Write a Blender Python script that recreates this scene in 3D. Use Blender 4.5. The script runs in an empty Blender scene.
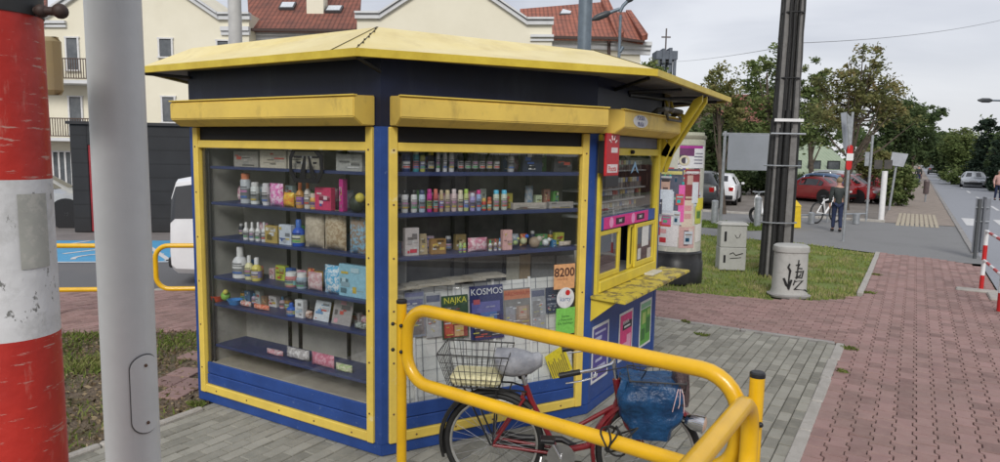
import bpy, bmesh, math, random
from mathutils import Vector, Matrix
random.seed(7)
SC=bpy.context.scene
COL=SC.collection
R=math.radians
PI=math.pi
# ------------------------------------------------------------------ camera
F=683.636; PIT,ROL,YAW=R(6.589),R(1.021),R(31.101); H=2.1
fw=Vector((-math.sin(YAW)*math.cos(PIT),math.cos(YAW)*math.cos(PIT),-math.sin(PIT)))
r0=Vector((math.cos(YAW),math.sin(YAW),0)); u0=r0.cross(fw)
cr=r0*math.cos(ROL)+u0*math.sin(ROL); cu=-r0*math.sin(ROL)+u0*math.cos(ROL)
cam=bpy.data.cameras.new('camera'); co=bpy.data.objects.new('camera',cam); COL.objects.link(co)
m=Matrix((cr,cu,-fw)).transposed().to_4x4(); m.translation=Vector((0,0,H)); co.matrix_world=m
cam.sensor_width=36; cam.lens=F/1000*36; cam.clip_start=.05; cam.clip_end=2000
SC.camera=co
# survey helpers: read a measured photo direction onto a real plane of the place
def ray(x,y): return fw+cr*((x-500)/F)-cu*((y-231)/F)
def G(x,y,z=0.):
    d=ray(x,y); return Vector((0,0,H))+d*((z-H)/d.z)
hn=Vector((-math.sin(YAW),math.cos(YAW),0))
def AT(x,y,D):                                       # point at plan distance D in front of the viewpoint
    d=ray(x,y); return Vector((0,0,H))+d*(D/d.dot(hn))
def ON(p0,n,x,y):
    d=ray(x,y); o=Vector((0,0,H)); return o+d*((Vector(p0)-o).dot(n)/d.dot(n))
# ------------------------------------------------------------------ materials
MATS={}
def mat(name,c,c2=None,scale=8,rough=.6,metal=0,bump=0,bscale=60,detail=4,spec=.4,lo=.35,hi=.65,coat=0,dist=.01):
    if name in MATS: return MATS[name]
    M=bpy.data.materials.new(name); M.use_nodes=True; nt=M.node_tree; N=nt.nodes; L=nt.links
    b=N['Principled BSDF']; b.inputs['Roughness'].default_value=rough; b.inputs['Metallic'].default_value=metal
    b.inputs['Specular IOR Level'].default_value=spec
    b.inputs['Coat Weight'].default_value=coat
    tc=N.new('ShaderNodeTexCoord')
    if c2 is None: c2=tuple(v*.82 for v in c)
    n=N.new('ShaderNodeTexNoise'); n.inputs['Scale'].default_value=scale; n.inputs['Detail'].default_value=detail; n.inputs['Roughness'].default_value=.65
    L.new(tc.outputs['Object'],n.inputs['Vector'])
    r=N.new('ShaderNodeValToRGB'); r.color_ramp.elements[0].position=lo; r.color_ramp.elements[1].position=hi
    r.color_ramp.elements[0].color=(*c2,1); r.color_ramp.elements[1].color=(*c,1)
    L.new(n.outputs['Fac'],r.inputs[0]); L.new(r.outputs[0],b.inputs['Base Color'])
    if bump:
        n2=N.new('ShaderNodeTexNoise'); n2.inputs['Scale'].default_value=bscale; n2.inputs['Detail'].default_value=3
        L.new(tc.outputs['Object'],n2.inputs['Vector'])
        bp=N.new('ShaderNodeBump'); bp.inputs['Strength'].default_value=bump; bp.inputs['Distance'].default_value=dist
        L.new(n2.outputs['Fac'],bp.inputs['Height']); L.new(bp.outputs[0],b.inputs['Normal'])
    MATS[name]=M; return M
def wear(M,col,scale=14,lo=.6,hi=.66,vs=(1,1,1),amt=1.,rough=None,detail=8):
    """chips, rust and grime laid over a material as their own patches"""
    nt=M.node_tree; N=nt.nodes; L=nt.links; b=N['Principled BSDF']
    src=b.inputs['Base Color'].links[0].from_socket
    tc=N.new('ShaderNodeTexCoord'); mp=N.new('ShaderNodeMapping'); mp.inputs['Scale'].default_value=vs
    L.new(tc.outputs['Object'],mp.inputs[0])
    n=N.new('ShaderNodeTexNoise'); n.inputs['Scale'].default_value=scale; n.inputs['Detail'].default_value=detail; n.inputs['Roughness'].default_value=.7
    L.new(mp.outputs[0],n.inputs['Vector'])
    r=N.new('ShaderNodeValToRGB'); r.color_ramp.elements[0].position=lo; r.color_ramp.elements[1].position=hi
    r.color_ramp.elements[0].color=(0,0,0,1); r.color_ramp.elements[1].color=(amt,amt,amt,1)
    L.new(n.outputs['Fac'],r.inputs[0])
    mx=N.new('ShaderNodeMixRGB'); L.new(r.outputs[0],mx.inputs[0]); L.new(src,mx.inputs[1]); mx.inputs[2].default_value=(*col,1)
    L.new(mx.outputs[0],b.inputs['Base Color']); return M
def attr_mat(name,cols,rough=.85,bump=.3,bscale=90,big=None,trans=0):
    """each paver / leaf takes its own tone from a per-face attribute"""
    M=bpy.data.materials.new(name); M.use_nodes=True; nt=M.node_tree; N=nt.nodes; L=nt.links
    b=N['Principled BSDF']; b.inputs['Roughness'].default_value=rough; b.inputs['Specular IOR Level'].default_value=.25
    a=N.new('ShaderNodeAttribute'); a.attribute_name='tone'
    r=N.new('ShaderNodeValToRGB'); e=r.color_ramp.elements
    e[0].color=(*cols[0],1); e[1].color=(*cols[-1],1)
    for i,cc in enumerate(cols[1:-1]):
        k=e.new((i+1)/(len(cols)-1)); k.color=(*cc,1)
    L.new(a.outputs['Fac'],r.inputs[0]); out=r.outputs[0]
    tc=N.new('ShaderNodeTexCoord')
    if big:
        for sc,amt,cc in big:
            n=N.new('ShaderNodeTexNoise'); n.inputs['Scale'].default_value=sc; n.inputs['Detail'].default_value=6; n.inputs['Roughness'].default_value=.7
            L.new(tc.outputs['Object'],n.inputs['Vector'])
            q=N.new('ShaderNodeValToRGB'); q.color_ramp.elements[0].position=.42; q.color_ramp.elements[1].position=.68
            q.color_ramp.elements[0].color=(0,0,0,1); q.color_ramp.elements[1].color=(amt,)*3+(1,)
            L.new(n.outputs['Fac'],q.inputs[0])
            mx=N.new('ShaderNodeMixRGB'); L.new(q.outputs[0],mx.inputs[0]); L.new(out,mx.inputs[1]); mx.inputs[2].default_value=(*cc,1)
            out=mx.outputs[0]
    L.new(out,b.inputs['Base Color'])
    if bump:
        n2=N.new('ShaderNodeTexNoise'); n2.inputs['Scale'].default_value=bscale
        L.new(tc.outputs['Object'],n2.inputs['Vector'])
        bp=N.new('ShaderNodeBump'); bp.inputs['Strength'].default_value=bump; bp.inputs['Distance'].default_value=.004
        L.new(n2.outputs['Fac'],bp.inputs['Height']); L.new(bp.outputs[0],b.inputs['Normal'])
    if trans:
        t=N.new('ShaderNodeBsdfTranslucent'); L.new(out,t.inputs[0]); ms=N.new('ShaderNodeMixShader'); ms.inputs[0].default_value=trans
        L.new(b.outputs[0],ms.inputs[1]); L.new(t.outputs[0],ms.inputs[2]); L.new(ms.outputs[0],N['Material Output'].inputs[0])
    MATS[name]=M; return M
def glass_mat(name,tint=(.86,.9,.9),refl=1.,base=.02):
    M=bpy.data.materials.new(name); M.use_nodes=True; nt=M.node_tree; N=nt.nodes; L=nt.links
    N.remove(N['Principled BSDF'])
    t=N.new('ShaderNodeBsdfTransparent'); t.inputs[0].default_value=(*tint,1)
    g=N.new('ShaderNodeBsdfGlossy'); g.inputs['Roughness'].default_value=.012; g.inputs[0].default_value=(refl,refl,refl,1)
    f=N.new('ShaderNodeLayerWeight'); f.inputs[0].default_value=.5           # Schlick reflectance, same for both sides of the pane
    pw=N.new('ShaderNodeMath'); pw.operation='POWER'; pw.inputs[1].default_value=4.2; L.new(f.outputs['Facing'],pw.inputs[0])
    ad=N.new('ShaderNodeMath'); ad.operation='MULTIPLY_ADD'; ad.inputs[1].default_value=.9; ad.inputs[2].default_value=.062+base; L.new(pw.outputs[0],ad.inputs[0])
    tc=N.new('ShaderNodeTexCoord'); n=N.new('ShaderNodeTexNoise'); n.inputs['Scale'].default_value=1.1
    L.new(tc.outputs['Object'],n.inputs['Vector'])
    bp=N.new('ShaderNodeBump'); bp.inputs['Strength'].default_value=.12; bp.inputs['Distance'].default_value=.02; L.new(n.outputs['Fac'],bp.inputs['Height']); L.new(bp.outputs[0],g.inputs['Normal'])
    mx=N.new('ShaderNodeMixShader'); L.new(ad.outputs[0],mx.inputs[0]); L.new(t.outputs[0],mx.inputs[1]); L.new(g.outputs[0],mx.inputs[2])
    L.new(mx.outputs[0],N['Material Output'].inputs[0]); MATS[name]=M; return M
def bands_mat(name,c,c2,freq,axis='Z',rough=.6,bump=.5,extra=None):
    """planks / tiles: horizontal bands in the material"""
    M=bpy.data.materials.new(name); M.use_nodes=True; nt=M.node_tree; N=nt.nodes; L=nt.links
    b=N['Principled BSDF']; b.inputs['Roughness'].default_value=rough
    tc=N.new('ShaderNodeTexCoord'); w=N.new('ShaderNodeTexWave'); w.bands_direction=axis; w.wave_profile='SAW'; w.inputs['Scale'].default_value=freq; w.inputs['Distortion'].default_value=0
    L.new(tc.outputs['Object'],w.inputs['Vector'])
    n=N.new('ShaderNodeTexNoise'); n.inputs['Scale'].default_value=1.6; n.inputs['Detail'].default_value=8; L.new(tc.outputs['Object'],n.inputs['Vector'])
    r=N.new('ShaderNodeValToRGB'); r.color_ramp.elements[0].position=.3; r.color_ramp.elements[1].position=.7
    r.color_ramp.elements[0].color=(*c2,1); r.color_ramp.elements[1].color=(*c,1); L.new(n.outputs['Fac'],r.inputs[0])
    q=N.new('ShaderNodeValToRGB'); q.color_ramp.elements[0].position=.0; q.color_ramp.elements[1].position=.12; q.color_ramp.elements[0].color=(.35,.35,.35,1)
    L.new(w.outputs['Fac'],q.inputs[0])
    mx=N.new('ShaderNodeMixRGB'); mx.blend_type='MULTIPLY'; mx.inputs[0].default_value=1; L.new(r.outputs[0],mx.inputs[1]); L.new(q.outputs[0],mx.inputs[2])
    out=mx.outputs[0]
    if extra:
        w2=N.new('ShaderNodeTexWave'); w2.bands_direction=extra[0]; w2.inputs['Scale'].default_value=extra[1]; L.new(tc.outputs['Object'],w2.inputs['Vector'])
        q2=N.new('ShaderNodeValToRGB'); q2.color_ramp.elements[0].position=.0; q2.color_ramp.elements[1].position=.5; q2.color_ramp.elements[0].color=(.55,.55,.55,1)
        L.new(w2.outputs['Fac'],q2.inputs[0]); m2=N.new('ShaderNodeMixRGB'); m2.blend_type='MULTIPLY'; m2.inputs[0].default_value=1
        L.new(out,m2.inputs[1]); L.new(q2.outputs[0],m2.inputs[2]); out=m2.outputs[0]
    L.new(out,b.inputs['Base Color'])
    bp=N.new('ShaderNodeBump'); bp.inputs['Strength'].default_value=bump; bp.inputs['Distance'].default_value=.02; L.new(w.outputs['Fac'],bp.inputs['Height']); L.new(bp.outputs[0],b.inputs['Normal'])
    MATS[name]=M; return M
# ------------------------------------------------------------------ objects
MW={}
def tag(o,label=None,cat=None,group=None,kind=None):
    if label: o['label']=label
    if cat: o['category']=cat
    if group: o['group']=group
    if kind: o['kind']=kind
    return o
def thing(name,label,cat,loc=(0,0,0),rz=0,group=None):
    o=bpy.data.objects.new(name,None); COL.objects.link(o); o.empty_display_size=.1
    o.location=loc; o.rotation_euler=(0,0,rz); MW[o]=Matrix.Translation(Vector(loc))@Matrix.Rotation(rz,4,'Z')
    return tag(o,label,cat,group)
class MB:
    def __init__(s): s.v=[]; s.f=[]; s.mi=[]; s.k=0; s.T=None; s.t=None
    def add(s,vs,fs):
        b=len(s.v)
        for p in vs:
            p=Vector(p); s.v.append(s.T@p if s.T else p)
        for q in fs: s.f.append([b+i for i in q]); s.mi.append(s.k)
        return s
    def box(s,a,b):
        x0,y0,z0=a; x1,y1,z1=b
        return s.add([(x0,y0,z0),(x1,y0,z0),(x1,y1,z0),(x0,y1,z0),(x0,y0,z1),(x1,y0,z1),(x1,y1,z1),(x0,y1,z1)],
            [(0,3,2,1),(4,5,6,7),(0,1,5,4),(1,2,6,5),(2,3,7,6),(3,0,4,7)])
    def cbox(s,a,b,c=.01):                                # box with chamfered vertical + horizontal edges
        x0,y0,z0=a; x1,y1,z1=b; c=min(c,(x1-x0)/2.2,(y1-y0)/2.2,(z1-z0)/2.2)
        V=[]; 
        def ring(i,z): return [(x0+i+c,y0+i,z),(x1-i-c,y0+i,z),(x1-i,y0+i+c,z),(x1-i,y1-i-c,z),(x1-i-c,y1-i,z),(x0+i+c,y1-i,z),(x0+i,y1-i-c,z),(x0+i,y0+i+c,z)]
        V=ring(c*.7,z0)+ring(0,z0+c)+ring(0,z1-c)+ring(c*.7,z1)
        f=[tuple(range(7,-1,-1)),tuple(range(24,32))]
        for k in range(3):
            for i in range(8): f.append((k*8+i,k*8+(i+1)%8,k*8+8+(i+1)%8,k*8+8+i))
        return s.add(V,f)
    def prism(s,poly,z0,z1):
        n=len(poly); return s.add([(p[0],p[1],z0) for p in poly]+[(p[0],p[1],z1) for p in poly],
            [tuple(range(n-1,-1,-1)),tuple(range(n,2*n))]+[(i,(i+1)%n,n+(i+1)%n,n+i) for i in range(n)])
    def hull(s,a,b):                                       # two rings joined
        n=len(a); return s.add(list(a)+list(b),[tuple(range(n-1,-1,-1)),tuple(range(n,2*n))]+[(i,(i+1)%n,n+(i+1)%n,n+i) for i in range(n)])
    def tube(s,pts,r,n=10,closed=False,caps=True):
        pts=[Vector(p) for p in pts]; m=len(pts); rs=r if isinstance(r,(list,tuple)) else [r]*m
        V=[]; up=None
        for i,p in enumerate(pts):
            if closed: t=pts[(i+1)%m]-pts[i-1]
            else: t=pts[min(i+1,m-1)]-pts[max(i-1,0)]
            t.normalize()
            if up is None:
                up=Vector((0,0,1)) if abs(t.z)<.9 else Vector((1,0,0))
            up=(up-t*up.dot(t)); up.normalize(); sd=t.cross(up)
            for k in range(n):
                a=2*PI*k/n; V.append(p+(up*math.cos(a)+sd*math.sin(a))*rs[i])
        f=[]
        for i in range(m if closed else m-1):
            j=(i+1)%m
            for k in range(n): f.append((i*n+k,i*n+(k+1)%n,j*n+(k+1)%n,j*n+k))
        if caps and not closed: f+= [tuple(range(n-1,-1,-1)),tuple(range((m-1)*n,m*n))]
        return s.add(V,f)
    def lathe(s,prof,n=20,c=(0,0,0),M=None):
        V=[];c=Vector(c)
        for r,z in prof:
            for k in range(n):
                p=Vector((r*math.cos(2*PI*k/n),r*math.sin(2*PI*k/n),z))
                V.append(c+(M@p if M else p))
        f=[(i*n+k,i*n+(k+1)%n,(i+1)*n+(k+1)%n,(i+1)*n+k) for i in range(len(prof)-1) for k in range(n)]
        if prof[0][0]>1e-4: f.append(tuple(range(n-1,-1,-1)))
        if prof[-1][0]>1e-4: f.append(tuple(range((len(prof)-1)*n,len(prof)*n)))
        return s.add(V,f)
    def ball(s,c,r,n=12,sc=(1,1,1)):
        pr=[(max(1e-5,math.sin(PI*i/8)),-math.cos(PI*i/8)) for i in range(9)]
        return s.lathe([(a*r,b*r) for a,b in pr],n,c,Matrix.Diagonal(Vector(sc)))
    def build(s,name,mats,parent=None,w=False,smooth=None,bevel=0,tones=None):
        me=bpy.data.meshes.new(name)
        vs=s.v
        if parent is not None and w:
            I=MW[parent].inverted(); vs=[I@p for p in vs]
        me.from_pydata([tuple(p) for p in vs],[],s.f)
        for M in (mats if isinstance(mats,(list,tuple)) else [mats]): me.materials.append(M)
        me.polygons.foreach_set('material_index',s.mi)
        me.update()
        if tones is not None:
            a=me.attributes.new('tone','FLOAT','FACE'); a.data.foreach_set('value',tones)
        bm=bmesh.new(); bm.from_mesh(me)
        if tones is None:
            bmesh.ops.recalc_face_normals(bm,faces=bm.faces[:])
            if bevel:
                bmesh.ops.bevel(bm,geom=[e for e in bm.edges if len(e.link_faces)==2 and e.calc_face_angle(0)>.6],offset=bevel,segments=2,affect='EDGES',clamp_overlap=True)
        bm.to_mesh(me); bm.free()
        if smooth:
            me.polygons.foreach_set('use_smooth',[True]*len(me.polygons)); me.set_sharp_from_angle(angle=R(smooth))
        o=bpy.data.objects.new(name,me); COL.objects.link(o)
        if parent is not None: o.parent=parent; MW[o]=MW[parent]
        else: MW[o]=Matrix.Identity(4)
        return o
def solo(o,label,cat,group=None,kind=None): return tag(o,label,cat,group,kind)
def center_origin(o):
    """move a top-level mesh's origin to its base"""
    me=o.data; xs=[v.co for v in me.vertices]; c=Vector(((min(p.x for p in xs)+max(p.x for p in xs))/2,(min(p.y for p in xs)+max(p.y for p in xs))/2,min(p.z for p in xs)))
    me.transform(Matrix.Translation(-c)); o.location=c; MW[o]=Matrix.Translation(c); return o
def copy_tree(o,parent=None):
    c=o.copy(); COL.objects.link(c); c.parent=parent
    for ch in list(o.children): copy_tree(ch,c)
    return c
def frameM(origin,s,n):
    """local (s along, o outward, z up) -> world"""
    s=Vector(s).normalized(); n=Vector(n).normalized()
    M=Matrix((s,n,Vector((0,0,1)))).transposed().to_4x4(); M.translation=Vector(origin); return M
def text(body,name,M,size,mt,parent,w=True,bold=0.,ext=.0008,align='CENTER'):
    """lettering: M maps local x right, y up, z out of the surface"""
    cu_=bpy.data.curves.new(name,'FONT'); cu_.body=body; cu_.size=size; cu_.extrude=ext; cu_.align_x=align; cu_.align_y='CENTER'; cu_.offset=bold; cu_.resolution_u=3
    tmp=bpy.data.objects.new('tmp',cu_); COL.objects.link(tmp); bpy.context.view_layer.update()
    me=bpy.data.meshes.new_from_object(tmp.evaluated_get(bpy.context.evaluated_depsgraph_get())); COL.objects.unlink(tmp); bpy.data.objects.remove(tmp)
    me.transform(((MW[parent].inverted() if w else Matrix.Identity(4)))@M); me.materials.clear(); me.materials.append(mt)
    o=bpy.data.objects.new(name,me); COL.objects.link(o); o.parent=parent; MW[o]=MW[parent]; return o
def face3(T,s,o,z,flip=False):
    """surface matrix at face coords for text: x=+s, y=up, z=outward"""
    S=(T.to_3x3()@Vector((1,0,0))).normalized(); Nn=(T.to_3x3()@Vector((0,1,0))).normalized(); U=Vector((0,0,1))
    if S.cross(U).dot(Nn)<0: S=-S
    M=Matrix((S,U,Nn)).transposed().to_4x4(); M.translation=T@Vector((s,o,z)); return M
def inpoly(x,y,P):
    c=False; j=len(P)-1
    for i in range(len(P)):
        if (P[i][1]>y)!=(P[j][1]>y) and x<(P[j][0]-P[i][0])*(y-P[i][1])/(P[j][1]-P[i][1])+P[i][0]: c=not c
        j=i
    return c
def sheet(name,poly,z,mt,kind='structure',th=.0):
    b=MB(); b.add([(p[0],p[1],z) for p in poly],[tuple(range(len(poly)))])
    me=b.build(name,mt); 
    for p in me.data.polygons:
        if p.normal.z<0: p.flip()
    tag(me,kind=kind); return me

# ------------------------------------------------------------------ palette
yel=wear(mat('kiosk_yellow_paint',(.74,.53,.11),(.62,.44,.10),2.5,.5,bump=.25,bscale=6,dist=.02),(.28,.19,.06),7,.54,.72,vs=(1,1,.5),amt=.55)
yelroof=wear(wear(mat('faded_yellow_roof_sheet',(.82,.70,.34),(.74,.60,.23),2.2,.33,bump=.25,bscale=5,dist=.03),(.55,.42,.15),3.5,.5,.72,amt=.6),(.12,.1,.06),40,.72,.76,amt=.7)
yeledge=mat('roof_edge_yellow',(.68,.52,.06),(.55,.4,.04),6,.45)
yelframe=wear(wear(mat('frame_yellow',(.78,.57,.10),(.66,.48,.09),5,.5),(.15,.1,.05),30,.68,.73,amt=.8),(.8,.75,.55),7,.62,.68,amt=.4)
yelcount=wear(wear(mat('counter_yellow',(.65,.52,.06),(.5,.4,.05),6,.5,bump=.2),(.12,.09,.06),9,.51,.56,amt=.85),(.5,.45,.3),22,.6,.66,amt=.5)
blue=wear(mat('kiosk_blue_paint',(.024,.07,.27),(.018,.052,.20),4,.45,bump=.1,bscale=20),(.2,.27,.4),30,.63,.68,amt=.5)
navy=wear(mat('navy_fascia_paint',(.008,.013,.042),(.005,.008,.024),2,.45),(.03,.04,.07),3,.5,.75,vs=(1,1,.2),amt=.6)
dark=mat('dark_void_paint',(.012,.012,.014),None,5,.7)
black=mat('black_rubber',(.012,.012,.012),(.02,.02,.02),20,.6,bump=.1)
blackpl=mat('black_plastic',(.02,.02,.022),None,20,.4)
railp=wear(mat('railing_yellow_enamel',(.82,.47,.008),(.70,.40,.01),4,.3,coat=.25,spec=.5,bump=.12,bscale=18),(.25,.12,.03),60,.665,.69,amt=.75)
galv=mat('galvanised_steel',(.42,.44,.46),(.3,.32,.34),9,.42,metal=.6,bump=.05)
greypole=wear(mat('grey_pole_paint',(.66,.67,.67),(.58,.59,.59),3,.5,bump=.08,bscale=50),(.42,.41,.40),14,.55,.72,vs=(1,1,.06),amt=.5)
redp=wear(wear(mat('red_pole_paint',(.50,.035,.025),(.40,.028,.022),6,.4,bump=.25,bscale=25),(.55,.25,.2),40,.58,.72,vs=(1,1,.25),amt=.5),(.5,.35,.3),22,.60,.63,vs=(.5,.5,4),amt=.7)
whp=wear(wear(mat('white_pole_paint',(.66,.66,.67),(.52,.52,.52),5,.5,bump=.25,bscale=25),(.13,.13,.12),34,.61,.64,vs=(1,1,.6),amt=.9),(.42,.42,.41),9,.52,.62,amt=.5)
red=mat('signal_red',(.55,.02,.02),(.45,.02,.02),8,.4)
white=mat('white_paint',(.75,.75,.75),(.66,.66,.66),8,.5)
chrome=mat('chrome',(.75,.75,.76),(.6,.6,.62),12,.18,metal=1)
steel=mat('spoke_steel',(.5,.5,.5),None,10,.3,metal=.9)
concrete=wear(mat('aged_concrete',(.30,.29,.28),(.22,.21,.20),5,.85,bump=.4,bscale=60),(.12,.12,.11),3,.6,.8,amt=.6)
kerbm=wear(mat('kerb_concrete',(.42,.40,.37),(.33,.31,.28),6,.9,bump=.5,bscale=90),(.16,.14,.1),6,.58,.7,amt=.7)
asphalt=wear(mat('asphalt',(.15,.15,.155),(.11,.11,.115),120,.75,bump=.5,bscale=260,dist=.004),(.16,.155,.15),.7,.5,.7,amt=.5)
roadm=wear(mat('worn_asphalt',(.27,.28,.31),(.22,.23,.25),90,.55,bump=.4,bscale=220,dist=.004),(.18,.185,.2),.4,.5,.75,vs=(1,.15,1),amt=.6)
sand=mat('sanded_paving',(.30,.25,.21),(.22,.185,.16),3,.9,bump=.3)
glassK=glass_mat('shop_glass',(.97,.98,.98),.9,.0)
glassC=mat('car_glass',(.02,.022,.025),None,4,.06,spec=.8)
winglass=mat('window_glass',(.06,.07,.08),(.12,.13,.14),1.5,.08,spec=.7)
shelfm=mat('shelf_blue',(.035,.05,.14),None,4,.4)
panelg=wear(mat('grey_display_board',(.44,.425,.39),(.33,.32,.295),3,.7),(.12,.12,.12),4,.6,.7,amt=.4)
def cm(c,r=.45):
    return mat('print_%02d_%02d_%02d'%tuple(int(v*99) for v in c),c,tuple(v*.8 for v in c),40,r)
# ================================================================== GROUND
en=(math.cos(R(39)),math.sin(R(39))); nn=(-math.sin(R(39)),math.cos(R(39)))
def EN(e,n): return (en[0]*e+nn[0]*n,en[1]*e+nn[1]*n)
groundm=wear(mat('lawn_earth',(.07,.085,.03),(.055,.05,.03),3,.95,bump=.6,bscale=30),(.11,.09,.055),1.2,.5,.65,amt=.6)
sheet('ground',[(-900,-900),(900,-900),(900,900),(-900,900)],-.07,groundm)
bed=mat('paver_joint_sand',(.05,.043,.036),(.03,.026,.022),30,.95)
greypv=attr_mat('grey_pavers',[(.17,.165,.14),(.28,.272,.235),(.35,.34,.295),(.22,.217,.187)],big=[(1.3,.5,(.17,.165,.135)),(9,.35,(.38,.36,.31))],bump=.5,bscale=120)
pinkpv=attr_mat('rose_pavers',[(.20,.125,.115),(.295,.185,.168),(.35,.22,.205),(.265,.165,.155)],big=[(1.1,.5,(.18,.135,.118)),(8,.4,(.35,.25,.22))],bump=.5,bscale=120)
def pavers(name,poly,shape,px,py,off,mt,rot=0,seed=1,th=.05,skip=None,gap=1.):
    rnd=random.Random(seed)
    xs=[p[0] for p in poly]; ys=[p[1] for p in poly]
    c,s=math.cos(rot),math.sin(rot)
    R0=max(max(xs)-min(xs),max(ys)-min(ys))*.75+1; cx=(max(xs)+min(xs))/2; cy=(max(ys)+min(ys))/2
    b=MB(); V=b.v; T=[]
    n=len(shape); ins=.0035
    cen=Vector((0,0)); 
    if sum(shape[i-1][0]*shape[i][1]-shape[i][0]*shape[i-1][1] for i in range(n))<0: shape=shape[::-1]
    def inset(d):                                          # true offset of every edge
        out=[]
        for i in range(n):
            a,p,q=[Vector(v) for v in (shape[i-1],shape[i],shape[(i+1)%n])]; d1=(p-a).normalized(); d2=(q-p).normalized(); n1=Vector((-d1.y,d1.x)); n2=Vector((-d2.y,d2.x)); v=(n1+n2)/(1+n1.dot(n2)); out.append((p.x+v.x*d,p.y+v.y*d))
        return out
    lo=inset(.0024*gap); hi=inset(.0070*gap)
    ny=int(R0/py)+1; nx=int(R0/px)+1
    for j in range(-ny,ny+1):
        for i in range(-nx,nx+1):
            lx=(i+(off if j%2 else 0))*px; ly=j*py
            x=cx+c*lx-s*ly; y=cy+s*lx+c*ly
            if not inpoly(x,y,poly): continue
            if skip and skip(x,y): continue
            dz=rnd.gauss(0,.0016)+.006*math.sin(x*1.7)*math.cos(y*1.3)*.5; tx=rnd.gauss(0,.008); ty=rnd.gauss(0,.008); k=len(V)
            for ring,z in ((lo,-.03),(lo,-.006),(hi,0.)):
                for q in ring:
                    X=c*q[0]-s*q[1]; Y=s*q[0]+c*q[1]
                    V.append(Vector((x+X,y+Y,z+dz+tx*X+ty*Y)))
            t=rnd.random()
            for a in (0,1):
                for q in range(n): b.f.append([k+a*n+q,k+a*n+(q+1)%n,k+(a+1)*n+(q+1)%n,k+(a+1)*n+q]); T.append(t*.3)  # darker sides and chamfers: shading of the joints painted into the tone
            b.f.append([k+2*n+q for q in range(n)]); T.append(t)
    b.mi=[0]*len(b.f)
    o=b.build(name,mt,tones=T); return tag(o,kind='structure')
def rect(a,b): return [(-a/2,-b/2),(a/2,-b/2),(a/2,b/2),(-a/2,b/2)]
bone=[(-.0825,-.1),(-.0825,-.0625),(-.057,-.0375),(-.057,.0375),(-.0825,.0625),(-.0825,.1),(.0825,.1),(.0825,.0625),(.057,.0375),(.057,-.0375),(.0825,-.0625),(.0825,-.1)][::-1]
ea=G(200,409); eb=G(98,446); ed=(eb-ea)
grey_poly=[(-.635,-2),(-.635,8.44),(-6.9,8.44),(ea.x-.05,ea.y+.6),(ea.x,ea.y),(eb.x+ed.x*2,eb.y+ed.y*2),(-6,-2)]
kioskP=[(-4.993,3.44),(-2.994,3.44),(-2.13,4.95),(-2.13,6.575),(-2.994,8.08),(-4.993,8.08),(-5.857,6.575),(-5.857,4.95)]
kin=[(-4.9,3.6),(-3.1,3.6),(-2.3,5.0),(-2.3,6.5),(-3.1,7.9),(-4.9,7.9),(-5.7,6.5),(-5.7,5.0)]
sheet('plaza_bed',grey_poly,-.02,bed)
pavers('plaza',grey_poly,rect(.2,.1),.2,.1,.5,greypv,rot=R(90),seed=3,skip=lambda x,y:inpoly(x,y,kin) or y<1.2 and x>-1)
walk=[(-.535,-3),(1.24,-3),(1.24,16.3),(1.0,16.95),(.6,17.2),(-.52,17.43)]
sheet('pavement_bed',walk,-.021,bed)
# columns of bone-shaped pavers: long axis along the walk, neighbours shifted half
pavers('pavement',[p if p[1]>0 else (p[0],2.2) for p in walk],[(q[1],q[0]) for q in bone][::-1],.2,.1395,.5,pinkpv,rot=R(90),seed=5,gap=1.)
cross=[(-8.4,8.55),(-.54,8.55),(-.54,11.72),(-1.1,11.0),(-1.71,10.64),(-3.28,10.31),(-8.4,9.7)]
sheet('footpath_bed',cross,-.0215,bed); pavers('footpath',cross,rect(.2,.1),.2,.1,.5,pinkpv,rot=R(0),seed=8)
leftw=[EN(-8.5,8.12),EN(1.5,8.12),EN(1.5,10.42),EN(-8.5,10.42)]
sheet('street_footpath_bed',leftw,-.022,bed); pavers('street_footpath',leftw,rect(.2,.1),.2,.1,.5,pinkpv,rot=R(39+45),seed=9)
g1=G(163,372);g2=G(200,352);g3=G(200,383);g4=G(168,396)
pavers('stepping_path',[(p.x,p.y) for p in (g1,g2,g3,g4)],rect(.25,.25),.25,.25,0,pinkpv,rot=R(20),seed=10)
# kerbs
def kerb(name,a,b,w,z0,z1,seg=1.0,gap=.006,mt=None):
    a=Vector((*a,0)); b=Vector((*b,0)); d=b-a; L=d.length; d.normalize(); q=Vector((-d.y,d.x,0)); k=MB(); n=max(1,round(L/seg)); rr=random.Random(int(L*10))
    for i in range(n):
        s0=i*L/n+gap/2; s1=(i+1)*L/n-gap/2; j=rr.gauss(0,.004); h=z1+rr.gauss(0,.003)
        M=Matrix((d,q,Vector((0,0,1)))).transposed().to_4x4(); M.translation=a+d*s0+q*j; k.T=M
        k.cbox((0,0,z0),(s1-s0,w,h),.012)
    k.T=None
    return tag(k.build(name,mt or kerbm),kind='structure')
kerb('kerb',(-.535,0.5),(-.535,8.49),.095,-.1,.012,.75)
kerb('lawn_kerb',(-.545,11.86),(-.545,17.4),.09,-.1,.03,.55)
kerb('plaza_edging',(ea.x,ea.y),(eb.x+ed.x,eb.y+ed.y),.06,-.1,.025,.9)
kerb('path_edging',(-8,8.52),(-.64,8.52),.05,-.1,.004,1.0,mt=concrete)
kerb('road_kerb',(1.36,18.8),(1.36,260),.13,-.1,.02,1.0,mt=concrete)
kerb('far_road_kerb',(4.95,-4),(4.95,260),.13,-.1,.1,1.0)
kerb('drive_kerb',(-30,26.1),(-.75,26.1),.12,-.1,.07,1.0)
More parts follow.
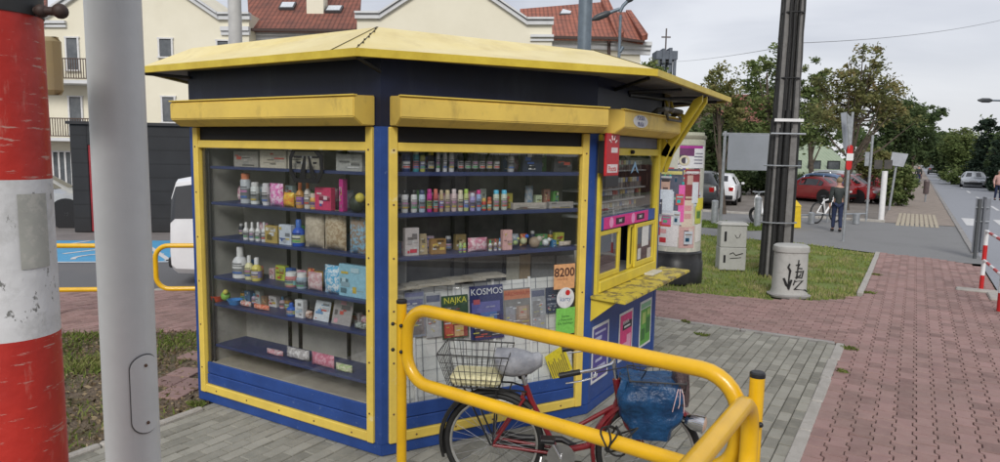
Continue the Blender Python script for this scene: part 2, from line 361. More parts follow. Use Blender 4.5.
# asphalt: driveway, road, parking
drv=[(1.36,17.0),(1.36,26.1),(-45,26.1),(-45,19.5),(-9,18.9),(-4.29,18.36),(-2.31,18.17),(-.54,17.43),(.6,17.2),(1.0,16.95)]
sheet('driveway',drv,-.012,wear(mat('driveway_paving',(.22,.22,.22),(.17,.17,.17),60,.8,bump=.4,bscale=150,dist=.004),(.15,.15,.15),.8,.5,.7,amt=.5))
sheet('road',[(1.3,-10),(4.95,-10),(4.95,300),(1.37,300),(1.37,19),(1.3,17)],-.014,roadm)
sheet('sidewalk',[(-.85,26.15),(1.3,26.15),(1.3,260),(-.85,260)],-.004,sand)
sheet('far_sidewalk',[(5.0,-10),(7.6,-10),(7.6,260),(5.0,260)],.06,sand)
sheet('parking_lot',[(-.86,26.2),(-.86,60),(-60,60),(-60,26.2)],-.006,wear(mat('parking_paving',(.2,.175,.155),(.15,.135,.12),2,.9,bump=.4),(.24,.22,.2),.6,.5,.6,amt=.5))
# tactile strip blocks at the crossing
tb=MB(); 
for i in range(9):
    for j in range(7):
        x=-.42+i*.135; y=25.3+j*.8+(0.05 if i%2 else 0)
        tb.cbox((x,y,-.02),(x+.10,y+.7,.012),.008)
tag(tb.build('tactile_paving',mat('pale_tactile_blocks',(.42,.37,.28),(.35,.31,.24),5,.9)),kind='structure')
# road markings
mk=MB(); a=G(958,218); 
paint=wear(mat('road_paint_white',(.62,.62,.62),(.5,.5,.5),12,.7),(.2,.2,.2),9,.6,.66,amt=.7)
for i in range(7):
    x=1.56+i*.95
    if x<4.6: mk.add([(x,26.9,-.008),(x+.5,26.9,-.008),(x+.5,30.2,-.008),(x,30.2,-.008)],[(0,1,2,3)])
for i in range(26):
    y=36+i*9; mk.add([(3.1,y,-.01),(3.22,y,-.01),(3.22,y+3.4,-.01),(3.1,y+3.4,-.01)],[(0,1,2,3)])
tag(mk.build('road_markings',paint),kind='structure')
# left street
sheet('street',[EN(-45,10.45),EN(1.5,10.45),EN(1.5,13.03),EN(-45,13.03)],-.012,asphalt)
bluem=wear(mat('blue_bay_paint',(.09,.33,.55),(.07,.28,.48),2,.7,bump=.2),(.2,.4,.55),3,.6,.7,amt=.5)
sheet('parking_bay',[EN(-45,13.03),EN(1.5,13.03),EN(1.5,16.1),EN(-45,16.1)],-.008,bluem)
sheet('forecourt',[EN(-60,16.1),EN(1.5,16.1),EN(1.5,40),EN(-60,40)],-.010,mat('forecourt_concrete',(.22,.20,.19),(.17,.155,.15),2,.9,bump=.3))
bm_=MB()
def strip(p,q,w=.1,z=-.003):
    p=Vector((*p,z)); q=Vector((*q,z)); d=(q-p).normalized(); s=Vector((-d.y,d.x,0))*w/2
    bm_.add([p-s,q-s,q+s,p+s],[(0,1,2,3)])
for e0 in (-7.9,-4.4,-11.4,-14.9): strip(EN(e0,13.2),EN(e0+1.0,16.05))
strip(EN(-20,13.08),EN(1.4,13.08))
def gl(x,y): g=G(x,y); return (g.x,g.y)
strip(gl(63,253.5),gl(100,249)); strip(gl(140,256),gl(115,248)); strip(gl(172,262),gl(150,247))
# wheelchair pictogram in the blue bay
cc=G(101,257); pts=[(cc.x+.45*math.cos(t*PI/10),cc.y+.45*math.sin(t*PI/10)) for t in range(15)]
for p,q in zip(pts,pts[1:]): strip(p,q,.09,-.0025)
strip((cc.x+.1,cc.y+.1),(cc.x+.5,cc.y+.95),.09,-.0022); strip((cc.x+.1,cc.y+.1),(cc.x-.5,cc.y+.5),.09,-.0019)
tag(bm_.build('bay_markings',paint),kind='structure')
kerb('street_kerb',EN(-30,10.43),EN(1.4,10.43),.1,-.1,.012,1.0)
# grass
def blades(name,poly,n,h,cols,seed,z=-.02,skip=None,clump=2.2,w=.006,lean=.5):
    rnd=random.Random(seed); xs=[p[0] for p in poly]; ys=[p[1] for p in poly]; b=MB(); T=[]; k=0; tries=0
    from mathutils import noise as NZ
    while k<n and tries<n*20:
        tries+=1
        x=rnd.uniform(min(xs),max(xs)); y=rnd.uniform(min(ys),max(ys))
        if not inpoly(x,y,poly) or (skip and skip(x,y)): continue
        d=NZ.noise(Vector((x*clump,y*clump,seed)))
        if rnd.random()>.55+d*1.3: continue
        a=rnd.random()*2*PI; hh=h*rnd.uniform(.4,1.2)*(1+d*.5); ww=w*rnd.uniform(.7,1.5); l=lean*hh*rnd.random(); t=rnd.random()*2*PI
        c,s=math.cos(a)*ww,math.sin(a)*ww; i=len(b.v)
        b.v+= [Vector((x-c,y-s,z)),Vector((x+c,y+s,z)),Vector((x+c*.7+math.cos(t)*l*.4,y+s*.7+math.sin(t)*l*.4,z+hh*.6)),Vector((x+math.cos(t)*l,y+math.sin(t)*l,z+hh))]
        b.f.append([i,i+1,i+2,i+3]); T.append(min(1,max(0,.5+d+rnd.gauss(0,.2)))); k+=1
    b.mi=[0]*len(b.f)
    return tag(b.build(name,attr_mat(name+'_blades',cols,bump=0,trans=.3),tones=T),'short grass with dry patches' if 1 else '', 'grass',kind='stuff')
lawn=[(-14,9.75),(-8.4,9.75),(-3.28,10.33),(-1.71,10.66),(-1.1,11.02),(-.64,11.6),(-.64,17.45),(-2.31,18.15),(-4.29,18.34),(-9,18.85),(-14,19.2)]
sheet('lawn_soil',lawn,-.03,wear(mat('lawn_soil',(.16,.21,.05),(.14,.18,.045),4,.95,bump=.7,bscale=40,dist=.03),(.22,.17,.09),1.6,.52,.62,amt=.7))
a_=blades('lawn_grass',lawn,52000,.055,[(.12,.155,.035),(.19,.24,.055),(.27,.31,.09),(.38,.34,.17)],11,w=.011); a_['label']='short green lawn with brownish patches beyond the rose footpath'
isl=[(-14,20.3),(-3.9,20.3),(-3.2,21.2),(-3.9,22.3),(-14,22.3)]
sheet('verge_soil',isl,-.004,MATS['lawn_soil']); a_=blades('verge_grass',isl,9000,.07,[(.06,.085,.015),(.11,.17,.03),(.17,.22,.05)],12,z=0,w=.016); a_['label']='narrow grass verge across the driveway'
earth=[EN(-9.5,8.1),EN(-1.6,8.1),(ea.x-.1,ea.y+.4),(ea.x-.06,ea.y),(eb.x+ed.x*2,eb.y+ed.y*2),(-9,0)]
sheet('bare_soil',earth,-.018,wear(mat('bare_soil',(.19,.145,.10),(.12,.09,.065),14,.95,bump=1,bscale=60,dist=.02),(.07,.075,.025),3,.5,.6,amt=.7))
nearp=lambda x,y: inpoly(x,y,[(p.x,p.y) for p in (g1,g2,g3,g4)])
def dens(x,y): 
    n=x*nn[0]+y*nn[1]; return nearp(x,y) or random.random()>(.9 if n>6.6 else .16)
a_=blades('weedy_grass',earth,12500,.06,[(.12,.09,.05),(.11,.15,.03),(.17,.23,.05),(.25,.26,.09)],13,z=-.018,skip=dens,clump=1.6,w=.006,lean=1.2); a_['label']='weedy grass and clover on the bare soil left of the kiosk'
# dead leaves and straw on the bare soil
b=MB();T=[];rnd=random.Random(4)
while len(b.f)<9000:
    x=rnd.uniform(-9,-4.5); y=rnd.uniform(1.2,6)
    if not inpoly(x,y,earth): continue
    a=rnd.random()*6.28; l=rnd.uniform(.008,.03); w_=rnd.uniform(.002,.008); c,s=math.cos(a),math.sin(a); z=-.016+rnd.random()*.02; i=len(b.v); tl=rnd.gauss(0,.008)
    b.v+=[Vector((x-c*l,y-s*l,z)),Vector((x-s*w_,y+c*w_,z+tl)),Vector((x+c*l,y+s*l,z+.004)),Vector((x+s*w_,y-c*w_,z-tl))]; b.f.append([i,i+1,i+2,i+3]); T.append(rnd.random())
b.mi=[0]*len(b.f); tag(b.build('leaf_litter',attr_mat('litter',[(.08,.05,.03),(.2,.15,.09),(.3,.24,.15),(.14,.09,.05)],bump=0),tones=T),'dry straw and leaf litter scattered on the bare soil','litter',kind='stuff')
# moss and weeds in the joints of the plaza
def weeds(name,x,y,n,r,label,seed):
    rnd=random.Random(seed); b=MB(); T=[]
    for _ in range(n):
        a=rnd.random()*6.28; q=r*rnd.random()**.7; px=x+math.cos(a)*q; py=y+math.sin(a)*q*.6; l=rnd.uniform(.015,.05); t=rnd.random()*6.28; w_=.006; i=len(b.v)
        b.v+=[Vector((px-w_,py,-.004)),Vector((px+w_,py,-.004)),Vector((px+math.cos(t)*l*.6+w_,py+math.sin(t)*l*.6,l*.7)),Vector((px+math.cos(t)*l,py+math.sin(t)*l,l*.5))]; b.f.append([i,i+1,i+2,i+3]); T.append(rnd.random())
    b.mi=[0]*len(b.f); return tag(b.build(name,MATS['weedy_grass_blades'],tones=T),label,'weed')
wd=[(p_,int(n_*.5),r_*.6,l_) for p_,n_,r_,l_ in [((702,335),120,.13,'small green weed in a paver joint right of the kiosk'),((849,349),160,.16,'weed tuft at the end of the light kerb, near the rose footpath'),((842,372),90,.1,'small weed beside the light kerb, nearer than the tuft at its end'),((868,293),140,.18,'weed clump at the near end of the lawn kerb'),((876,275),110,.15,'weeds half way along the lawn kerb'),((197,405),170,.14,'green weeds at the left foot of the kiosk'),((686,322),60,.1,'tiny weed at the edge of the rose footpath behind the counter')]]
for i,(p,n,r,l) in enumerate(wd): g=G(*p); weeds('weed',g.x,g.y,n,r,l,i)
# ================================================================== KIOSK
kiosk=thing('kiosk','yellow and blue newspaper kiosk with glass display windows and an overhanging yellow roof','kiosk',(-3.99,5.76,0))
A=Vector((-4.993,3.44,0));B=Vector((-2.994,3.44,0));C=Vector((-2.13,4.95,0));D=Vector((-2.13,6.575,0))
nL=Vector((0,-1,0)); dR=(C-B).normalized(); nR=Vector((dR.y,-dR.x,0)); nS=Vector((1,0,0))
FL=frameM(A,B-A,nL); FR=frameM(B,dR,nR); FS=frameM(C,D-C,nS)
def onface(Fm,x,y,o=0.):                                   # photo direction -> (s,z) on a kiosk face at offset o
    n=(Fm.to_3x3()@Vector((0,1,0))); p=ON(Fm@Vector((0,o,0)),n,x,y); q=Fm.inverted()@p; return q.x,q.z
def outline(o):                                            # the eight-sided plan pushed out by o
    P=[Vector((*p,0)) for p in kioskP]; n=len(P); out=[]
    for i in range(n):
        a,b,c=P[i-1],P[i],P[(i+1)%n]; d1=(b-a).normalized(); d2=(c-b).normalized()
        m1=Vector((d1.y,-d1.x,0)); m2=Vector((d2.y,-d2.x,0)); m_=(m1+m2); out.append(b+m_*(o/(1+m1.dot(m2))))
    return [(p.x,p.y) for p in out]
b=MB(); b.prism(outline(.0),0.005,.088); b.build('base',blue,kiosk,w=1,bevel=.004)
b=MB(); b.prism(outline(-.03),.088,.30); b.build('floor',mat('pale_floor_board',(.42,.38,.31),(.34,.30,.25),3,.6),kiosk,w=1)
# fascia band
o=outline(0); i_=outline(-.05); b=MB(); n=8
V=[(p[0],p[1],z) for z in (2.252,2.69) for p in o]+[(p[0],p[1],z) for z in (2.252,2.69) for p in i_]
f=[]
for k in range(n):
    j=(k+1)%n; f+=[(k,j,8+j,8+k),(16+k,24+k,24+j,16+j),(k,16+k,16+j,j),(8+k,8+j,24+j,24+k)]
b.add(V,f); b.build('fascia',navy,kiosk,w=1)
# corner posts
def kite(P,d1,d2,w):
    P=Vector(P); return [P, P+d1*w, P+d1*w+d2*w*.9 if 0 else P+d1*w, P+d2*w]
P8=[Vector((*p,0)) for p in kioskP]
inn=outline(-.07)
for k in range(8):
    a,p,c=P8[k-1],P8[k],P8[(k+1)%8]; d1=(a-p).normalized(); d2=(c-p).normalized(); w_=.062
    q1=p+d1*w_; q2=p+d2*w_; n1=Vector((-d1.y,d1.x,0)); 
    inw=Vector((-4,5.76,0))-p; 
    if n1.dot(inw)<0: n1=-n1
    n2=Vector((-d2.y,d2.x,0)); 
    if n2.dot(inw)<0: n2=-n2
    b=MB(); b.prism([(p.x,p.y),(q1.x,q1.y),((q1+n1*.05).x,(q1+n1*.05).y),(inn[k][0],inn[k][1]),((q2+n2*.05).x,(q2+n2*.05).y),(q2.x,q2.y)],.088,2.252)
    b.build('corner_post',blue,kiosk,w=1)
# rear and far walls
wallm=mat('blue_wall_panel',(.03,.07,.24),(.02,.05,.18),2,.5)
for k in (3,4,5,6,7):
    p=P8[k]; q=P8[(k+1)%8]; d=(q-p); Fm=frameM(p,d,Vector((d.y,-d.x,0))); b=MB(); b.T=Fm
    b.box((.07,-.04,.088),(d.length-.07,-.01,2.252)); b.build('wall_panel',wallm,kiosk,w=1)
# --- framed display windows
def dwindow(Fm,L,s0,s1):
    fr=MB(); fr.T=Fm
    for a,c_ in ((s0,s0+.06),(s1-.06,s1)): fr.cbox((a,-.03,.09),(c_,.022,2.25),.005)
    fr.cbox((s0+.06,-.03,.092),(s1-.06,.018,.16),.005)
    fr.cbox((s0+.06,-.03,2.092),(s1-.06,.018,2.15),.005)
    frame=fr.build('window_frame',yelframe,kiosk,w=1)
    Mq=Matrix(((1,0,0),(0,0,1),(0,1,0)))
    for k in range(6):
        z=.3+k*.36
        for s in (s0+.03,s1-.03): sc=MB(); sc.T=Fm; sc.lathe([(.007,0),(.007,.003),(.003,.005)],8,(s,.022,z),Mq); sc.build('screw',mat('rusty_screw',(.14,.08,.05),None,9,.6),frame,w=1)
    for k in range(5):
        sc=MB(); sc.T=Fm; sc.lathe([(.007,0),(.007,.003),(.003,.005)],8,(s0+.2+k*(s1-s0-.4)/4,.018,.125),Mq); sc.build('screw',MATS['rusty_screw'],frame,w=1)
    g=MB(); g.T=Fm; g.box((s0+.06,-.028,2.152),(s1-.06,-.006,2.25)); g.build('shutter_slot',dark,kiosk,w=1)
    pb=MB(); pb.T=Fm; pb.cbox((s0+.062,-.02,.162),(s1-.062,-.002,.245),.004); pb.cbox((s0+.062,-.02,.25),(s1-.062,-.006,.345),.004)
    pb.build('lower_panel',blue,kiosk,w=1)
    gl=MB(); gl.T=Fm; gl.box((s0+.062,-.016,.345),(s1-.062,-.011,2.092)); gl.build('glass_pane',glassK,kiosk,w=1)
dwindow(FL,1.999,.06,1.94); dwindow(FR,1.74,.05,1.665)
# track inside left of the left window
b=MB(); b.T=FL; b.box((.125,-.035,.345),(.155,-.018,2.09)); b.box((.165,-.05,.345),(.18,-.036,2.09)); b.build('sliding_track',mat('dark_track_metal',(.05,.05,.055),None,9,.4),kiosk,w=1)
# --- shutter boxes
def shutter(Fm,a,c_,lab=None,mt=yel,o=.2):
    b=MB(); b.T=Fm
    pr=[(.0,2.255),(o*.6,2.255),(o,2.305),(o,2.425),(o-.02,2.44),(.0,2.45)]
    b.hull([(a,q[0],q[1]) for q in pr],[(c_,q[0],q[1]) for q in pr]); ob=b.build('shutter_box',mt,kiosk,w=1,bevel=.006)
    b=MB(); b.T=Fm; b.box((a-.004,o-.03,2.438),(c_+.004,o+.006,2.446)); b.build('lip',yelframe,ob,w=1); return ob
shutter(FL,.055,1.95); shutter(FR,.06,1.70)
sb=shutter(FS,.06,1.53)
# --- service face
b=MB(); b.T=FS
b.cbox((.045,-.03,.95),(.105,.022,2.25),.005); b.cbox((1.47,-.03,.95),(1.53,.022,2.25),.005)
b.cbox((.105,-.03,2.09),(1.47,.018,2.15),.005)
b.cbox((.105,-.03,.985),(1.47,.03,1.075),.006)
fs=b.build('service_frame',mat('service_yellow',(.70,.55,.05),(.6,.46,.05),5,.45),kiosk,w=1)
b=MB(); b.T=FS; b.box((.105,-.028,2.152),(1.47,-.004,2.25)); b.build('shutter_slot',mat('slat_grey_blue',(.12,.13,.17),None,9,.5),kiosk,w=1)
b=MB(); b.T=FS; b.lathe([(.018,0),(.018,.02),(.01,.03)],10,(.72,.02,2.12),Matrix(((1,0,0),(0,0,1),(0,1,0)))); b.build('keyhole_knob',dark,kiosk,w=1)
def sash(a,c_,z0,z1,off,w=.05,paper=()):
    b=MB(); b.T=FS
    b.cbox((a,off-.02,z0),(a+w,off,z1),.003); b.cbox((c_-w,off-.02,z0),(c_,off,z1),.003); b.cbox((a+w,off-.02,z0),(c_-w,off,z0+w*.9),.003); b.cbox((a+w,off-.02,z1-w*.7),(c_-w,off,z1),.003)
    ob=b.build('service_sash',MATS['service_yellow'],kiosk,w=1)
    g=MB(); g.T=FS; g.box((a+w,off-.013,z0+w*.9),(c_-w,off-.009,z1-w*.7)); g.build('pane',glassK,ob,w=1)
    for (x0,y0,x1,y1,cc) in paper:
        g=MB(); g.T=FS; g.box((x0,off-.008,y0),(x1,off-.006,y1)); g.build('notice',cm(cc),ob,w=1)
sash(.11,.60,1.08,1.475,-.001,paper=())
sash(.84,.98,1.08,1.475,-.012,w=.035)
sash(.93,1.465,1.08,1.475,.014,paper=((1.12,1.25,1.30,1.44,(.7,.7,.68)),(1.02,1.14,1.10,1.24,(.6,.6,.58)),(1.28,1.12,1.38,1.22,(.55,.5,.45))))
g=MB(); g.T=FS; g.box((.107,-.016,1.59),(1.468,-.011,2.09)); g.build('glass_pane',glassK,kiosk,w=1)
# pink strip
b=MB(); b.T=FS; b.box((.107,-.01,1.485),(1.468,.004,1.588)); ps=b.build('price_strip',mat('strip_blue',(.02,.09,.35),None,9,.4),kiosk,w=1)
pk=MB(); pk.T=FS; pk.k=0; pk.box((.2,.004,1.487),(1.27,.0055,1.586)); pk.k=1
for s in (.36,.87): pk.lathe([(.045,0),(.045,.0012)],16,(s,.0057,1.536),Matrix(((1,0,0),(0,0,1),(0,1,0))))
pk.k=2
for s in (.46,.96): pk.box((s,.0056,1.51),(s+.2,.0068,1.565))
pk.build('pink_strip',[cm((.72,.03,.24)),cm((.85,.35,.6)),cm((.04,.01,.03))],ps,w=1)
for s in (.56,1.06): text('SALE','strip_lettering',face3(FS,s,.0072,1.537),.035,white,ps)
# counter
b=MB(); b.T=FS
V0=[(-.02,.0),(1.75,.0),(1.72,.30),(-.06,.31)]
b.prism([(p[0],p[1]) for p in V0],.955,.98); ct=b.build('counter',yelcount,kiosk,w=1,bevel=.004)
for s in (.0,.80,1.5):
    b=MB(); b.T=FS; b.hull([(s,.0,.77),(s,.0,.954),(s,.22,.954)],[(s+.012,.0,.77),(s+.012,.0,.954),(s+.012,.22,.954)]); b.build('bracket',MATS['service_yellow'],ct,w=1)
# lower wall with grooves
b=MB(); b.T=FS; b.cbox((.045,-.03,.09),(1.56,-.006,.30),.003); b.cbox((.045,-.03,.304),(1.56,-.002,.955),.003); b.build('lower_wall',blue,kiosk,w=1)
# posters on the lower wall
def panel(Fm,a,c_,z0,z1,o,cells,mts,name='poster',parent=kiosk,th=.003,label=None):
    b=MB(); b.T=Fm; b.k=0; b.box((a,o,z0),(c_,o+th,z1)); W=c_-a; Hh=z1-z0; k=0
    for (u0,v0,u1,v1,mi) in cells:
        b.k=mi; k+=1; b.add([(a+u0*W,o+th+.0004*k+.0004,z0+v0*Hh),(a+u1*W,o+th+.0004*k+.0004,z0+v0*Hh),(a+u1*W,o+th+.0004*k+.0004,z0+v1*Hh),(a+u0*W,o+th+.0004*k+.0004,z0+v1*Hh)],[(0,1,2,3)])
    ob=b.build(name,mts,parent,w=1)
    if label: ob['label']=label
    return ob
rr=random.Random(2)
W_=cm((.72,.72,.72)); 
pur=cm((.09,.07,.3)); lil=cm((.5,.5,.7))
panel(FS,.05,.40,.23,.71,-.001,[(.07,.05,.93,.95,1),(.15,.84,.8,.88,2),(.15,.72,.55,.79,2),(.15,.5,.5,.56,0),(.2,.35,.6,.4,2),(.3,.2,.8,.27,2),(.5,.42,.85,.48,2),(.1,.1,.35,.17,0)],[W_,pur,lil],label='purple and white poster low on the wall')
panel(FS,.64,.98,.26,.70,-.001,[(.07,.05,.93,.95,1),(.25,.62,.92,.78,2),(.35,.66,.8,.70,0),(.2,.1,.6,.35,3),(.55,.12,.85,.5,3)],[W_,cm((.75,.05,.22)),cm((.02,.02,.03)),cm((.85,.4,.55))],label='pink poster low on the wall')
panel(FS,1.17,1.50,.26,.71,-.001,[(.07,.05,.93,.82,1),(.07,.84,.93,.95,2),(.2,.5,.5,.75,3),(.55,.25,.9,.6,4),(.15,.15,.45,.4,4),(.6,.65,.85,.78,3)],[W_,cm((.12,.38,.06)),cm((.25,.5,.3)),cm((.4,.55,.15)),cm((.05,.18,.04))],label='green leafy poster low on the wall')
text('KAWA','poster_lettering',face3(FS,.8,.004,.6),.05,W_,kiosk)
# red drinks sign on the post, black foot
b=MB(); b.T=FS; b.cbox((-.03,.08,1.93),(.24,.098,2.26),.004); rs=b.build('red_sign',cm((.55,.02,.03)),kiosk,w=1)
b=MB(); b.T=FS; b.cbox((-.03,.078,1.84),(.24,.1,1.93),.004); b.build('sign_foot',blackpl,rs,w=1)
b=MB(); b.T=FS; b.box((.0,.02,1.95),(.02,.08,2.2)); b.build('sign_arm',blackpl,rs,w=1)
b=MB(); b.T=FS; b.box((.0,.0985,1.955),(.21,.0995,2.02)); b.box((.07,.0985,2.11),(.2,.0995,2.15)); b.build('sign_patches',cm((.8,.7,.7)),rs,w=1)
text('Poczta','sign_lettering',face3(FS,.1,.1,1.985),.06,red,rs)
for k in range(4):
    b=MB(); b.T=FS; a=R(30+40*k); b.tube([(.1+.05*math.cos(a),.1,2.17+.04*math.sin(a)),(.1+.085*math.cos(a),.1,2.17+.075*math.sin(a))],.006,6); b.build('sign_ray',cm((.85,.8,.8)),rs,w=1)
# sticker with name on the shutter box
b=MB(); b.T=FS; b.lathe([(.001,0),(1,0),(1,.0012),(.001,.0012)],28,(.42,.201,2.365),Matrix(((.17,0,0),(0,0,1),(0,.05,0)))); st=b.build('sticker',cm((.72,.72,.72)),sb,w=1)
text('POLSKA\nPRASA','sticker_lettering',face3(FS,.42,.2034,2.365),.05,cm((.1,.1,.25)),kiosk,ext=.0006)
# black lamp bracket above the right half of the shutter box
b=MB(); b.T=FS; b.tube([(.95,.1,2.44),(.95,.16,2.49),(1.0,.22,2.5),(1.45,.22,2.5),(1.5,.16,2.49),(1.5,.1,2.44)],.022,8); b.tube([(1.02,.22,2.46),(1.02,.235,2.41),(1.4,.235,2.41),(1.4,.22,2.46)],.012,8)
b.build('awning_roller',wear(mat('sooty_metal',(.08,.075,.06),None,9,.6),(.4,.4,.38),9,.55,.6,amt=.5),kiosk,w=1)
# --- yellow arched roof brackets beyond the service window
def arch(s):
    T2=FS@Matrix.Translation((s,0,0)); b=MB(); b.T=T2
    def plate(poly): b.hull([(0,)+p for p in poly],[(.03,)+p for p in poly])
    plate([(.0,1.93),(.0,2.30),(.10,2.18),(.02,1.93)])
    plate([(.0,2.10),(.06,2.08),(.38,2.60),(.38,2.66),(.30,2.62)])
    b.tube([(.015,.03,2.62),(.015,.06,2.52),(.015,.12,2.47),(.015,.2,2.49)],.012,6); b.tube([(.015,.03,2.3),(.015,.12,2.33),(.015,.17,2.40),(.015,.2,2.49)],.012,6)
    return b.build('roof_bracket',MATS['service_yellow'],kiosk,w=1)
arch(1.72); arch(1.56)
b=MB(); b.T=FS; b.box((1.55,-.03,1.93),(1.80,-.0,2.69)); b.build('bracket_post',mat('dull_ochre',(.3,.24,.08),(.2,.16,.08),5,.6),kiosk,w=1)
# --- roof: folded steel sheet with flat top, edge strip, soffit, struts
E_=[Vector(p) for p in ((-5.29,3.235,2.67),(-2.985,3.205,2.67),(-1.66,4.93,2.67),(-1.74,7.60,2.67),(-2.85,8.5,2.67),(-5.1,8.5,2.67),(-6.3,7.0,2.67),(-6.3,4.75,2.67))]
Tp=[Vector(p) for p in ((-5.04,3.52,2.885),(-3.28,3.74,2.95),(-2.36,5.38,2.95),(-2.45,6.9,2.95),(-3.3,7.7,2.95),(-4.8,7.7,2.95),(-5.6,6.6,2.93),(-5.6,4.9,2.93))]
Eu=[p+Vector((0,0,.045)) for p in E_]
b=MB(); n=8
b.add(Eu+Tp,[(k,(k+1)%n,8+(k+1)%n,8+k) for k in range(n)]+[tuple(range(8,16))])
roof=b.build('roof',yelroof,kiosk,w=1)
b=MB(); cen=Vector((-3.99,5.76,2.67)); inE=[p+(cen-p).normalized()*.03 for p in E_]
V=[]; up=Vector((0,0,.049))
V=E_+[p+up for p in E_]+[p+up for p in inE]+inE; f=[]
V=[ (p-Vector((cen.x,cen.y,0)))*1+Vector((cen.x,cen.y,0)) for p in V]
V=[Vector((v.x+(v.x-cen.x)*.002,v.y+(v.y-cen.y)*.002,v.z)) if i<16 else v for i,v in enumerate(V)]
for k in range(n):
    j=(k+1)%n; f+=[(k,j,8+j,8+k),(8+k,8+j,16+j,16+k),(16+k,16+j,24+j,24+k),(24+k,24+j,j,k)]
b.add(V,f); b.build('roof_edge',yeledge,roof,w=1)
b=MB(); b.add([p+Vector((0,0,.02)) for p in inE],[tuple(range(8))]); b.build('soffit',mat('weathered_soffit',(.20,.20,.20),(.10,.10,.10),3,.7),kiosk,w=1)
for p_,q_,r_ in (((-1.75,5.0,2.665),(-2.13,5.3,2.62),.016),((-1.8,6.0,2.665),(-2.13,5.6,2.62),.016),((-1.8,6.9,2.665),(-2.2,6.3,2.62),.016),((-1.85,7.45,2.665),(-2.9,7.2,2.62),.016),((-2.0,7.5,2.66),(-2.13,5.62,2.60),.016),((-5.27,3.26,2.665),(-4.95,3.43,2.64),.012),((-3.0,3.23,2.665),(-2.99,3.43,2.6),.012)):
    b=MB(); b.tube([p_,q_],r_,6); b.build('roof_strut',blackpl,kiosk,w=1)
# riveted seams on the hips
for (p,q) in ((Eu[1],Tp[1]),(Eu[1]+Vector((-.22,0,0)),Tp[1]+Vector((-.01,0,0))),(Eu[2],Tp[2])):
    b=MB(); b.tube([p+Vector((0,0,.002)),q+Vector((0,0,.002))],.003,5); b.build('hip_seam',mat('dark_seam',(.06,.05,.03),None,9,.7),roof,w=1)
for t in range(7): b=MB(); b.ball(Eu[1].lerp(Tp[1],.1+t*.13)+Vector((.012*(t%2),0,.004)),.007,8); b.build('rivet',MATS['dark_seam'],roof,w=1)
# --- inside: display boards and shelves
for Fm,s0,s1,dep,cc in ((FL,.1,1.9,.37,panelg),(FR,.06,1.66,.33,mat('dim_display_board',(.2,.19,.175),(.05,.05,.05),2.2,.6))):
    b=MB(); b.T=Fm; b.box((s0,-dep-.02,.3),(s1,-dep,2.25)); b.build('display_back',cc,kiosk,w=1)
    for s in (s0+.6,s0+.72,s1-.55,s1-.35):
        b=MB(); b.T=Fm; b.box((s,-dep+.001,.35),(s+.022,-dep+.022,2.15)); b.build('display_upright',dark,kiosk,w=1)
SZL=[1.95,1.665,1.38,1.065,.84,.50]; SZR=[1.955,1.675,1.375]
for z in SZL:
    b=MB(); b.T=FL; b.cbox((.20,-.33,z-.022),(1.90,-.03,z),.003); b.build('shelf',shelfm,kiosk,w=1)
for z in SZR:
    b=MB(); b.T=FR; b.cbox((.075,-.30,z-.028),(1.64,-.035,z),.003); b.build('shelf',shelfm,kiosk,w=1)
b=MB(); b.T=FL; b.cbox((.12,-.46,.30),(1.9,-.03,.345),.004); b.build('display_floor',MATS['pale_floor_board'],kiosk,w=1)
b=MB(); b.T=FL; b.box((.13,-.46,.345),(.16,-.05,2.1)); b.build('side_board',panelg,kiosk,w=1)
# service side shelving with cigarette packets
b=MB(); b.T=FS; b.box((.1,-.42,.98),(1.5,-.40,2.25)); b.build('display_back',mat('cabinet_back',(.10,.12,.12),None,5,.5),kiosk,w=1)
for z in (1.59,1.70,1.80,1.96):
    b=MB(); b.T=FS; b.box((.1,-.36,z-.012),(1.47,-.1,z)); b.build('shelf',mat('shelf_light_grey',(.45,.47,.47),None,6,.4),kiosk,w=1)
b=MB(); b.T=FS; b.box((.107,-.35,1.02),(1.46,-.03,1.05)); b.build('till_counter',mat('till_grey',(.3,.3,.3),None,6,.5),kiosk,w=1)
pb_=MB(); pb_.T=FS; cols=[(.6,.6,.58),(.35,.45,.45),(.55,.15,.12),(.6,.5,.3),(.2,.25,.35),(.5,.55,.5)]
packs={}
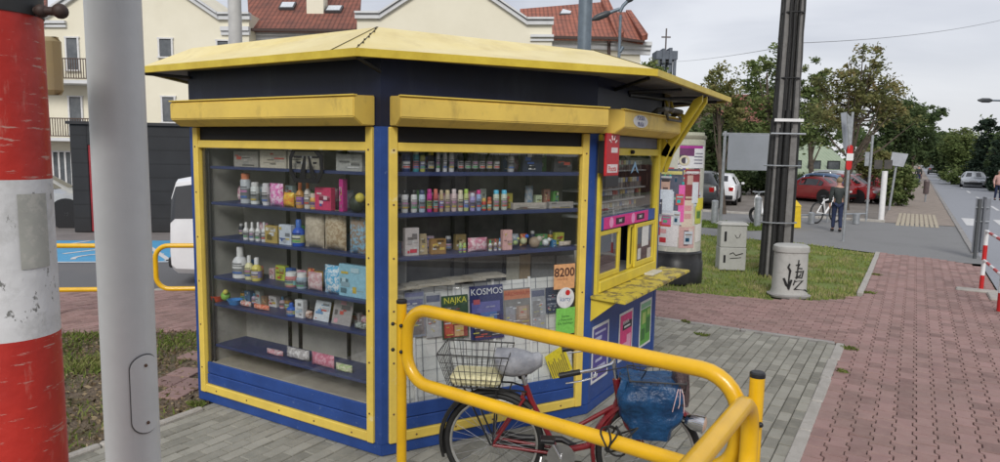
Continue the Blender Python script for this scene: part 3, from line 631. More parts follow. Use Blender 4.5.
# --- goods on the shelves ---------------------------------------------------
ORD=['leftmost','second from left','third from left','fourth from left','fifth from left','sixth from left','seventh from left','eighth from left','ninth from left','tenth from left','eleventh from left','twelfth from left','thirteenth from left','fourteenth from left','fifteenth from left','sixteenth from left','seventeenth from left','eighteenth from left','nineteenth from left','twentieth from left']
SH=['top shelf','second shelf','third shelf','fourth shelf','fifth shelf','bottom shelf']
def good(Fm,side,shelf,idx,kind,desc,x0,x1,y0,y1,c1,c2=None,dep=.17,base=None,lean=0.,slot=None,row=None):
    dep=(.10 if kind!='bag' else .12) if row is None else dep
    zb=(SZL if side=='left' else SZR)[shelf] if base is None else base
    s0,zt=onface(Fm,x0,y0,-dep); s1,_=onface(Fm,x1,y0,-dep); zt=max(zt,zb+.04)
    _,zy=onface(Fm,x0,y1,-dep)
    h=zt-zb; w_=max(.015,s1-s0); sc=(s0+s1)/2
    p=Fm@Vector((sc,-dep,zb)); rz=math.atan2((Fm.to_3x3()@Vector((1,0,0))).y,(Fm.to_3x3()@Vector((1,0,0))).x)
    where=ORD[idx]+(' in the back row,' if row else ' on the')+' '+SH[shelf]+(', left window' if side=='left' else ', middle window')
    catd={'can':'spray can','bottle':'bottle','jar':'jar','tube':'tube','box':'box','pack':'packet','bag':'bag','card':'booklet','toy':'toy','pot':'pot'}[kind]
    label=(desc+', '+where)
    t=thing({'can':'spray_can','bottle':'bottle','jar':'jar','tube':'tube','box':'carton','pack':'packet','bag':'bag','card':'booklet','toy':'toy','pot':'toy_pot'}[kind],label,catd,p,rz,('goods in the left display window' if side=='left' else 'goods in the middle display window'))
    c2=c2 or (.7,.7,.7); r_=w_/2
    if kind in('can','bottle','jar','tube'):
        hb={'can':.80,'bottle':.70,'jar':.72,'tube':.82}[kind]*h; b=MB()
        if kind=='can': b.lathe([(r_*.9,0),(r_,.004),(r_,hb-.01),(r_*.85,hb)],14)
        elif kind=='bottle': b.lathe([(r_*.9,0),(r_,.006),(r_,hb*.75),(r_*.8,hb*.9),(r_*.42,hb),(r_*.4,hb+.004)],14)
        elif kind=='jar': b.lathe([(r_*.9,0),(r_,.006),(r_,hb*.92),(r_*.85,hb)],14)
        else: b.lathe([(r_*.75,0),(r_*.95,h*.15),(r_,hb)],12)
        b.build('body',cm(c1,.35),t,smooth=40)
        b=MB(); rc={'can':.82,'bottle':.45,'jar':.9,'tube':.8}[kind]*r_; b.lathe([(rc,hb+.001),(rc,h-.005),(rc*.8,h)],12); b.build('cap',cm(c2,.35),t,smooth=40)
        b=MB(); b.lathe([(r_*1.015,hb*.2),(r_*1.015,hb*.62)],14); b.f.pop(); b.f.pop(); b.mi.pop(); b.mi.pop()
        cc=tuple(min(.8,abs(v*.35+(.4 if v<.3 else .02))) for v in c1); b.build('label_band',cm(cc),t,smooth=40)
        rr_=random.Random(int(x0*13+y0)); b=MB(); 
        for (za,zb_,ms) in ((.25,.33,0),(.40,.44,1),(.48,.56,2),(.66,.72,1)):
            b.k=ms; b.add([(1.03*r_*math.cos(a_),1.03*r_*math.sin(a_),hb*z_) for z_ in (za,zb_) for a_ in [R(-150+12*i) for i in range(11)]],[(i,i+1,12+i,11+i) for i in range(10)])
        b.build('label_print',[cm(rr_.choice([(.6,.08,.06),(.06,.15,.45),(.1,.4,.15),(.55,.4,.05)])),cm(tuple(v*.3 for v in c1)),cm(rr_.choice([(.7,.7,.7),(.05,.05,.06),(.5,.2,.4)]))],t,smooth=60)
    elif kind in ('box','card'):
        d_=.045 if kind=='box' else .008; b=MB()
        b.cbox((-w_/2,-d_/2,0),(w_/2,d_/2,h),.002); 
        body=b.build('body',cm(c1),t)
        b=MB(); rr_=random.Random(int(x0*7+y0)); k=0
        for q in range(9):
            u0=rr_.uniform(.05,.6); u1=min(.95,u0+rr_.uniform(.1,.5)); v0=rr_.uniform(.06,.8); v1=min(.94,v0+rr_.uniform(.03,.2)); k+=1
            b.k=q%4; yo=-(d_/2+.0006*k) ; b.add([(-w_/2+u0*w_,yo,v0*h),(-w_/2+u1*w_,yo,v0*h),(-w_/2+u1*w_,yo,v1*h),(-w_/2+u0*w_,yo,v1*h)],[(0,1,2,3)])
        b.build('print',[cm(c2),cm(tuple(min(.8,v*.5+.12) for v in c1)),cm(rr_.choice([(.6,.6,.6),(.5,.08,.06),(.05,.12,.4),(.6,.45,.08)])),cm(tuple(v*.35 for v in c1))],body)
        if lean: t.rotation_euler=(R(-lean) if kind=='card' else 0,0,rz)
    elif kind in('pack','bag'):
        b=MB(); nx_,nz_=7,7; V=[]
        rr_=random.Random(int(x0*3+y0))
        for sgn in (-1,1):
            for i in range(nx_+1):
                for j in range(nz_+1):
                    u=i/nx_*2-1; v=j/nz_*2-1; bulge=max(0,(1-u**4))*max(0,(1-v**4)); d_=(.028 if kind=='pack' else .04)
                    V.append((u*w_/2,sgn*bulge*d_*(.8+.4*rr_.random())+.0005*sgn,(v+1)/2*h))
        m_=(nx_+1)*(nz_+1); f=[]
        for s_ in (0,1):
            for i in range(nx_):
                for j in range(nz_): q=s_*m_+i*(nz_+1)+j; f.append((q,q+nz_+1,q+nz_+2,q+1))
        for i in range(nx_): f.append((i*(nz_+1),(i+1)*(nz_+1),m_+(i+1)*(nz_+1),m_+i*(nz_+1))); f.append((i*(nz_+1)+nz_,(i+1)*(nz_+1)+nz_,m_+(i+1)*(nz_+1)+nz_,m_+i*(nz_+1)+nz_))
        for j in range(nz_): f.append((j,j+1,m_+j+1,m_+j)); q=nx_*(nz_+1)+j; f.append((q,q+1,m_+q+1,m_+q))
        b.add(V,f); wm=wear(mat('wrap_%d_%d'%(int(x0),int(y0)),c1,c2,26,.35,lo=.42,hi=.5),c2,40,.52,.56,amt=.8); b.build('wrapper',wm,t,smooth=60)
    elif kind=='pot':
        b=MB(); b.lathe([(r_*.7,0),(r_,h*.9),(r_*1.06,h*.92),(r_*1.06,h),(r_*.9,h),(r_*.85,h*.5)],16); b.build('body',cm(c1,.3),t,smooth=40)
    elif kind=='toy':
        b=MB(); b.ball((0,0,h*.45),w_*.45,10); b.build('body',cm(c1),t,smooth=60)
        b=MB(); b.ball((w_*.3,-.02,h*.75),w_*.25,10); b.build('head',cm(c2),t,smooth=60)
    return t
LW=[ # shelf, kind, description, x0,x1,y0,y1, colours
(0,'box','grey cardboard box',236,260,151,166,(.33,.31,.28),(.4,.38,.35)),(0,'box','cream cardboard box',262,288,150,166,(.5,.46,.38),(.45,.4,.33)),(0,'box','wide cream cardboard box',290,322,151,167,(.5,.46,.38),(.55,.5,.42)),(0,'box','pale grey card box',338,364,154,169,(.4,.4,.38),(.45,.45,.42)),
(1,'can','tall silver can with orange top',242,249,173,203,(.45,.48,.52),(.6,.2,.1)),(1,'can','white spray can',252,258,182,203,(.65,.68,.68),(.7,.7,.7)),(1,'tube','white waisted bottle',263,269,183,205,(.7,.7,.72),(.65,.65,.68)),
(1,'pack','pink and white packet',270,283,183,206,(.65,.12,.4),(.8,.6,.75)),(1,'pack','yellow packet with red print',284,294,192,206,(.75,.5,.05),(.7,.25,.05)),(1,'bottle','amber bottle',297,303,182,207,(.6,.3,.08),(.55,.15,.05)),
(1,'bottle','white bottle with orange cap',305,310,180,207,(.7,.65,.6),(.65,.2,.05)),(1,'jar','orange jar',311,316,193,208,(.75,.42,.1),(.7,.6,.5)),(1,'box','pink carton with white dots',317,333,187,208,(.65,.05,.15),(.8,.6,.65)),
(1,'box','magenta carton',341,345,179,207,(.55,.03,.25),(.7,.4,.5)),(1,'toy','dark wreath with yellow flower',350,365,192,208,(.03,.04,.03),(.7,.6,.1)),
(2,'bottle','small white bottle',244,248,222,241,(.72,.72,.72),(.75,.75,.75)),(2,'bottle','small white bottle',250,254,222,242,(.72,.72,.72),(.7,.7,.7)),(2,'bottle','small white bottle',256,260,222,242,(.72,.72,.72),(.75,.75,.75)),(2,'bottle','small pale bottle',262,266,222,243,(.65,.65,.66),(.6,.6,.62)),
(2,'box','gold and white carton',267,279,225,243,(.45,.33,.1),(.7,.68,.6)),(2,'box','blue and white striped carton',281,293,224,245,(.55,.6,.68),(.05,.1,.35)),(2,'bottle','royal blue bottle with white label',294,303,219,247,(.03,.1,.5),(.05,.15,.5)),
(2,'bag','clear bag of beige pasta',305,324,211,249,(.42,.36,.28),(.55,.48,.38)),(2,'bag','beige patterned snack bag',325,346,209,252,(.55,.46,.33),(.35,.25,.15)),(2,'pack','brown and blue packet',350,366,216,255,(.28,.2,.14),(.25,.45,.6)),
(3,'bottle','large white bottle with ball cap',235,245,246,276,(.7,.7,.72),(.75,.75,.75)),(3,'bottle','white and yellow bottle',246,252,255,277,(.72,.68,.4),(.7,.7,.7)),(3,'bottle','white bottle with yellow label',253,260,257,279,(.7,.6,.15),(.72,.72,.72)),
(3,'jar','white jar with red label',287,296,271,284,(.6,.25,.25),(.75,.75,.75)),(3,'jar','white jar with blue label',298,306,272,286,(.4,.5,.6),(.75,.75,.75)),(3,'pack','pink patterned packet',308,322,271,289,(.5,.28,.3),(.6,.5,.5)),(3,'pack','blue and white packet',325,340,264,291,(.1,.4,.65),(.7,.75,.78)),(3,'box','large light blue box',341,368,263,295,(.3,.55,.68),(.45,.62,.7)),
(4,'pot','red toy pot',212,223,294,305,(.6,.07,.03),None),(4,'toy','green and yellow toy',222,229,287,301,(.25,.5,.08),(.6,.55,.1)),(4,'pot','blue toy pot',230,240,299,312,(.05,.25,.6),None),(4,'pack','red and white packet',241,251,300,315,(.6,.55,.52),(.5,.1,.08)),(4,'pack','orange red packet',254,269,304,317,(.65,.12,.05),(.75,.45,.35)),
(4,'bottle','blue bottle',288,295,302,322,(.02,.12,.5),(.02,.1,.45)),(4,'box','white carton',297,305,299,317,(.65,.67,.7),(.4,.5,.6)),(4,'pack','brown packet',307,312,310,325,(.3,.15,.1),(.6,.5,.45)),(4,'card','white and blue booklet',313,328,300,330,(.6,.64,.68),(.15,.3,.5)),(4,'card','patterned booklet with pictures',331,350,297,333,(.35,.33,.33),(.6,.3,.35)),(4,'pack','small dark packet',355,367,321,334,(.12,.13,.12),(.4,.45,.42)),
(5,'pack','pink and white packet',267,283,349,358,(.6,.5,.52),(.5,.15,.2)),(5,'bag','silver crumpled bag',287,309,346,363,(.35,.33,.33),(.65,.63,.63)),(5,'pack','pink net bag',312,334,351,368,(.5,.15,.22),(.65,.35,.42)),(5,'pack','cream packet with green edge',336,352,362,372,(.6,.58,.42),(.35,.45,.2)),
]
cnt={}
for r_ in LW:
    i=cnt.get(r_[0],0); cnt[r_[0]]=i+1
    good(FL,'left',r_[0],i,r_[1],r_[2],*r_[3:7],r_[7],r_[8],lean=(14 if r_[1]=='card' else 0))
RW=[
(0,'can','dark blue spray can',402,410,150,170,(.02,.04,.14),(.05,.05,.08)),(0,'can','teal spray can',413,419,150,170,(.05,.3,.35),(.5,.55,.4)),(0,'can','yellow green spray can',420,425,151,170,(.5,.5,.12),(.1,.1,.1)),(0,'can','black can with yellow stripe',428,434,151,170,(.03,.03,.03),(.6,.5,.05)),
(0,'can','white spray can',436,440,150,170,(.68,.68,.7),(.6,.6,.62)),(0,'can','white spray can',443,447,150,170,(.68,.68,.7),(.6,.6,.62)),(0,'can','white spray can',449,454,150,170,(.68,.68,.7),(.6,.6,.62)),
]+[(0,'can','black spray can with white print',458+i*7.2,463.5+i*7.2,150,170,(.02,.02,.022),(.03,.03,.03)) for i in range(6)]+[
(0,'can','white and black spray can',508,514,152,170,(.5,.5,.5),(.05,.05,.05)),(0,'box','dark blue box with white bottles printed',522,541,151,172,(.02,.03,.06),(.7,.7,.7)),(0,'box','dark grey box',553,571,155,173,(.05,.05,.06),(.12,.12,.13)),
(1,'can','white can with black cap',401.5,408,190,213,(.7,.7,.72),(.02,.02,.02)),(1,'can','white can with black cap',411,417,190,213,(.7,.7,.7),(.02,.02,.02)),(1,'can','white and blue can with dark cap',419,425,190,213,(.5,.6,.72),(.05,.07,.15)),
(1,'can','magenta spray can',427,432,189,213,(.6,.05,.3),(.5,.05,.25)),(1,'can','red and white spray can',433.5,438,189,213,(.55,.12,.12),(.7,.2,.15)),(1,'can','gold spray can',439.5,443.5,190,213,(.5,.38,.2),(.55,.45,.3)),(1,'can','tan spray can',445,450,190,213,(.5,.42,.33),(.6,.5,.3)),
(1,'can','pinkish white spray can',451.5,456.5,189,213,(.7,.55,.55),(.7,.6,.6)),(1,'can','cream spray can',458,463,190,213,(.7,.66,.5),(.7,.62,.45)),(1,'can','yellow green spray can',464,468.5,189,213,(.55,.6,.25),(.4,.6,.1)),(1,'can','lilac spray can',470,475,193,213,(.4,.35,.65),(.6,.6,.7)),(1,'can','blue can with pink cap',476.5,481,190,213,(.35,.45,.7),(.65,.05,.25)),
(1,'jar','red jar',482,486,198,213,(.5,.05,.04),(.6,.4,.1)),(1,'jar','orange red jar',487.5,491.5,197,213,(.6,.2,.08),(.5,.1,.05)),(1,'can','light blue topped can',493.5,499,190,213,(.6,.65,.55),(.1,.5,.75)),(1,'can','light blue topped can',501.5,507,190,213,(.6,.65,.55),(.1,.5,.75)),
(1,'box','long pale carton',512,545,203,212,(.42,.38,.34),(.55,.5,.45)),(1,'box','long silver carton',548,572,202,212,(.35,.33,.32),(.5,.4,.35)),
(2,'box','red and white carton',404,418,228,254,(.55,.5,.5),(.6,.04,.08)),(2,'card','tan leaning card',419,428,234,253,(.38,.30,.18),(.5,.45,.35)),(2,'box','brown and yellow carton',430,445,239,252,(.32,.18,.06),(.7,.5,.1)),(2,'jar','tiny green jar',459,462,243,252,(.3,.5,.2),(.5,.6,.3)),(2,'jar','tiny yellow green jar',463,466,243,252,(.5,.55,.1),(.4,.6,.2)),
(2,'pack','round pink packet',468,487,238,251,(.55,.2,.28),(.7,.55,.58)),(2,'bottle','tiny green capped bottle',488.5,492,240,251,(.65,.7,.65),(.1,.45,.2)),(2,'bottle','tiny red capped bottle',494,497,239,251,(.68,.6,.6),(.5,.1,.1)),(2,'bottle','tiny blue capped bottle',498.5,501,238,251,(.6,.65,.7),(.1,.3,.6)),(2,'box','pale pink tall carton',502,511,230,250,(.7,.42,.4),(.75,.55,.52)),
(2,'toy','green flower figure',513,518,235,249,(.35,.45,.2),(.5,.55,.2)),(2,'toy','figure with blue hat',520,527,232,248,(.5,.5,.3),(.05,.15,.6)),(2,'toy','brown and cream round toy',529,540,236,248,(.35,.27,.2),(.5,.45,.38)),(2,'toy','white fluffy toy',542,549,237,248,(.65,.68,.68),(.7,.72,.72)),(2,'box','small blue box',551,555,240,248,(.05,.2,.4),(.3,.4,.5)),(2,'pack','beige packet',559,571,242,248,(.45,.38,.33),(.55,.48,.42)),
]
cnt={}
for r_ in RW:
    i=cnt.get(r_[0],0); cnt[r_[0]]=i+1
    good(FR,'mid',r_[0],i,r_[1],r_[2],*r_[3:7],r_[7],r_[8],lean=(12 if r_[1]=='card' else 0))
# the second row on the shelves, standing in the gaps and behind the front row
FK=[('box','white carton',(.62,.62,.6),(.5,.1,.1)),('box','brown carton',(.3,.2,.12),(.6,.5,.3)),('pack','pink packet',(.55,.2,.3),(.7,.6,.6)),('bottle','white bottle',(.68,.68,.68),(.1,.3,.5)),('can','dark can',(.05,.06,.1),(.5,.5,.5)),('box','blue carton',(.08,.2,.45),(.6,.65,.7)),('pack','silver packet',(.45,.45,.46),(.2,.3,.4)),('jar','amber jar',(.45,.22,.05),(.1,.1,.1)),('box','green carton',(.12,.32,.12),(.65,.65,.5)),('box','yellow carton',(.62,.48,.08),(.3,.1,.05)),('card','leaflet',(.6,.58,.52),(.2,.2,.3)),('pack','red packet',(.5,.06,.05),(.7,.5,.2))]
rr=random.Random(21)
def yon(Fm,s,z,dep): # photo row of a point on a face, for the goods helper
    p=Fm@Vector((s,-dep,z))-Vector((0,0,H)); zc_=p.dot(fw); return 500+F*p.dot(cr)/zc_, 231-F*p.dot(cu)/zc_
for (Fm,side,SZ,a0,a1,rows,hts) in ((FL,'left',SZL,.28,1.86,(1,2,3,4),(.15,.14,.12,.10)),(FR,'mid',SZR,.12,1.6,(0,1,2),(.16,.16,.11))):
    for shf,hm in zip(rows,hts):
        s_=a0; k=0
        while s_<a1-.06 and k<19:
            kd,ds,c1,c2=FK[rr.randrange(len(FK))]; w_=rr.uniform(.045,.11) if kd in('box','pack','card') else rr.uniform(.04,.055); h_=hm*rr.uniform(.6,1.1)
            if rr.random()<.88:
                x0,y1=yon(Fm,s_,SZ[shf],.23); x1,_=yon(Fm,s_+w_,SZ[shf],.23); _,y0=yon(Fm,s_,SZ[shf]+h_,.23)
                j=lambda v:tuple(max(0.01,min(.75,q*rr.uniform(.7,1.15))) for q in v)
                if kd=='pack': c1=c1; 
                good(Fm,side,shf,k,kd,ds,x0,x1,y0,y1,c1 if kd=='pack' else j(c1),c2,dep=.23,row=1); k+=1
            s_+=w_+rr.uniform(.006,.03)
# --- wire magazine rack behind the middle window and the magazines on it
rack=thing('magazine_rack','white slatted wire magazine rack standing behind the middle window','rack',FR@Vector((.86,-.2,.30)),math.atan2(dR.y,dR.x))
RM=FR
def rp(s,z): t_=(z-.3)/.85; return RM@Vector((s,-.05-.09*t_,z))
b=MB()
b.add([rp(.09,.32),rp(1.62,.32),rp(1.62,1.13),rp(.09,1.13)],[(0,1,2,3)]); 
b.add([rp(.09,.32)-nR*.01,rp(1.62,.32)-nR*.01,rp(1.62,1.13)-nR*.01,rp(.09,1.13)-nR*.01],[(3,2,1,0)])
b.build('back_board',mat('white_rack_board',(.74,.74,.72),(.62,.62,.6),4,.5),rack,w=1)
b=MB(); b2=MB()
for i in range(15): s=.12+i*.107; b.tube([rp(s,.32)+nR*.006,rp(s,1.14)+nR*.006],.0028,5)
for i in range(9): z=.36+i*.093; b.tube([rp(.09,z)+nR*.010,rp(1.62,z)+nR*.010],.0010,4)
b.build('wire_grid',mat('wire_dark',(.22,.24,.28),None,6,.4,metal=.3),rack,w=1)
b=MB()
for i in range(5): s=.27+i*.322; b.tube([rp(s,.32)+nR*.012,rp(s,1.15)+nR*.012],.012,8)
b.build('divider',mat('white_divider',(.78,.78,.77),None,6,.4),rack,w=1)
def magazine(x0,x1,y0,y1,title,tc,bg,cells,cols,label,sub=()):
    dd=-.06
    c_=[]
    for (x,y) in ((x0,y1),(x1,y1),(x1,y0),(x0,y0)):
        n_=nR; s,z=onface(FR,x,y,-.11); c_.append((s,z))
    s0=(c_[0][0]+c_[3][0])/2; s1=(c_[1][0]+c_[2][0])/2; z0=(c_[0][1]+c_[1][1])/2; z1=(c_[2][1]+c_[3][1])/2
    base=rp((s0+s1)/2,z0)+nR*.02; t=thing('magazine',label,'magazine',base,math.atan2(dR.y,dR.x),'magazines on the wire rack')
    W=s1-s0;Hh=z1-z0; tilt=math.atan(.09/.85); Mt=MW[t]@Matrix.Rotation(-tilt,4,'X'); b=MB(); b.T=Mt
    b.box((-W/2,-.006,0),(W/2,0,Hh)); ob=b.build('cover',cm(bg,.25),t,w=1)
    rr_=random.Random(int(x0)); n0=len(cols); cols=list(cols)+[(.6,.6,.62),(.5,.08,.06),(.55,.5,.1)]; cells=list(cells)
    for q in range(16):
        u=rr_.uniform(.05,.7); v=rr_.uniform(.05,.74); cells.append((u,v,min(.95,u+rr_.uniform(.08,.28)),v+rr_.uniform(.008,.03),n0+rr_.choice([0,0,0,1,2])))
    b=MB(); b.T=Mt
    for k,(u0,v0,u1,v1,mi) in enumerate(cells):
        b.k=mi; yo=-.0065-.0002*k; b.add([(-W/2+u0*W,yo,v0*Hh),(-W/2+u1*W,yo,v0*Hh),(-W/2+u1*W,yo,v1*Hh),(-W/2+u0*W,yo,v1*Hh)],[(0,1,2,3)])
    b.build('cover_print',[cm(q,.25) for q in cols],ob,w=1)
    if title:
        Mx=Mt@Matrix(((1,0,0,0),(0,0,-1,-.0125),(0,1,0,Hh*.9),(0,0,0,1))); Mx=Mt@Matrix.Translation((0,-.0125,Hh*.885))@Matrix.Rotation(R(90),4,'X')
        text(title,'title',Mx,W/len(title)*1.45,cm(tc,.3),t,ext=.0004)
    for (bd,u,v,sz,cc) in sub:
        text(bd,'subtitle',Mt@Matrix.Translation((-W/2+u*W,-.0125,Hh*v))@Matrix.Rotation(R(90),4,'X'),sz,cm(cc,.3),t,ext=.0004)
magazine(404,424,291,336,'',(.6,.6,.7),(.28,.30,.36),[(.05,.88,.95,.97,1),(.08,.6,.6,.66,0),(.08,.5,.7,.55,0),(.1,.7,.9,.82,1),(.35,.05,.95,.42,2)],[(.5,.52,.58),(.16,.17,.3),(.22,.2,.2)],'grey blue magazine with small print, leftmost on the rack')
magazine(441,467,295,337,'NAJKA',(.72,.68,.1),(.05,.09,.05),[(.03,.8,.97,.97,0),(.05,.03,.95,.42,1),(.1,.1,.4,.38,2),(.45,.05,.8,.3,3),(.1,.45,.6,.75,4)],[(.08,.14,.05),(.3,.06,.05),(.55,.12,.08),(.6,.4,.2),(.1,.12,.1)],'puzzle magazine with yellow green title above red flowers')
magazine(469,502,285,338,'KOSMOS',(.75,.75,.78),(.03,.035,.13),[(.05,.5,.9,.7,0),(.3,.35,.8,.5,1),(.1,.66,.3,.75,2),(.1,.05,.9,.28,3),(.45,.3,.7,.42,4)],[(.12,.12,.35),(.06,.15,.4),(.45,.1,.12),(.02,.03,.05),(.5,.5,.2)],'dark blue magazine titled KOSMOS',sub=[('CZY MARS',.6,.60,.016,(.6,.6,.65))])
magazine(503,529,288,331,'ARCHIWUM',(.45,.07,.03),(.22,.21,.2),[(.0,.76,1,.97,0),(.45,.05,.95,.6,1),(.55,.3,.85,.58,2),(.05,.1,.4,.6,3)],[(.55,.2,.1),(.3,.22,.17),(.45,.34,.27),(.3,.3,.33)],'magazine with orange red title strip and a portrait',sub=[])
magazine(545,557,287,312,'',(.6,.6,.6),(.03,.04,.08),[(.1,.5,.8,.6,0),(.1,.3,.9,.38,0)],[(.2,.22,.28)],'small dark blue booklet, rightmost on the rack')
for (x0,x1,y0,y1,bg,l) in ((425,440,293,336,(.42,.42,.44),'pale grey magazine tucked behind the puzzle magazine'),(530,544,288,328,(.35,.36,.38),'grey newspaper magazine standing right of the portrait magazine')):
    magazine(x0,x1,y0,y1,'',(.5,.5,.5),bg,[(.05,.8,.95,.95,0),(.1,.3,.6,.7,1)],[(.12,.13,.2),(.25,.24,.24)],l)
# newspapers lying on top of the rack and cards standing behind it
b=MB(); rr=random.Random(9)
for i in range(9):
    s=.12+i*.085; b.T=FR@Matrix.Translation((s,-.16,1.14+.004*i))@Matrix.Rotation(R(rr.uniform(-8,8)),4,'Z'); b.box((0,-.06,0),(.2,.09,.012+.004*(i%3)))
b.T=None; solo(center_origin(b.build('newspaper_stack',wear(mat('newsprint',(.42,.38,.31),(.30,.27,.22),20,.8),(.12,.12,.12),30,.6,.63,amt=.5))),'fanned stack of folded newspapers on top of the magazine rack','newspapers')
for i,(x0,x1,y0,y1,c,l) in enumerate([(507,519,257,287,(.5,.47,.38),'tall cream card standing at the left'),(520,530,255,287,(.38,.28,.16),'tan card standing second'),(532,554,257,287,(.26,.26,.25),'wide grey card standing third'),(557,573,256,284,(.33,.33,.32),'grey card standing at the right')]):
    s0,z1=onface(FR,x0,y0,-.27); s1,z0=onface(FR,x1,y1,-.27); b=MB(); b.T=FR; b.cbox((s0,-.28,1.10),(s1,-.27,z1),.002)
    o_=center_origin(b.build('display_card',cm(c))); solo(o_,l+' of four above the magazine rack','card','cards above the magazine rack')
# stickers on the middle window
def sticker(x0,x1,y0,y1,c,name='window_sticker'):
    s0,z1=onface(FR,x0,y0); s1,z0=onface(FR,x1,y1); b=MB(); b.T=FR; b.box((s0,-.0105,z0),(s1,-.0085,z1)); return b.build(name,cm(c),kiosk,w=1),(s0+s1)/2,(z0+z1)/2,s1-s0,z1-z0
_,s,z,w_,h_=sticker(555,575,265,288,(.68,.36,.17)); text('8200','sticker_lettering',face3(FR,s,-.0082,z+.03),.095,cm((.09,.04,.03)),kiosk,bold=.002,ext=.0004); text('DOŁADUJ','sticker_lettering',face3(FR,s-.02,-.0082,z-.02),.022,cm((.3,.1,.05)),kiosk,ext=.0004)
s,z=onface(FR,566,298); b=MB(); b.T=FR; b.lathe([(.001,0),(.082,0),(.082,.0015),(.001,.0015)],28,(s,-.0085,z),Matrix(((1,0,0),(0,0,1),(0,1,0)))); b.build('window_sticker',cm((.7,.7,.7)),kiosk,w=1)
b=MB(); b.T=FR; b.lathe([(.001,0),(.022,0),(.022,.001),(.001,.001)],16,(s+.02,-.0068,z+.04),Matrix(((1,0,0),(0,0,1),(0,1,0)))); b.build('sticker_mark',red,kiosk,w=1)
text('karty','sticker_lettering',face3(FR,s,-.0066,z-.01),.05,cm((.08,.15,.3)),kiosk,ext=.0003)
_,s,z,w_,h_=sticker(557,575,309,333,(.20,.55,.10)); text('Starter\nz Polecenia\nDla Każdego','sticker_lettering',face3(FR,s,-.0082,z+.01),.028,cm((.03,.12,.03)),kiosk,ext=.0004)
s,z=onface(FR,560,365)
b=MB(); b.T=FR@Matrix.Translation((s,-.0085,z))@Matrix.Rotation(R(-24),4,'Y'); b.k=0; b.box((-.095,-.002,-.14),(.095,0,.13)); b.k=1; b.box((-.095,.0,-.14),(.095,.001,-.10)); b.k=2
rr=random.Random(1)
for k in range(9): u=-.085+k*.018; b.box((u,.0002,-.09+.02*rr.random()),(u+.009,.0012,.03+.06*rr.random()))
b.build('window_sticker',[cm((.62,.52,.03)),cm((.35,.33,.28)),cm((.22,.17,.05))],kiosk,w=1,)['label']='tilted yellow sticker with dark strokes low in the corner'
# shield emblem on the left window glass
s,z=onface(FL,305,164.5)
b=MB(); b.T=FL@Matrix.Translation((s,-.0095,z))
oc=[(-.17,.05),(-.13,.12),(.10,.12),(.16,.06),(.17,-.05),(.12,-.13),(-.12,-.13),(-.17,-.06)]
oi=[(a*.82,c_*.76) for a,c_ in oc]
b.add([(p[0],0,p[1]) for p in oc]+[(p[0],0,p[1]) for p in oi]+[(p[0],.002,p[1]) for p in oc]+[(p[0],.002,p[1]) for p in oi],[(k,(k+1)%8,8+(k+1)%8,8+k) for k in range(8)]+[(16+k,24+k,24+(k+1)%8,16+(k+1)%8) for k in range(8)]+[(k,16+k,16+(k+1)%8,(k+1)%8) for k in range(8)])
def pl(poly): b.hull([(p[0],0,p[1]) for p in poly],[(p[0],.002,p[1]) for p in poly])
pl([(-.02,.06),(.0,.06),(-.01,-.1),(-.07,-.1)]); pl([(.02,.06),(.035,.06),(.10,-.1),(.045,-.1)])
pl([(-.13,.06),(-.04,.06),(-.045,.045),(-.12,.045)]); pl([(-.10,.02),(-.05,.02),(-.055,.005),(-.09,.005)]); pl([(.06,.06),(.13,.06),(.12,.045),(.06,.045)]); pl([(.07,.02),(.11,.02),(.10,.005),(.07,.005)])
b.build('window_emblem',mat('emblem_grey',(.012,.012,.012),None,9,.5),kiosk,w=1)
# blue triangle sticker on the service glass
s,z=onface(FS,636,165); b=MB(); b.T=FS; 
t0=[(s-.1,1.93),(s,2.04),(s+.1,1.93)]; t1=[(s-.05,1.95),(s,2.0),(s+.05,1.95)]
V=[(p[0],-.0105,p[1]) for p in t0+t1]+[(p[0],-.0085,p[1]) for p in t0+t1]; b.add(V,[(0,1,4,3),(1,2,5,4),(6,9,10,7),(7,10,11,8)])
b.build('window_sticker',cm((.25,.45,.65)),kiosk,w=1)
# cigarette packets: rows behind the service glass
k=0
rr=random.Random(12)
pc=[(.6,.6,.6),(.55,.6,.58),(.5,.12,.1),(.6,.5,.2),(.15,.25,.45),(.35,.4,.4),(.62,.6,.52)]
rown={1.59:'lowest',1.70:'second',1.80:'third',1.96:'top'}
for z,hh in ((1.59,.085),(1.70,.08),(1.80,.09),(1.96,.085)):
    for i in range(22):
        if rr.random()<.06: continue
        c=rr.choice(pc); s=.13+i*.06+rr.uniform(-.004,.004); p=FS@Vector((s,-.14,z)); b=MB()
        b.k=0; b.box((-.024,-.01,0),(.024,.012,hh*.55)); b.k=1; b.box((-.024,-.01,hh*.551),(.024,.012,hh))
        o_=b.build('cigarette_packet',[cm(rr.choice([(.08,.08,.08),(.2,.2,.2),(.3,.28,.25)])),cm(c)]); o_.location=p; o_.rotation_euler=(0,0,R(90)); MW[o_]=Matrix.Translation(p)@Matrix.Rotation(R(90),4,'Z')
        solo(o_,'small cigarette packet in the '+rown[z]+' packet row behind the service window','packet','cigarette packets in the '+rown[z]+' row')
# papers behind the left sash
for i,(s,z,w_,h_,c) in enumerate(((.17,1.06,.12,.15,(.45,.3,.22)),(.31,1.06,.2,.12,(.45,.5,.55)),(.17,1.25,.3,.10,(.6,.6,.58)))):
    b=MB(); b.T=FS; b.cbox((s,-.12-.06*i,z if z<1.2 else 1.05),(s+w_,-.1-.06*i,z+h_),.003); solo(center_origin(b.build('leaflet_stack',cm(c))),['small reddish brown leaflets behind the left service sash','blue grey leaflets behind the left service sash','tall white leaflets behind the left service sash'][i],'leaflets')
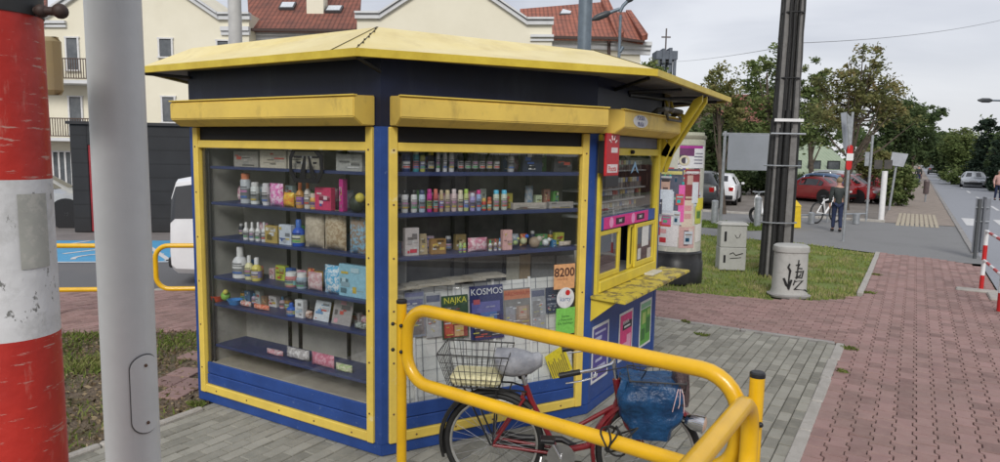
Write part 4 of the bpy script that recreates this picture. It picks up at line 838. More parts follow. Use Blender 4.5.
# white paper on the counter
b=MB(); b.T=FS; b.cbox((1.15,.03,.981),(1.42,.12,1.0),.004); solo(center_origin(b.build('paper_pad',cm((.6,.58,.52)))),'white paper pad lying at the back of the yellow counter','paper')
# ================================================================== RAILINGS
def roundrect(p0,p1,z0,z1,r,n=7,up=Vector((0,0,1))):
    p0=Vector((*p0,0));p1=Vector((*p1,0)); d=(p1-p0); L=d.length; d.normalize(); pts=[]
    for cx,cz,a0 in ((L-r,z1-r,0),(r,z1-r,90),(r,z0+r,180),(L-r,z0+r,270)):
        for k in range(n+1):
            a=R(a0+90*k/n); pts.append(p0+d*(cx+r*math.cos(a))+Vector((0,0,cz+r*math.sin(a))))
    return pts
def railing(label,p0,p1,posts,z0,z1,r,tr,pr,ptop,name='railing'):
    t=thing(name,label,'railing',(*p0,0),math.atan2(p1[1]-p0[1],p1[0]-p0[0]),'yellow tubular railings')
    b=MB(); b.tube(roundrect(p0,p1,z0,z1,r),tr,14,closed=True); lp=b.build('rail_loop',railp,t,w=1,smooth=50)
    for (x,y,bl) in posts:
        b=MB(); b.lathe([(pr,-.05),(pr,ptop-.012)],16,(x,y,0)); po=b.build('post',railp,t,w=1,smooth=50)
        b=MB(); b.lathe([(pr*1.04,ptop-.018),(pr*1.04,ptop-.002),(pr*.85,ptop+.004)],16,(x,y,0)); b.build('post_cap',blackpl,po,w=1,smooth=40)
        for z in bl:
            if tr>.032:
                q=Vector((x,y,z)); d=Vector((p1[0]-p0[0],p1[1]-p0[1],0)).normalized(); k_=1 if (Vector((*p0,0))-q).length<1 else -1
                b=MB(); b.tube([q,q+d*k_*.05],.014,8); b.tube([q+d*k_*.02,q+d*k_*.027],.02,10); b.build('weld_lug',railp,po,w=1,smooth=50)
        b=MB()
        for z in bl: 
            for s in (-1,1):
                d=Vector((p1[0]-p0[0],p1[1]-p0[1],0)).normalized(); q=Vector((x,y,z)); b.ball(q+Vector((d.y,-d.x,0))*(pr+.008)*1.0+d*.035*s,.012,8)
        b.build('bolts',blackpl,po,w=1,smooth=40)
    return t
P1=(-2.585,3.155);P2=(-.5,2.93)
dA=Vector((P2[0]-P1[0],P2[1]-P1[1])).normalized()
pa=(P1[0]+dA.x*.045,P1[1]+dA.y*.045); pb_=(P1[0]+dA.x*2.03,P1[1]+dA.y*2.03)
railing('thick yellow tube railing loop in front of the bicycle, with a post at each end',pa,pb_,[(*P1,(1.06,.9)),(*P2,(1.0,.8))],.72,1.17,.17,.037,.031,1.205)
railing('nearest yellow railing loop, running from the right post towards the viewer',(-.505,2.86),(-.57,.95),[(-.575,.9,(1.0,))],.72,1.13,.17,.037,.031,1.205)
zl=.32
q0=EN(-8.2,8.98-.0);q1=EN(-4.35,8.98)
def LP(x,z): 
    n_=Vector((nn[0],nn[1],0)); return ON(Vector((*EN(0,8.98),0)),n_,x,250)
a0=LP(20,0);a1=LP(132,0);b0=LP(155,0);b1=LP(330,0)
railing('far yellow railing loop across the street footpath, left of the grey pole',(a0.x,a0.y),(a1.x,a1.y),[(a0.x+.3,a0.y+.24,())],.31,.86,.16,.03,.028,.86)
railing('far yellow railing loop running behind the kiosk from the grey pole',(b0.x,b0.y),(b1.x,b1.y),[(b1.x-.3,b1.y-.24,())],.31,.86,.16,.03,.028,.86)
# ================================================================== POLES
sp=Vector((-1.70,.71,0)); t=thing('striped_pole','thick scratched red and white striped pole at the left edge','pole',sp)
def band(z0,z1,m_,r=.097):
    b=MB(); b.lathe([(r,z0),(r,z1)],40,sp); b.build('painted_band',m_,t,w=1,smooth=50)
def zat(px_,y): 
    d=ray(px_,y); L=Vector((d.x,d.y)).length; D_=Vector((sp.x,sp.y)).length-.09; return H+d.z*D_/L
zs=[0,zat(20,341),zat(20,180),zat(20,12)]
band(0,zs[1],redp); band(zs[1],zs[2],whp); band(zs[2],zs[3],redp); band(zs[3],3.4,mat('black_pole_band',(.02,.022,.024),(.03,.03,.03),6,.5),.099)
for z in (zs[3]+.07,):
    b=MB(); q_=sp-hn*.0; z=zat(55,8)-.005; b.tube([q_+r0*.08+Vector((0,0,z)),q_+r0*.155+Vector((0,0,z))],.009,8); b.ball(q_+r0*.112+Vector((0,0,z)),.014,10); b.ball(q_+r0*.152+Vector((0,0,z)),.016,10); b.build('clamp_bolt',mat('rust_bolt',(.05,.03,.025),None,9,.6),t,w=1,smooth=50)
# worn stuck-on film on the white band
b=MB(); V=[]; th0=math.atan2(-sp.y,-sp.x); n=8
tl=th0+R(10); 
for z in (zs[2]-.19,zs[2]-.03):
    for k in range(n+1): a=tl+R(6+38*k/n); V.append(sp+Vector((.0985*math.cos(a),.0985*math.sin(a),z)))
b.add(V,[(k,k+1,n+1+k+1,n+1+k) for k in range(n)]); b.build('tape_residue',wear(mat('tape_residue',(.42,.42,.38),(.35,.35,.32),12,.6),(.55,.53,.48),30,.5,.6,amt=.5),t,w=1,smooth=50)
# sign plate behind striped pole
a=AT(18,94,1.75); c_=AT(56.5,36,1.75); b=MB(); b.T=frameM((a.x,a.y,0),r0,-hn); b.cbox((0,-.03,a.z),((c_-a).dot(r0),0,c_.z),.012)
ob=b.build('pole_sign',wear(mat('aged_cream_sign',(.55,.42,.2),(.5,.4,.22),9,.5),(.4,.3,.2),12,.6,.66)); solo(center_origin(ob),'aged cream sign plate with rounded corners fixed behind the striped pole','sign')
gp=Vector((-1.968,1.130,0)); t=thing('lamp_pole','smooth tapered grey pole with an oval access cover, at the left','pole',gp)
b=MB(); b.lathe([(.0765,0),(.075,1.0),(.0715,3.2),(.066,7.)],32,gp); b.build('shaft',greypole,t,w=1,smooth=60)
b=MB(); th=math.atan2(-gp.y,-gp.x)+R(31); hw=R(31)
def curved(a,z,rad=.0785): return gp+Vector((rad*math.cos(a),rad*math.sin(a),z))
rk=ray(150,355); zt=H+rk.z*(2.2/Vector((rk.x,rk.y)).length); rk=ray(150,432); zb=H+rk.z*(2.2/Vector((rk.x,rk.y)).length)
hr=.04; rows=[]
for k in range(9): a=PI/2*(1-k/8); rows.append((zt-hr+math.sin(a)*hr,max(.03,math.cos(a))*hw))
rows+=[(zb+hr-math.sin(PI/2*k/8)*hr,max(.03,math.cos(PI/2*k/8))*hw) for k in range(9)]
NC=9; V=[]
for rd in (.0745,.0805):
    for z,w_ in rows: V+=[curved(th+w_*(2*i/(NC-1)-1),z,rd) for i in range(NC)]
m_=len(rows)*NC; f=[(m_+r_*NC+i,m_+r_*NC+i+1,m_+(r_+1)*NC+i+1,m_+(r_+1)*NC+i) for r_ in range(len(rows)-1) for i in range(NC-1)]
for r_ in range(len(rows)-1):
    for i in (0,NC-1): q=r_*NC+i; f.append((q,q+NC,m_+q+NC,m_+q))
for i in range(NC-1):
    for q in (i,(len(rows)-1)*NC+i): f.append((q,q+1,m_+q+1,m_+q))
b.add(V,f)
g_=MB(); g_.add([curved(th+w_*1.07*(2*i/(NC-1)-1),z+(z-(zt+zb)/2)*.035,.0768) for z,w_ in rows for i in range(NC)],[(r_*NC+i,r_*NC+i+1,(r_+1)*NC+i+1,(r_+1)*NC+i) for r_ in range(len(rows)-1) for i in range(NC-1)]); g_.build('cover_gasket',mat('gasket_grey',(.12,.12,.12),None,9,.7),t,w=1,smooth=60)
cv=b.build('access_cover',greypole,t,w=1,smooth=40)
b=MB()
for z in (zt-.03,zb+.03): b.ball(curved(th,z,.0815),.005,8)
b.build('cover_screw',MATS['rusty_screw'],cv,w=1)
# thin grey pole behind the kiosk roof, second thicker blue-grey post
g=AT(235,20,9.5); t=thing('utility_post','slim pale grey pole rising behind the left half of the kiosk roof','pole',(g.x,g.y,0))
b=MB(); b.lathe([(.095,0),(.09,2),(.082,6.6)],20); b.build('shaft',mat('pale_grey_paint',(.5,.5,.5),None,4,.5),t,smooth=60); b=MB(); b.box((-.15,-.15,-.02),(.15,.15,.03)); b.build('foot_plate',galv,t)
g=AT(585,20,12); t=thing('steel_post','blue grey steel post rising behind the right half of the kiosk roof','pole',(g.x,g.y,0))
b=MB(); b.lathe([(.12,0),(.115,8)],20); b.build('shaft',mat('blue_grey_steel',(.16,.20,.24),(.12,.15,.18),5,.45,metal=.3),t,smooth=60); b=MB(); b.box((-.2,-.2,-.02),(.2,.2,.03)); b.build('foot_plate',galv,t)
def street_lamp(px,y0,D,label,arms,htop,rp=.07):
    g=AT(px,y0,D); t=thing('street_lamp',label,'street lamp',(g.x,g.y,0)); b=MB(); b.lathe([(rp*1.3,0),(rp*1.2,1.2),(rp,1.25),(rp*.8,htop)],16); b.build('shaft',MATS['blue_grey_steel'],t,smooth=60)
    for (dx,dz) in arms:
        b=MB(); e_=r0*dx; b.tube([Vector((0,0,htop-.3)),Vector((0,0,htop))+e_*.25+Vector((0,0,dz*.4)),e_+Vector((0,0,htop+dz))],rp*.6,8); a=b.build('arm',MATS['blue_grey_steel'],t,smooth=60)
        b=MB(); b.T=Matrix.Translation(e_+Vector((0,0,htop+dz))); b.lathe([(.0001,-.02),(.09,0),(.13,.12),(.12,.3),(.06,.42),(.0001,.44)],12,(0,0,0),Matrix.Rotation(math.copysign(PI/2,dx),3,'Y').to_3x3()@Matrix.Diagonal(Vector((.6,1.2,1)))); 
        b.T=Matrix.Translation(e_*.95+Vector((0,0,htop+dz)))@Matrix.Rotation(YAW,4,'Z')@Matrix.Rotation(math.copysign(R(75),dx),4,'Y'); 
        b=MB(); b.T=Matrix.Translation(e_*.95+Vector((0,0,htop+dz)))@Matrix.Rotation(YAW,4,'Z')@Matrix.Rotation(-math.atan2(dz,dx) if dx>0 else PI-math.atan2(dz,-dx)*-1,4,'Y'); b.cbox((0,-.14,-.05),(.62,.14,.06),.04); b.build('lamp_head',mat('lamp_head_dark',(.05,.055,.06),None,9,.4),a)
    return t
gz=AT(620,10,28)
street_lamp(620,30,28,'distant grey street lamp with two arms rising by the red roof end','',gz.z-.2)
t=[o for o in COL.objects if o.name.startswith('street_lamp')][-1]
def arm_part(t,pts,r,head=True):
    b=MB(); b.tube(pts,r,8); a=b.build('arm',MATS['blue_grey_steel'],t,w=1,smooth=60)
    if head:
        p=Vector(pts[-1]); d=(Vector(pts[-1])-Vector(pts[-2])).normalized(); b=MB(); b.tube([p-d*.05,p+d*.1,p+d*.5,p+d*.75],[.07,.13,.13,.05],10); b.build('lamp_head',MATS['blue_grey_steel'] if 0 else mat('lamp_head_dark',(.05,.055,.06),None,9,.4),a,w=1,smooth=60)
arm_part(t,[AT(620,12,28),AT(623,6,28),AT(628,1,28)],.07)
arm_part(t,[AT(620,9,28),AT(614,11,28),AT(609,13,28)],.07)
arm_part(t,[AT(620,52,28),AT(623,47,28)],.07,False)
# ---- utility pole with cable conduits
pc_=Vector((-2.02,12.9,0)); t=thing('utility_pole','tall concrete utility pole wrapped in thick black cable conduits, right of the kiosk','utility pole',pc_)
up=Vector((0,0,1)); px_=r0; py_=hn
def xs(z): return .0      # lean
def PP(x,y,z): return pc_+px_*(x+.02*z*.35)+py_*y+up*z
b=MB()
for s in (-1,1):
    w0=.12;w1=.075
    r1=[PP(s*.14-w0*.5,-.1,0),PP(s*.14+w0*.5,-.1,0),PP(s*.14+w0*.5,.1,0),PP(s*.14-w0*.5,.1,0)]
    r2=[PP(s*.10-w1*.5,-.07,9),PP(s*.10+w1*.5,-.07,9),PP(s*.10+w1*.5,.07,9),PP(s*.10-w1*.5,.07,9)]
    b.hull(r1,r2)
b.hull([PP(-.1,-.03,0),PP(.1,-.03,0),PP(.1,.03,0),PP(-.1,.03,0)],[PP(-.07,-.02,9),PP(.07,-.02,9),PP(.07,.02,9),PP(-.07,.02,9)])
b.build('concrete_shaft',wear(mat('sooty_concrete',(.20,.195,.19),(.14,.135,.13),5,.85,bump=.4),(.08,.08,.08),4,.55,.75,vs=(1,1,.2),amt=.6),t,w=1)
zc_=2.75
for (x,r_,zt_) in ((-.235,.055,zc_),(-.01,.05,2.9),(.235,.055,zc_),(-.12,.035,2.6)):
    b=MB(); b.tube([PP(x,-.12 if abs(x)<.2 else 0,0),PP(x*.95,-.11 if abs(x)<.2 else 0,zt_*.5),PP(x*.85,-.1 if abs(x)<.2 else 0,zt_)],r_,12); b.build('conduit',black,t,w=1,smooth=60)
for (x,y,r_) in ((-.20,-.05,.03),(-.10,-.12,.02),(-.02,-.12,.026),(.07,-.12,.018),(.18,-.06,.032),(-.235,.02,.016)):
    b=MB(); rr=random.Random(int(x*100)); pts=[PP(x*(1-.035*z)+rr.gauss(0,.006),y,z) for z in [2.6+.4*k for k in range(17)]]; b.tube(pts,r_,7); b.build('cable',black,t,w=1,smooth=60)
for z in (.95,1.95,):
    b=MB(); b.tube([PP(.31*math.cos(a)*(1.0),.19*math.sin(a),z) for a in [2*PI*k/20 for k in range(20)]],.013,6,closed=True); b.build('strap',galv,t,w=1)
for z in (3.45,4.55,5.6):
    b=MB(); b.tube([PP((.235-.012*z)*math.cos(a),.15*math.sin(a),z) for a in [2*PI*k/20 for k in range(20)]],.014,6,closed=True); b.build('strap',blackpl,t,w=1)
b=MB(); b.box((-.25,-.155,2.71),(.25,-.135,2.76))
for k in range(len(b.v)): v=b.v[k]; b.v[k]=PP(v.x,v.y,v.z)
b.build('white_band',white,t,w=1)
b=MB(); b.tube([PP(-.3,-.15,2.5),PP(.3,-.15,2.5)],.018,8); b.build('cross_bar',galv,t,w=1)
# ---- grey conical cabinet with graffiti
c_=Vector((-1.52,11.08,0)); t=thing('cable_cabinet','round white-grey cable cabinet with black graffiti, at the foot of the utility pole','cabinet',c_)
cg=wear(mat('pale_grey_cabinet',(.42,.42,.40),(.34,.34,.32),5,.7),(.2,.19,.17),5,.55,.7,amt=.6)
def sq(r,z,n=28): return [c_+px_*(r*1.0*math.copysign(abs(math.cos(2*PI*k/n))**.75,math.cos(2*PI*k/n)))+py_*(r*.8*math.copysign(abs(math.sin(2*PI*k/n))**.75,math.sin(2*PI*k/n)))+up*z for k in range(n)]
def loft(b,rings):
    n=len(rings[0]); V=[v for r_ in rings for v in r_]; b.add(V,[tuple(range(n-1,-1,-1)),tuple(range((len(rings)-1)*n,len(rings)*n))]+[(i*n+k,i*n+(k+1)%n,(i+1)*n+(k+1)%n,(i+1)*n+k) for i in range(len(rings)-1) for k in range(n)])
b=MB(); loft(b,[sq(.265,.045),sq(.245,.10),sq(.235,.68)]); b.build('body',cg,t,w=1,smooth=40)
b=MB(); loft(b,[sq(.25,.682),sq(.255,.70),sq(.25,.765),sq(.22,.79)]); b.build('lid',cg,t,w=1,smooth=40)
b=MB(); loft(b,[sq(.30,0),sq(.31,.03),sq(.27,.045)]); b.build('plinth',concrete,t,w=1,smooth=40)
# graffiti strokes follow the front of the cabinet
def gst(pts,r=.011):
    b_=[]
    for u,z in pts:
        x=u; y=-(max(0,1-(abs(x)/.25)**2.6))**(1/2.6)*.197; b_.append(c_+px_*x+py_*(y-.001)+up*z)
    gb.tube(b_,[r*(.8+.4*((i*7)%3)/2) for i in range(len(b_))],6)
gb=MB()
gst([(-.09,.52),(-.11,.47),(-.08,.42),(-.09,.30),(-.09,.2)],.015); gst([(-.16,.30),(-.12,.2),(-.09,.14),(-.05,.28)],.02); gst([(.0,.50),(.06,.52),(.03,.46),(.1,.45)]); gst([(.04,.58),(.03,.42),(.02,.3)]); gst([(.0,.40),(.09,.41),(.07,.34),(.0,.32),(.1,.31),(.12,.42)],.011); gst([(-.01,.25),(.12,.27),(.0,.14),(.18,.12),(.22,.09)],.014); gst([(.0,.28),(-.02,.2)],.01)
gb.build('graffiti',mat('graffiti_black',(.02,.02,.02),None,9,.5),t,w=1)
# ---- twin-door cabinet
g=G(728,270); c_=Vector((g.x,g.y+.15,0)); t=thing('electrical_cabinet','squat white-grey two-part electrical cabinet standing in the grass','cabinet',c_,YAW-R(4))
b=MB(); b.cbox((-.24,-.15,.0),(.24,.15,.42),.01); b.build('lower_box',cg,t); b=MB(); b.cbox((-.235,-.145,.425),(.235,.145,.84),.01); b.build('upper_box',cg,t); b=MB(); b.hull([(-.26,-.17,.84),(.26,-.17,.84),(.26,.17,.84),(-.26,.17,.84)],[(-.22,-.14,.885),(.22,-.14,.885),(.22,.14,.885),(-.22,.14,.885)]); b.build('lid',cg,t)
b=MB(); b.cbox((-.17,-.16,.54),(-.13,-.145,.72),.003); b.build('handle',dark,t); b=MB(); b.cbox((-.17,-.16,.14),(-.13,-.15,.28),.003); b.build('handle',dark,t)
b=MB(); b.tube([(.02,-.147,.66),(.06,-.148,.6),(.1,-.147,.62),(.12,-.147,.68)],.006,5); b.tube([(-.06,-.152,.3),(.0,-.152,.33),(.05,-.152,.28),(.18,-.152,.32)],.009,5); b.tube([(-.05,-.152,.22),(.15,-.152,.24)],.007,5); b.build('graffiti',MATS['graffiti_black'],t)
# ---- advertising column
g=G(682,285); c_=Vector((g.x-.27,g.y+.40,0)); t=thing('advertising_column','round advertising column covered in torn posters on a black base','advertising column',c_)
b=MB(); b.lathe([(.42,.5),(.415,2.36)],40,c_); b.build('drum',wear(mat('paper_layers',(.50,.50,.42),(.40,.41,.36),6,.8,bump=.5,bscale=20),(.62,.58,.5),5,.52,.6,vs=(1,1,.4),amt=.8),t,w=1,smooth=60)
b=MB(); b.lathe([(.47,0),(.47,.34),(.45,.37),(.45,.50),(.42,.53)],40,c_); b.build('base',wear(mat('black_base',(.015,.016,.018),(.03,.03,.03),6,.35),(.1,.11,.1),8,.62,.68,amt=.6),t,w=1,smooth=40)
b=MB(); b.lathe([(.425,2.36),(.435,2.38),(.43,2.42),(.3,2.45),(.0001,2.46)],40,c_); b.build('cap',wear(mat('column_cap',(.25,.24,.18),None,5,.6),(.1,.1,.1),9,.6,.7),t,w=1,smooth=40)
vd=Vector((-c_.x,-c_.y)).normalized(); tv=math.atan2(vd.y,vd.x); Dc=Vector((c_.x,c_.y)).length
zcol=lambda y:H+ray(682,y).z*((Dc-.4)/Vector((ray(682,y).x,ray(682,y).y)).length)
def poster_c(x0,x1,y0,y1,c,k,cells=(),name='poster',label=None,skew=0):
    n=10; rad=.421+.0011*k; X=lambda x: tv+math.asin(max(-.98,min(.98,(x-682.5)/26.5)))
    b=MB(); mats=[cm(c,.6)]
    def patch(a0,a1,z0,z1,rad,mi):
        b.k=mi; V=[]
        for i in range(n+1):
            a=a0+(a1-a0)*i/n; V+= [c_+Vector((rad*math.cos(a),rad*math.sin(a),z0+skew*(i/n))),c_+Vector((rad*math.cos(a),rad*math.sin(a),z1+skew*(i/n)))]
        b.add(V,[(2*i,2*i+2,2*i+3,2*i+1) for i in range(n)])
    a0,a1=X(x0),X(x1); z1,z0=zcol(y0),zcol(y1); patch(a0,a1,z0,z1,rad,0)
    for j,(u0,v0,u1,v1,cc) in enumerate(cells):
        mats.append(cm(cc,.6)); patch(a0+(a1-a0)*u0,a0+(a1-a0)*u1,z0+(z1-z0)*v0,z0+(z1-z0)*v1,rad+.0006*(j+1),len(mats)-1)
    o=b.build(name,mats,t,w=1,smooth=60)
    if label:o['label']=label
W8=(.68,.68,.68)
poster_c(657,662,150,245,(.35,.08,.12),0,label='red strip at the left edge')
poster_c(662,688,169,216,(.09,.10,.14),1,[(.05,.88,.95,.95,(.6,.55,.2)),(.08,.8,.6,.84,(.5,.5,.5)),(.2,.55,.55,.75,(.5,.33,.26)),(.22,.72,.53,.78,(.05,.04,.04)),(.28,.56,.48,.6,(.12,.07,.06)),(.1,.05,.7,.52,(.55,.6,.66))],label='dark poster of a bearded face above pale blue paper')
poster_c(683,707,146,168,(.68,.69,.70),2,[(.0,.55,.5,1.,(.14,.04,.12)),(.0,.9,.9,1.02,(.35,.03,.25)),(.0,.2,.2,.6,(.06,.05,.07)),(.5,.2,.9,.25,(.2,.2,.25)),(.5,.35,.9,.4,(.2,.2,.25)),(.5,.5,.9,.55,(.2,.2,.25)),(.55,.65,.9,.69,(.2,.2,.25))],label='white poster with purple corner')
poster_c(689,704,169,200,(.25,.04,.05),3,[(.1,.86,.9,.93,(.6,.6,.6)),(.15,.5,.5,.8,(.5,.35,.3)),(.5,.2,.9,.6,(.4,.1,.1)),(.1,.05,.9,.12,(.5,.4,.3))],label='maroon poster with pale figures')
poster_c(684,690,185,222,(.70,.12,.38),5,label='bright pink strip')
poster_c(660,685,211,247,(.68,.66,.66),4,[(.1,.55,.75,.68,(.6,.06,.05)),(.15,.66,.3,.75,(.6,.06,.05)),(.4,.66,.5,.78,(.6,.06,.05)),(.6,.66,.7,.74,(.6,.06,.05)),(.35,.36,.6,.48,(.65,.35,.35)),(.35,.1,.6,.24,(.5,.03,.04)),(.15,.85,.9,.89,(.35,.35,.38)),(.1,.03,.22,.4,(.45,.5,.5))],label='white poster with a red crown')
poster_c(688,699,200,227,(.62,.52,.42),4,[(.2,.6,.8,.8,(.6,.3,.3)),(.2,.3,.8,.5,(.55,.3,.28))],label='beige poster with pink print')
poster_c(702,708.5,198,210,(.7,.6,.05),6); poster_c(701,707,206,224,(.45,.5,.08),5,[(.2,.3,.8,.7,(.1,.2,.05))],label='yellow green strip')
poster_c(697,703,182,203,(.62,.66,.7),6,label='white slip'); poster_c(686,701,226,248,(.55,.35,.33),3,[(.3,.1,.6,.8,(.15,.08,.08)),(.6,.3,.9,.9,(.6,.5,.45))],label='pinkish poster of dancing figures')
poster_c(702,708,225,243,(.68,.66,.62),4,skew=.03); poster_c(683,707,132,145,(.45,.46,.36),1)
poster_c(664,678,190,211,(.6,.66,.72),7,label='pale blue sheet over the dark poster')
rr=random.Random(31)
for k in range(26):
    x=rr.uniform(658,700); y=rr.uniform(150,236); w_=rr.uniform(4,9); h_=rr.uniform(6,16); cc=rr.choice([(.6,.12,.3),(.66,.64,.62),(.08,.08,.1),(.5,.1,.1),(.6,.5,.35),(.3,.12,.2),(.65,.6,.2),(.5,.55,.6)])
    poster_c(x,min(708,x+w_),y,y+h_,cc,-.5+.02*k if k<20 else 7.2+.3*k-6,[(.1,.7,.9,.8,tuple(.7-v for v in cc)),(.15,.2,.6,.5,tuple(abs(.5-v) for v in cc)),(.2,.58,.8,.62,(.2,.2,.22))],name='torn_poster')
dO=tv+math.asin((688-682.5)/26.5)
pO=c_+Vector((.428*math.cos(dO),.428*math.sin(dO),zcol(161))); Mo=Matrix.Translation(pO)@Matrix.Rotation(dO+PI/2,4,'Z')@Matrix.Rotation(R(90),4,'X'); text('O','poster_lettering',Mo,.22,cm((.6,.55,.4)),t,bold=.006)
for (bd,x,y,sz,cc) in (('KABI MEKSAR',674,173,.07,(.65,.6,.2)),('KONCERT',696,173,.06,(.7,.7,.7)),('FESTYN',672,217,.06,(.3,.3,.33))):
    a=tv+math.asin((x-682.5)/26.5); pO=c_+Vector((.445*math.cos(a),.445*math.sin(a),zcol(y))); text(bd,'poster_lettering',Matrix.Translation(pO)@Matrix.Rotation(a+PI/2,4,'Z')@Matrix.Rotation(R(90),4,'X'),sz,cm(cc),t)
# ================================================================== BICYCLE
rear=Vector((-2.115,3.475,0)); ba=R(24); bike=thing('bicycle','old dark red bicycle with wire baskets and plastic-covered saddle, between railing and kiosk','bicycle',rear,ba)
WR=.315
bred=wear(mat('bike_dark_red',(.22,.015,.02),(.15,.01,.015),9,.3,coat=.3),(.12,.06,.04),20,.62,.68,amt=.7)
def wheel(x):
    cn=Vector((x,0,WR)); b=MB(); b.tube([cn+Vector((math.cos(a),0,math.sin(a)))*(WR-.02) for a in [2*PI*k/48 for k in range(48)]],.021,10,closed=True); w_=b.build('wheel',black,bike,smooth=60)
    b=MB(); b.tube([cn+Vector((math.cos(a),0,math.sin(a)))*(WR-.043) for a in [2*PI*k/48 for k in range(48)]],.011,8,closed=True); b.build('rim',mat('dull_rim',(.55,.55,.53),(.4,.4,.38),14,.35,metal=.7),w_,smooth=60)
    b=MB(); rr=random.Random(1)
    for k in range(32):
        a=2*PI*k/32; s=1 if k%2 else -1; h_=a+(.9 if (k//2)%2 else -.9)
        b.tube([cn+Vector((math.cos(h_)*.022,s*.028,math.sin(h_)*.022)),cn+Vector((math.cos(a)*(WR-.045),0,math.sin(a)*(WR-.045)))],.0013,4,caps=False)
    b.build('spokes',steel,w_)
    b=MB(); b.tube([cn+Vector((0,-.05,0)),cn+Vector((0,-.03,0)),cn+Vector((0,-.029,0)),cn+Vector((0,.029,0)),cn+Vector((0,.03,0)),cn+Vector((0,.05,0))],[.008,.008,.024,.024,.008,.008],12); b.build('hub',chrome,w_,smooth=40)
wheel(0); wheel(.94)
def fender(x,a0,a1,mt_,name='mudguard'):
    b=MB(); cn=Vector((x,0,WR)); V=[];n=20; q=[(-.03,-.012),(-.022,.006),(0,.012),(.022,.006),(.03,-.012)]
    for i in range(n+1):
        a=R(a0+(a1-a0)*i/n)
        for (y,dr) in q: V.append(cn+Vector((math.cos(a)*(WR+.02+dr),y,math.sin(a)*(WR+.02+dr))))
        for (y,dr) in q[::-1]: V.append(cn+Vector((math.cos(a)*(WR+.017+dr),y*.93,math.sin(a)*(WR+.017+dr))))
    m_=10; f=[(i*m_+k,i*m_+(k+1)%m_,(i+1)*m_+(k+1)%m_,(i+1)*m_+k) for i in range(n) for k in range(m_)]+[tuple(range(m_)),tuple(range(n*m_,(n+1)*m_))]
    b.add(V,f); return b.build(name,mt_,bike,smooth=50)
fender(0,45,200,black); fender(.94,40,195,bred)
b=MB()
for s in (-1,1):
    b.tube([(0,s*.055,WR),(.19,s*.045,.62)],.009,8); b.tube([(0,s*.055,WR),(.40,s*.04,.28)],.010,8)
b.tube([(.225,0,.60),(.40,0,.27)],.017,10); b.tube([(.225,0,.60),(.19,0,.69)],.018,10)
b.tube([(.41,0,.28),(.58,0,.33),(.71,0,.50),(.755,0,.64)],.021,10); b.tube([(.27,0,.50),(.5,0,.44),(.745,0,.60)],.014,10)
b.tube([(.775,0,.55),(.735,0,.76)],.023,12); b.tube([(.42,-.04,.27),(.42,.04,.27)],.027,12); b.tube([(.175,-.045,.625),(.175,.045,.625)],.012,8)
b.build('frame',bred,bike,smooth=50)
b=MB()
for s in (-1,1): b.tube([(.775,s*.02,.56),(.80,s*.05,.50),(.94,s*.055,WR)],[.014,.013,.009],8)
b.build('fork',bred,bike,smooth=50)
b=MB(); b.tube([(.19,0,.69),(.155,0,.80)],.0145,10); b.build('seat_post',chrome,bike,smooth=50)
# saddle under a crumpled plastic bag
b=MB(); rg=[]; n=20; rr=random.Random(6)
prof=[(-.15,.03,.02),(-.14,.085,.05),(-.09,.115,.07),(-.03,.11,.075),(.03,.075,.068),(.08,.05,.055),(.12,.036,.045),(.145,.02,.03)]
from mathutils import noise as NZ
for (x,w_,h_) in prof:
    ring_=[]
    for k in range(n):
        a=2*PI*k/n; nz=1+.05*NZ.noise(Vector((x*22,math.cos(a)*3,math.sin(a)*3)))
        ring_.append(Vector((.145+x,math.cos(a)*w_*nz,.825+math.sin(a)*1.22*h_*nz*(1 if math.sin(a)>0 else .9)+.02*(abs(x)>.09))))
    rg.append(ring_)
loft(b,rg); sm=mat('translucent_plastic_bag',(.36,.37,.40),(.26,.27,.30),14,.35,bump=.6,bscale=30,dist=.012,coat=.3,lo=.4,hi=.6); b.build('covered_saddle',sm,bike,smooth=60)
b=MB(); b.tube([(.175,0,.74),(.16,.02,.76),(.175,.03,.78),(.14,.03,.78)],[.03,.045,.04,.02],10); b.build('saddle_clamp',dark,bike,smooth=60)
# rear rack & wire basket
b=MB()
for s in (-1,1):
    b.tube([(.20,s*.04,.66),(.10,s*.07,.675),(-.25,s*.07,.675)],.006,6); b.tube([(-.18,s*.07,.675),(-.01,s*.06,WR)],.006,6); b.tube([(.02,s*.07,.675),(0,s*.06,WR)],.005,6)
b.tube([(-.25,-.07,.675),(-.25,.07,.675)],.006,6)
for k in range(4): x=-.2+k*.1; b.tube([(x,-.07,.675),(x,.07,.675)],.005,6)
b.build('rear_rack',blackpl,bike,smooth=50)
def basket(x0,x1,hw0,hw1,z0,z1,mt_,flare=.04,nx_=11,ny_=8,rows=4,wire=.0022,name='rear_basket'):
    b=MB(); xa,xb=x0-flare,x1+flare; 
    top=[(xa,-hw1,z1),(xb,-hw1,z1),(xb,hw1,z1),(xa,hw1,z1)]; bot=[(x0,-hw0,z0),(x1,-hw0,z0),(x1,hw0,z0),(x0,hw0,z0)]
    b.tube([Vector(p) for p in top],wire*2.2,6,closed=True); b.tube([Vector(p) for p in bot],wire*1.4,6,closed=True)
    for e in range(4):
        p0,p1=Vector(bot[e]),Vector(bot[(e+1)%4]); q0_,q1_=Vector(top[e]),Vector(top[(e+1)%4]); m_=nx_ if e%2==0 else ny_
        for k in range(m_+1): b.tube([p0.lerp(p1,k/m_),q0_.lerp(q1_,k/m_)],wire,4,caps=False)
    for r_ in range(1,rows):
        t_=r_/rows; b.tube([Vector(bot[i]).lerp(Vector(top[i]),t_) for i in range(4)],wire,4,closed=True)
    for k in range(nx_+1): b.tube([Vector(bot[0]).lerp(Vector(bot[1]),k/nx_),Vector(bot[3]).lerp(Vector(bot[2]),k/nx_)],wire,4,caps=False)
    return b.build(name,mt_,bike)
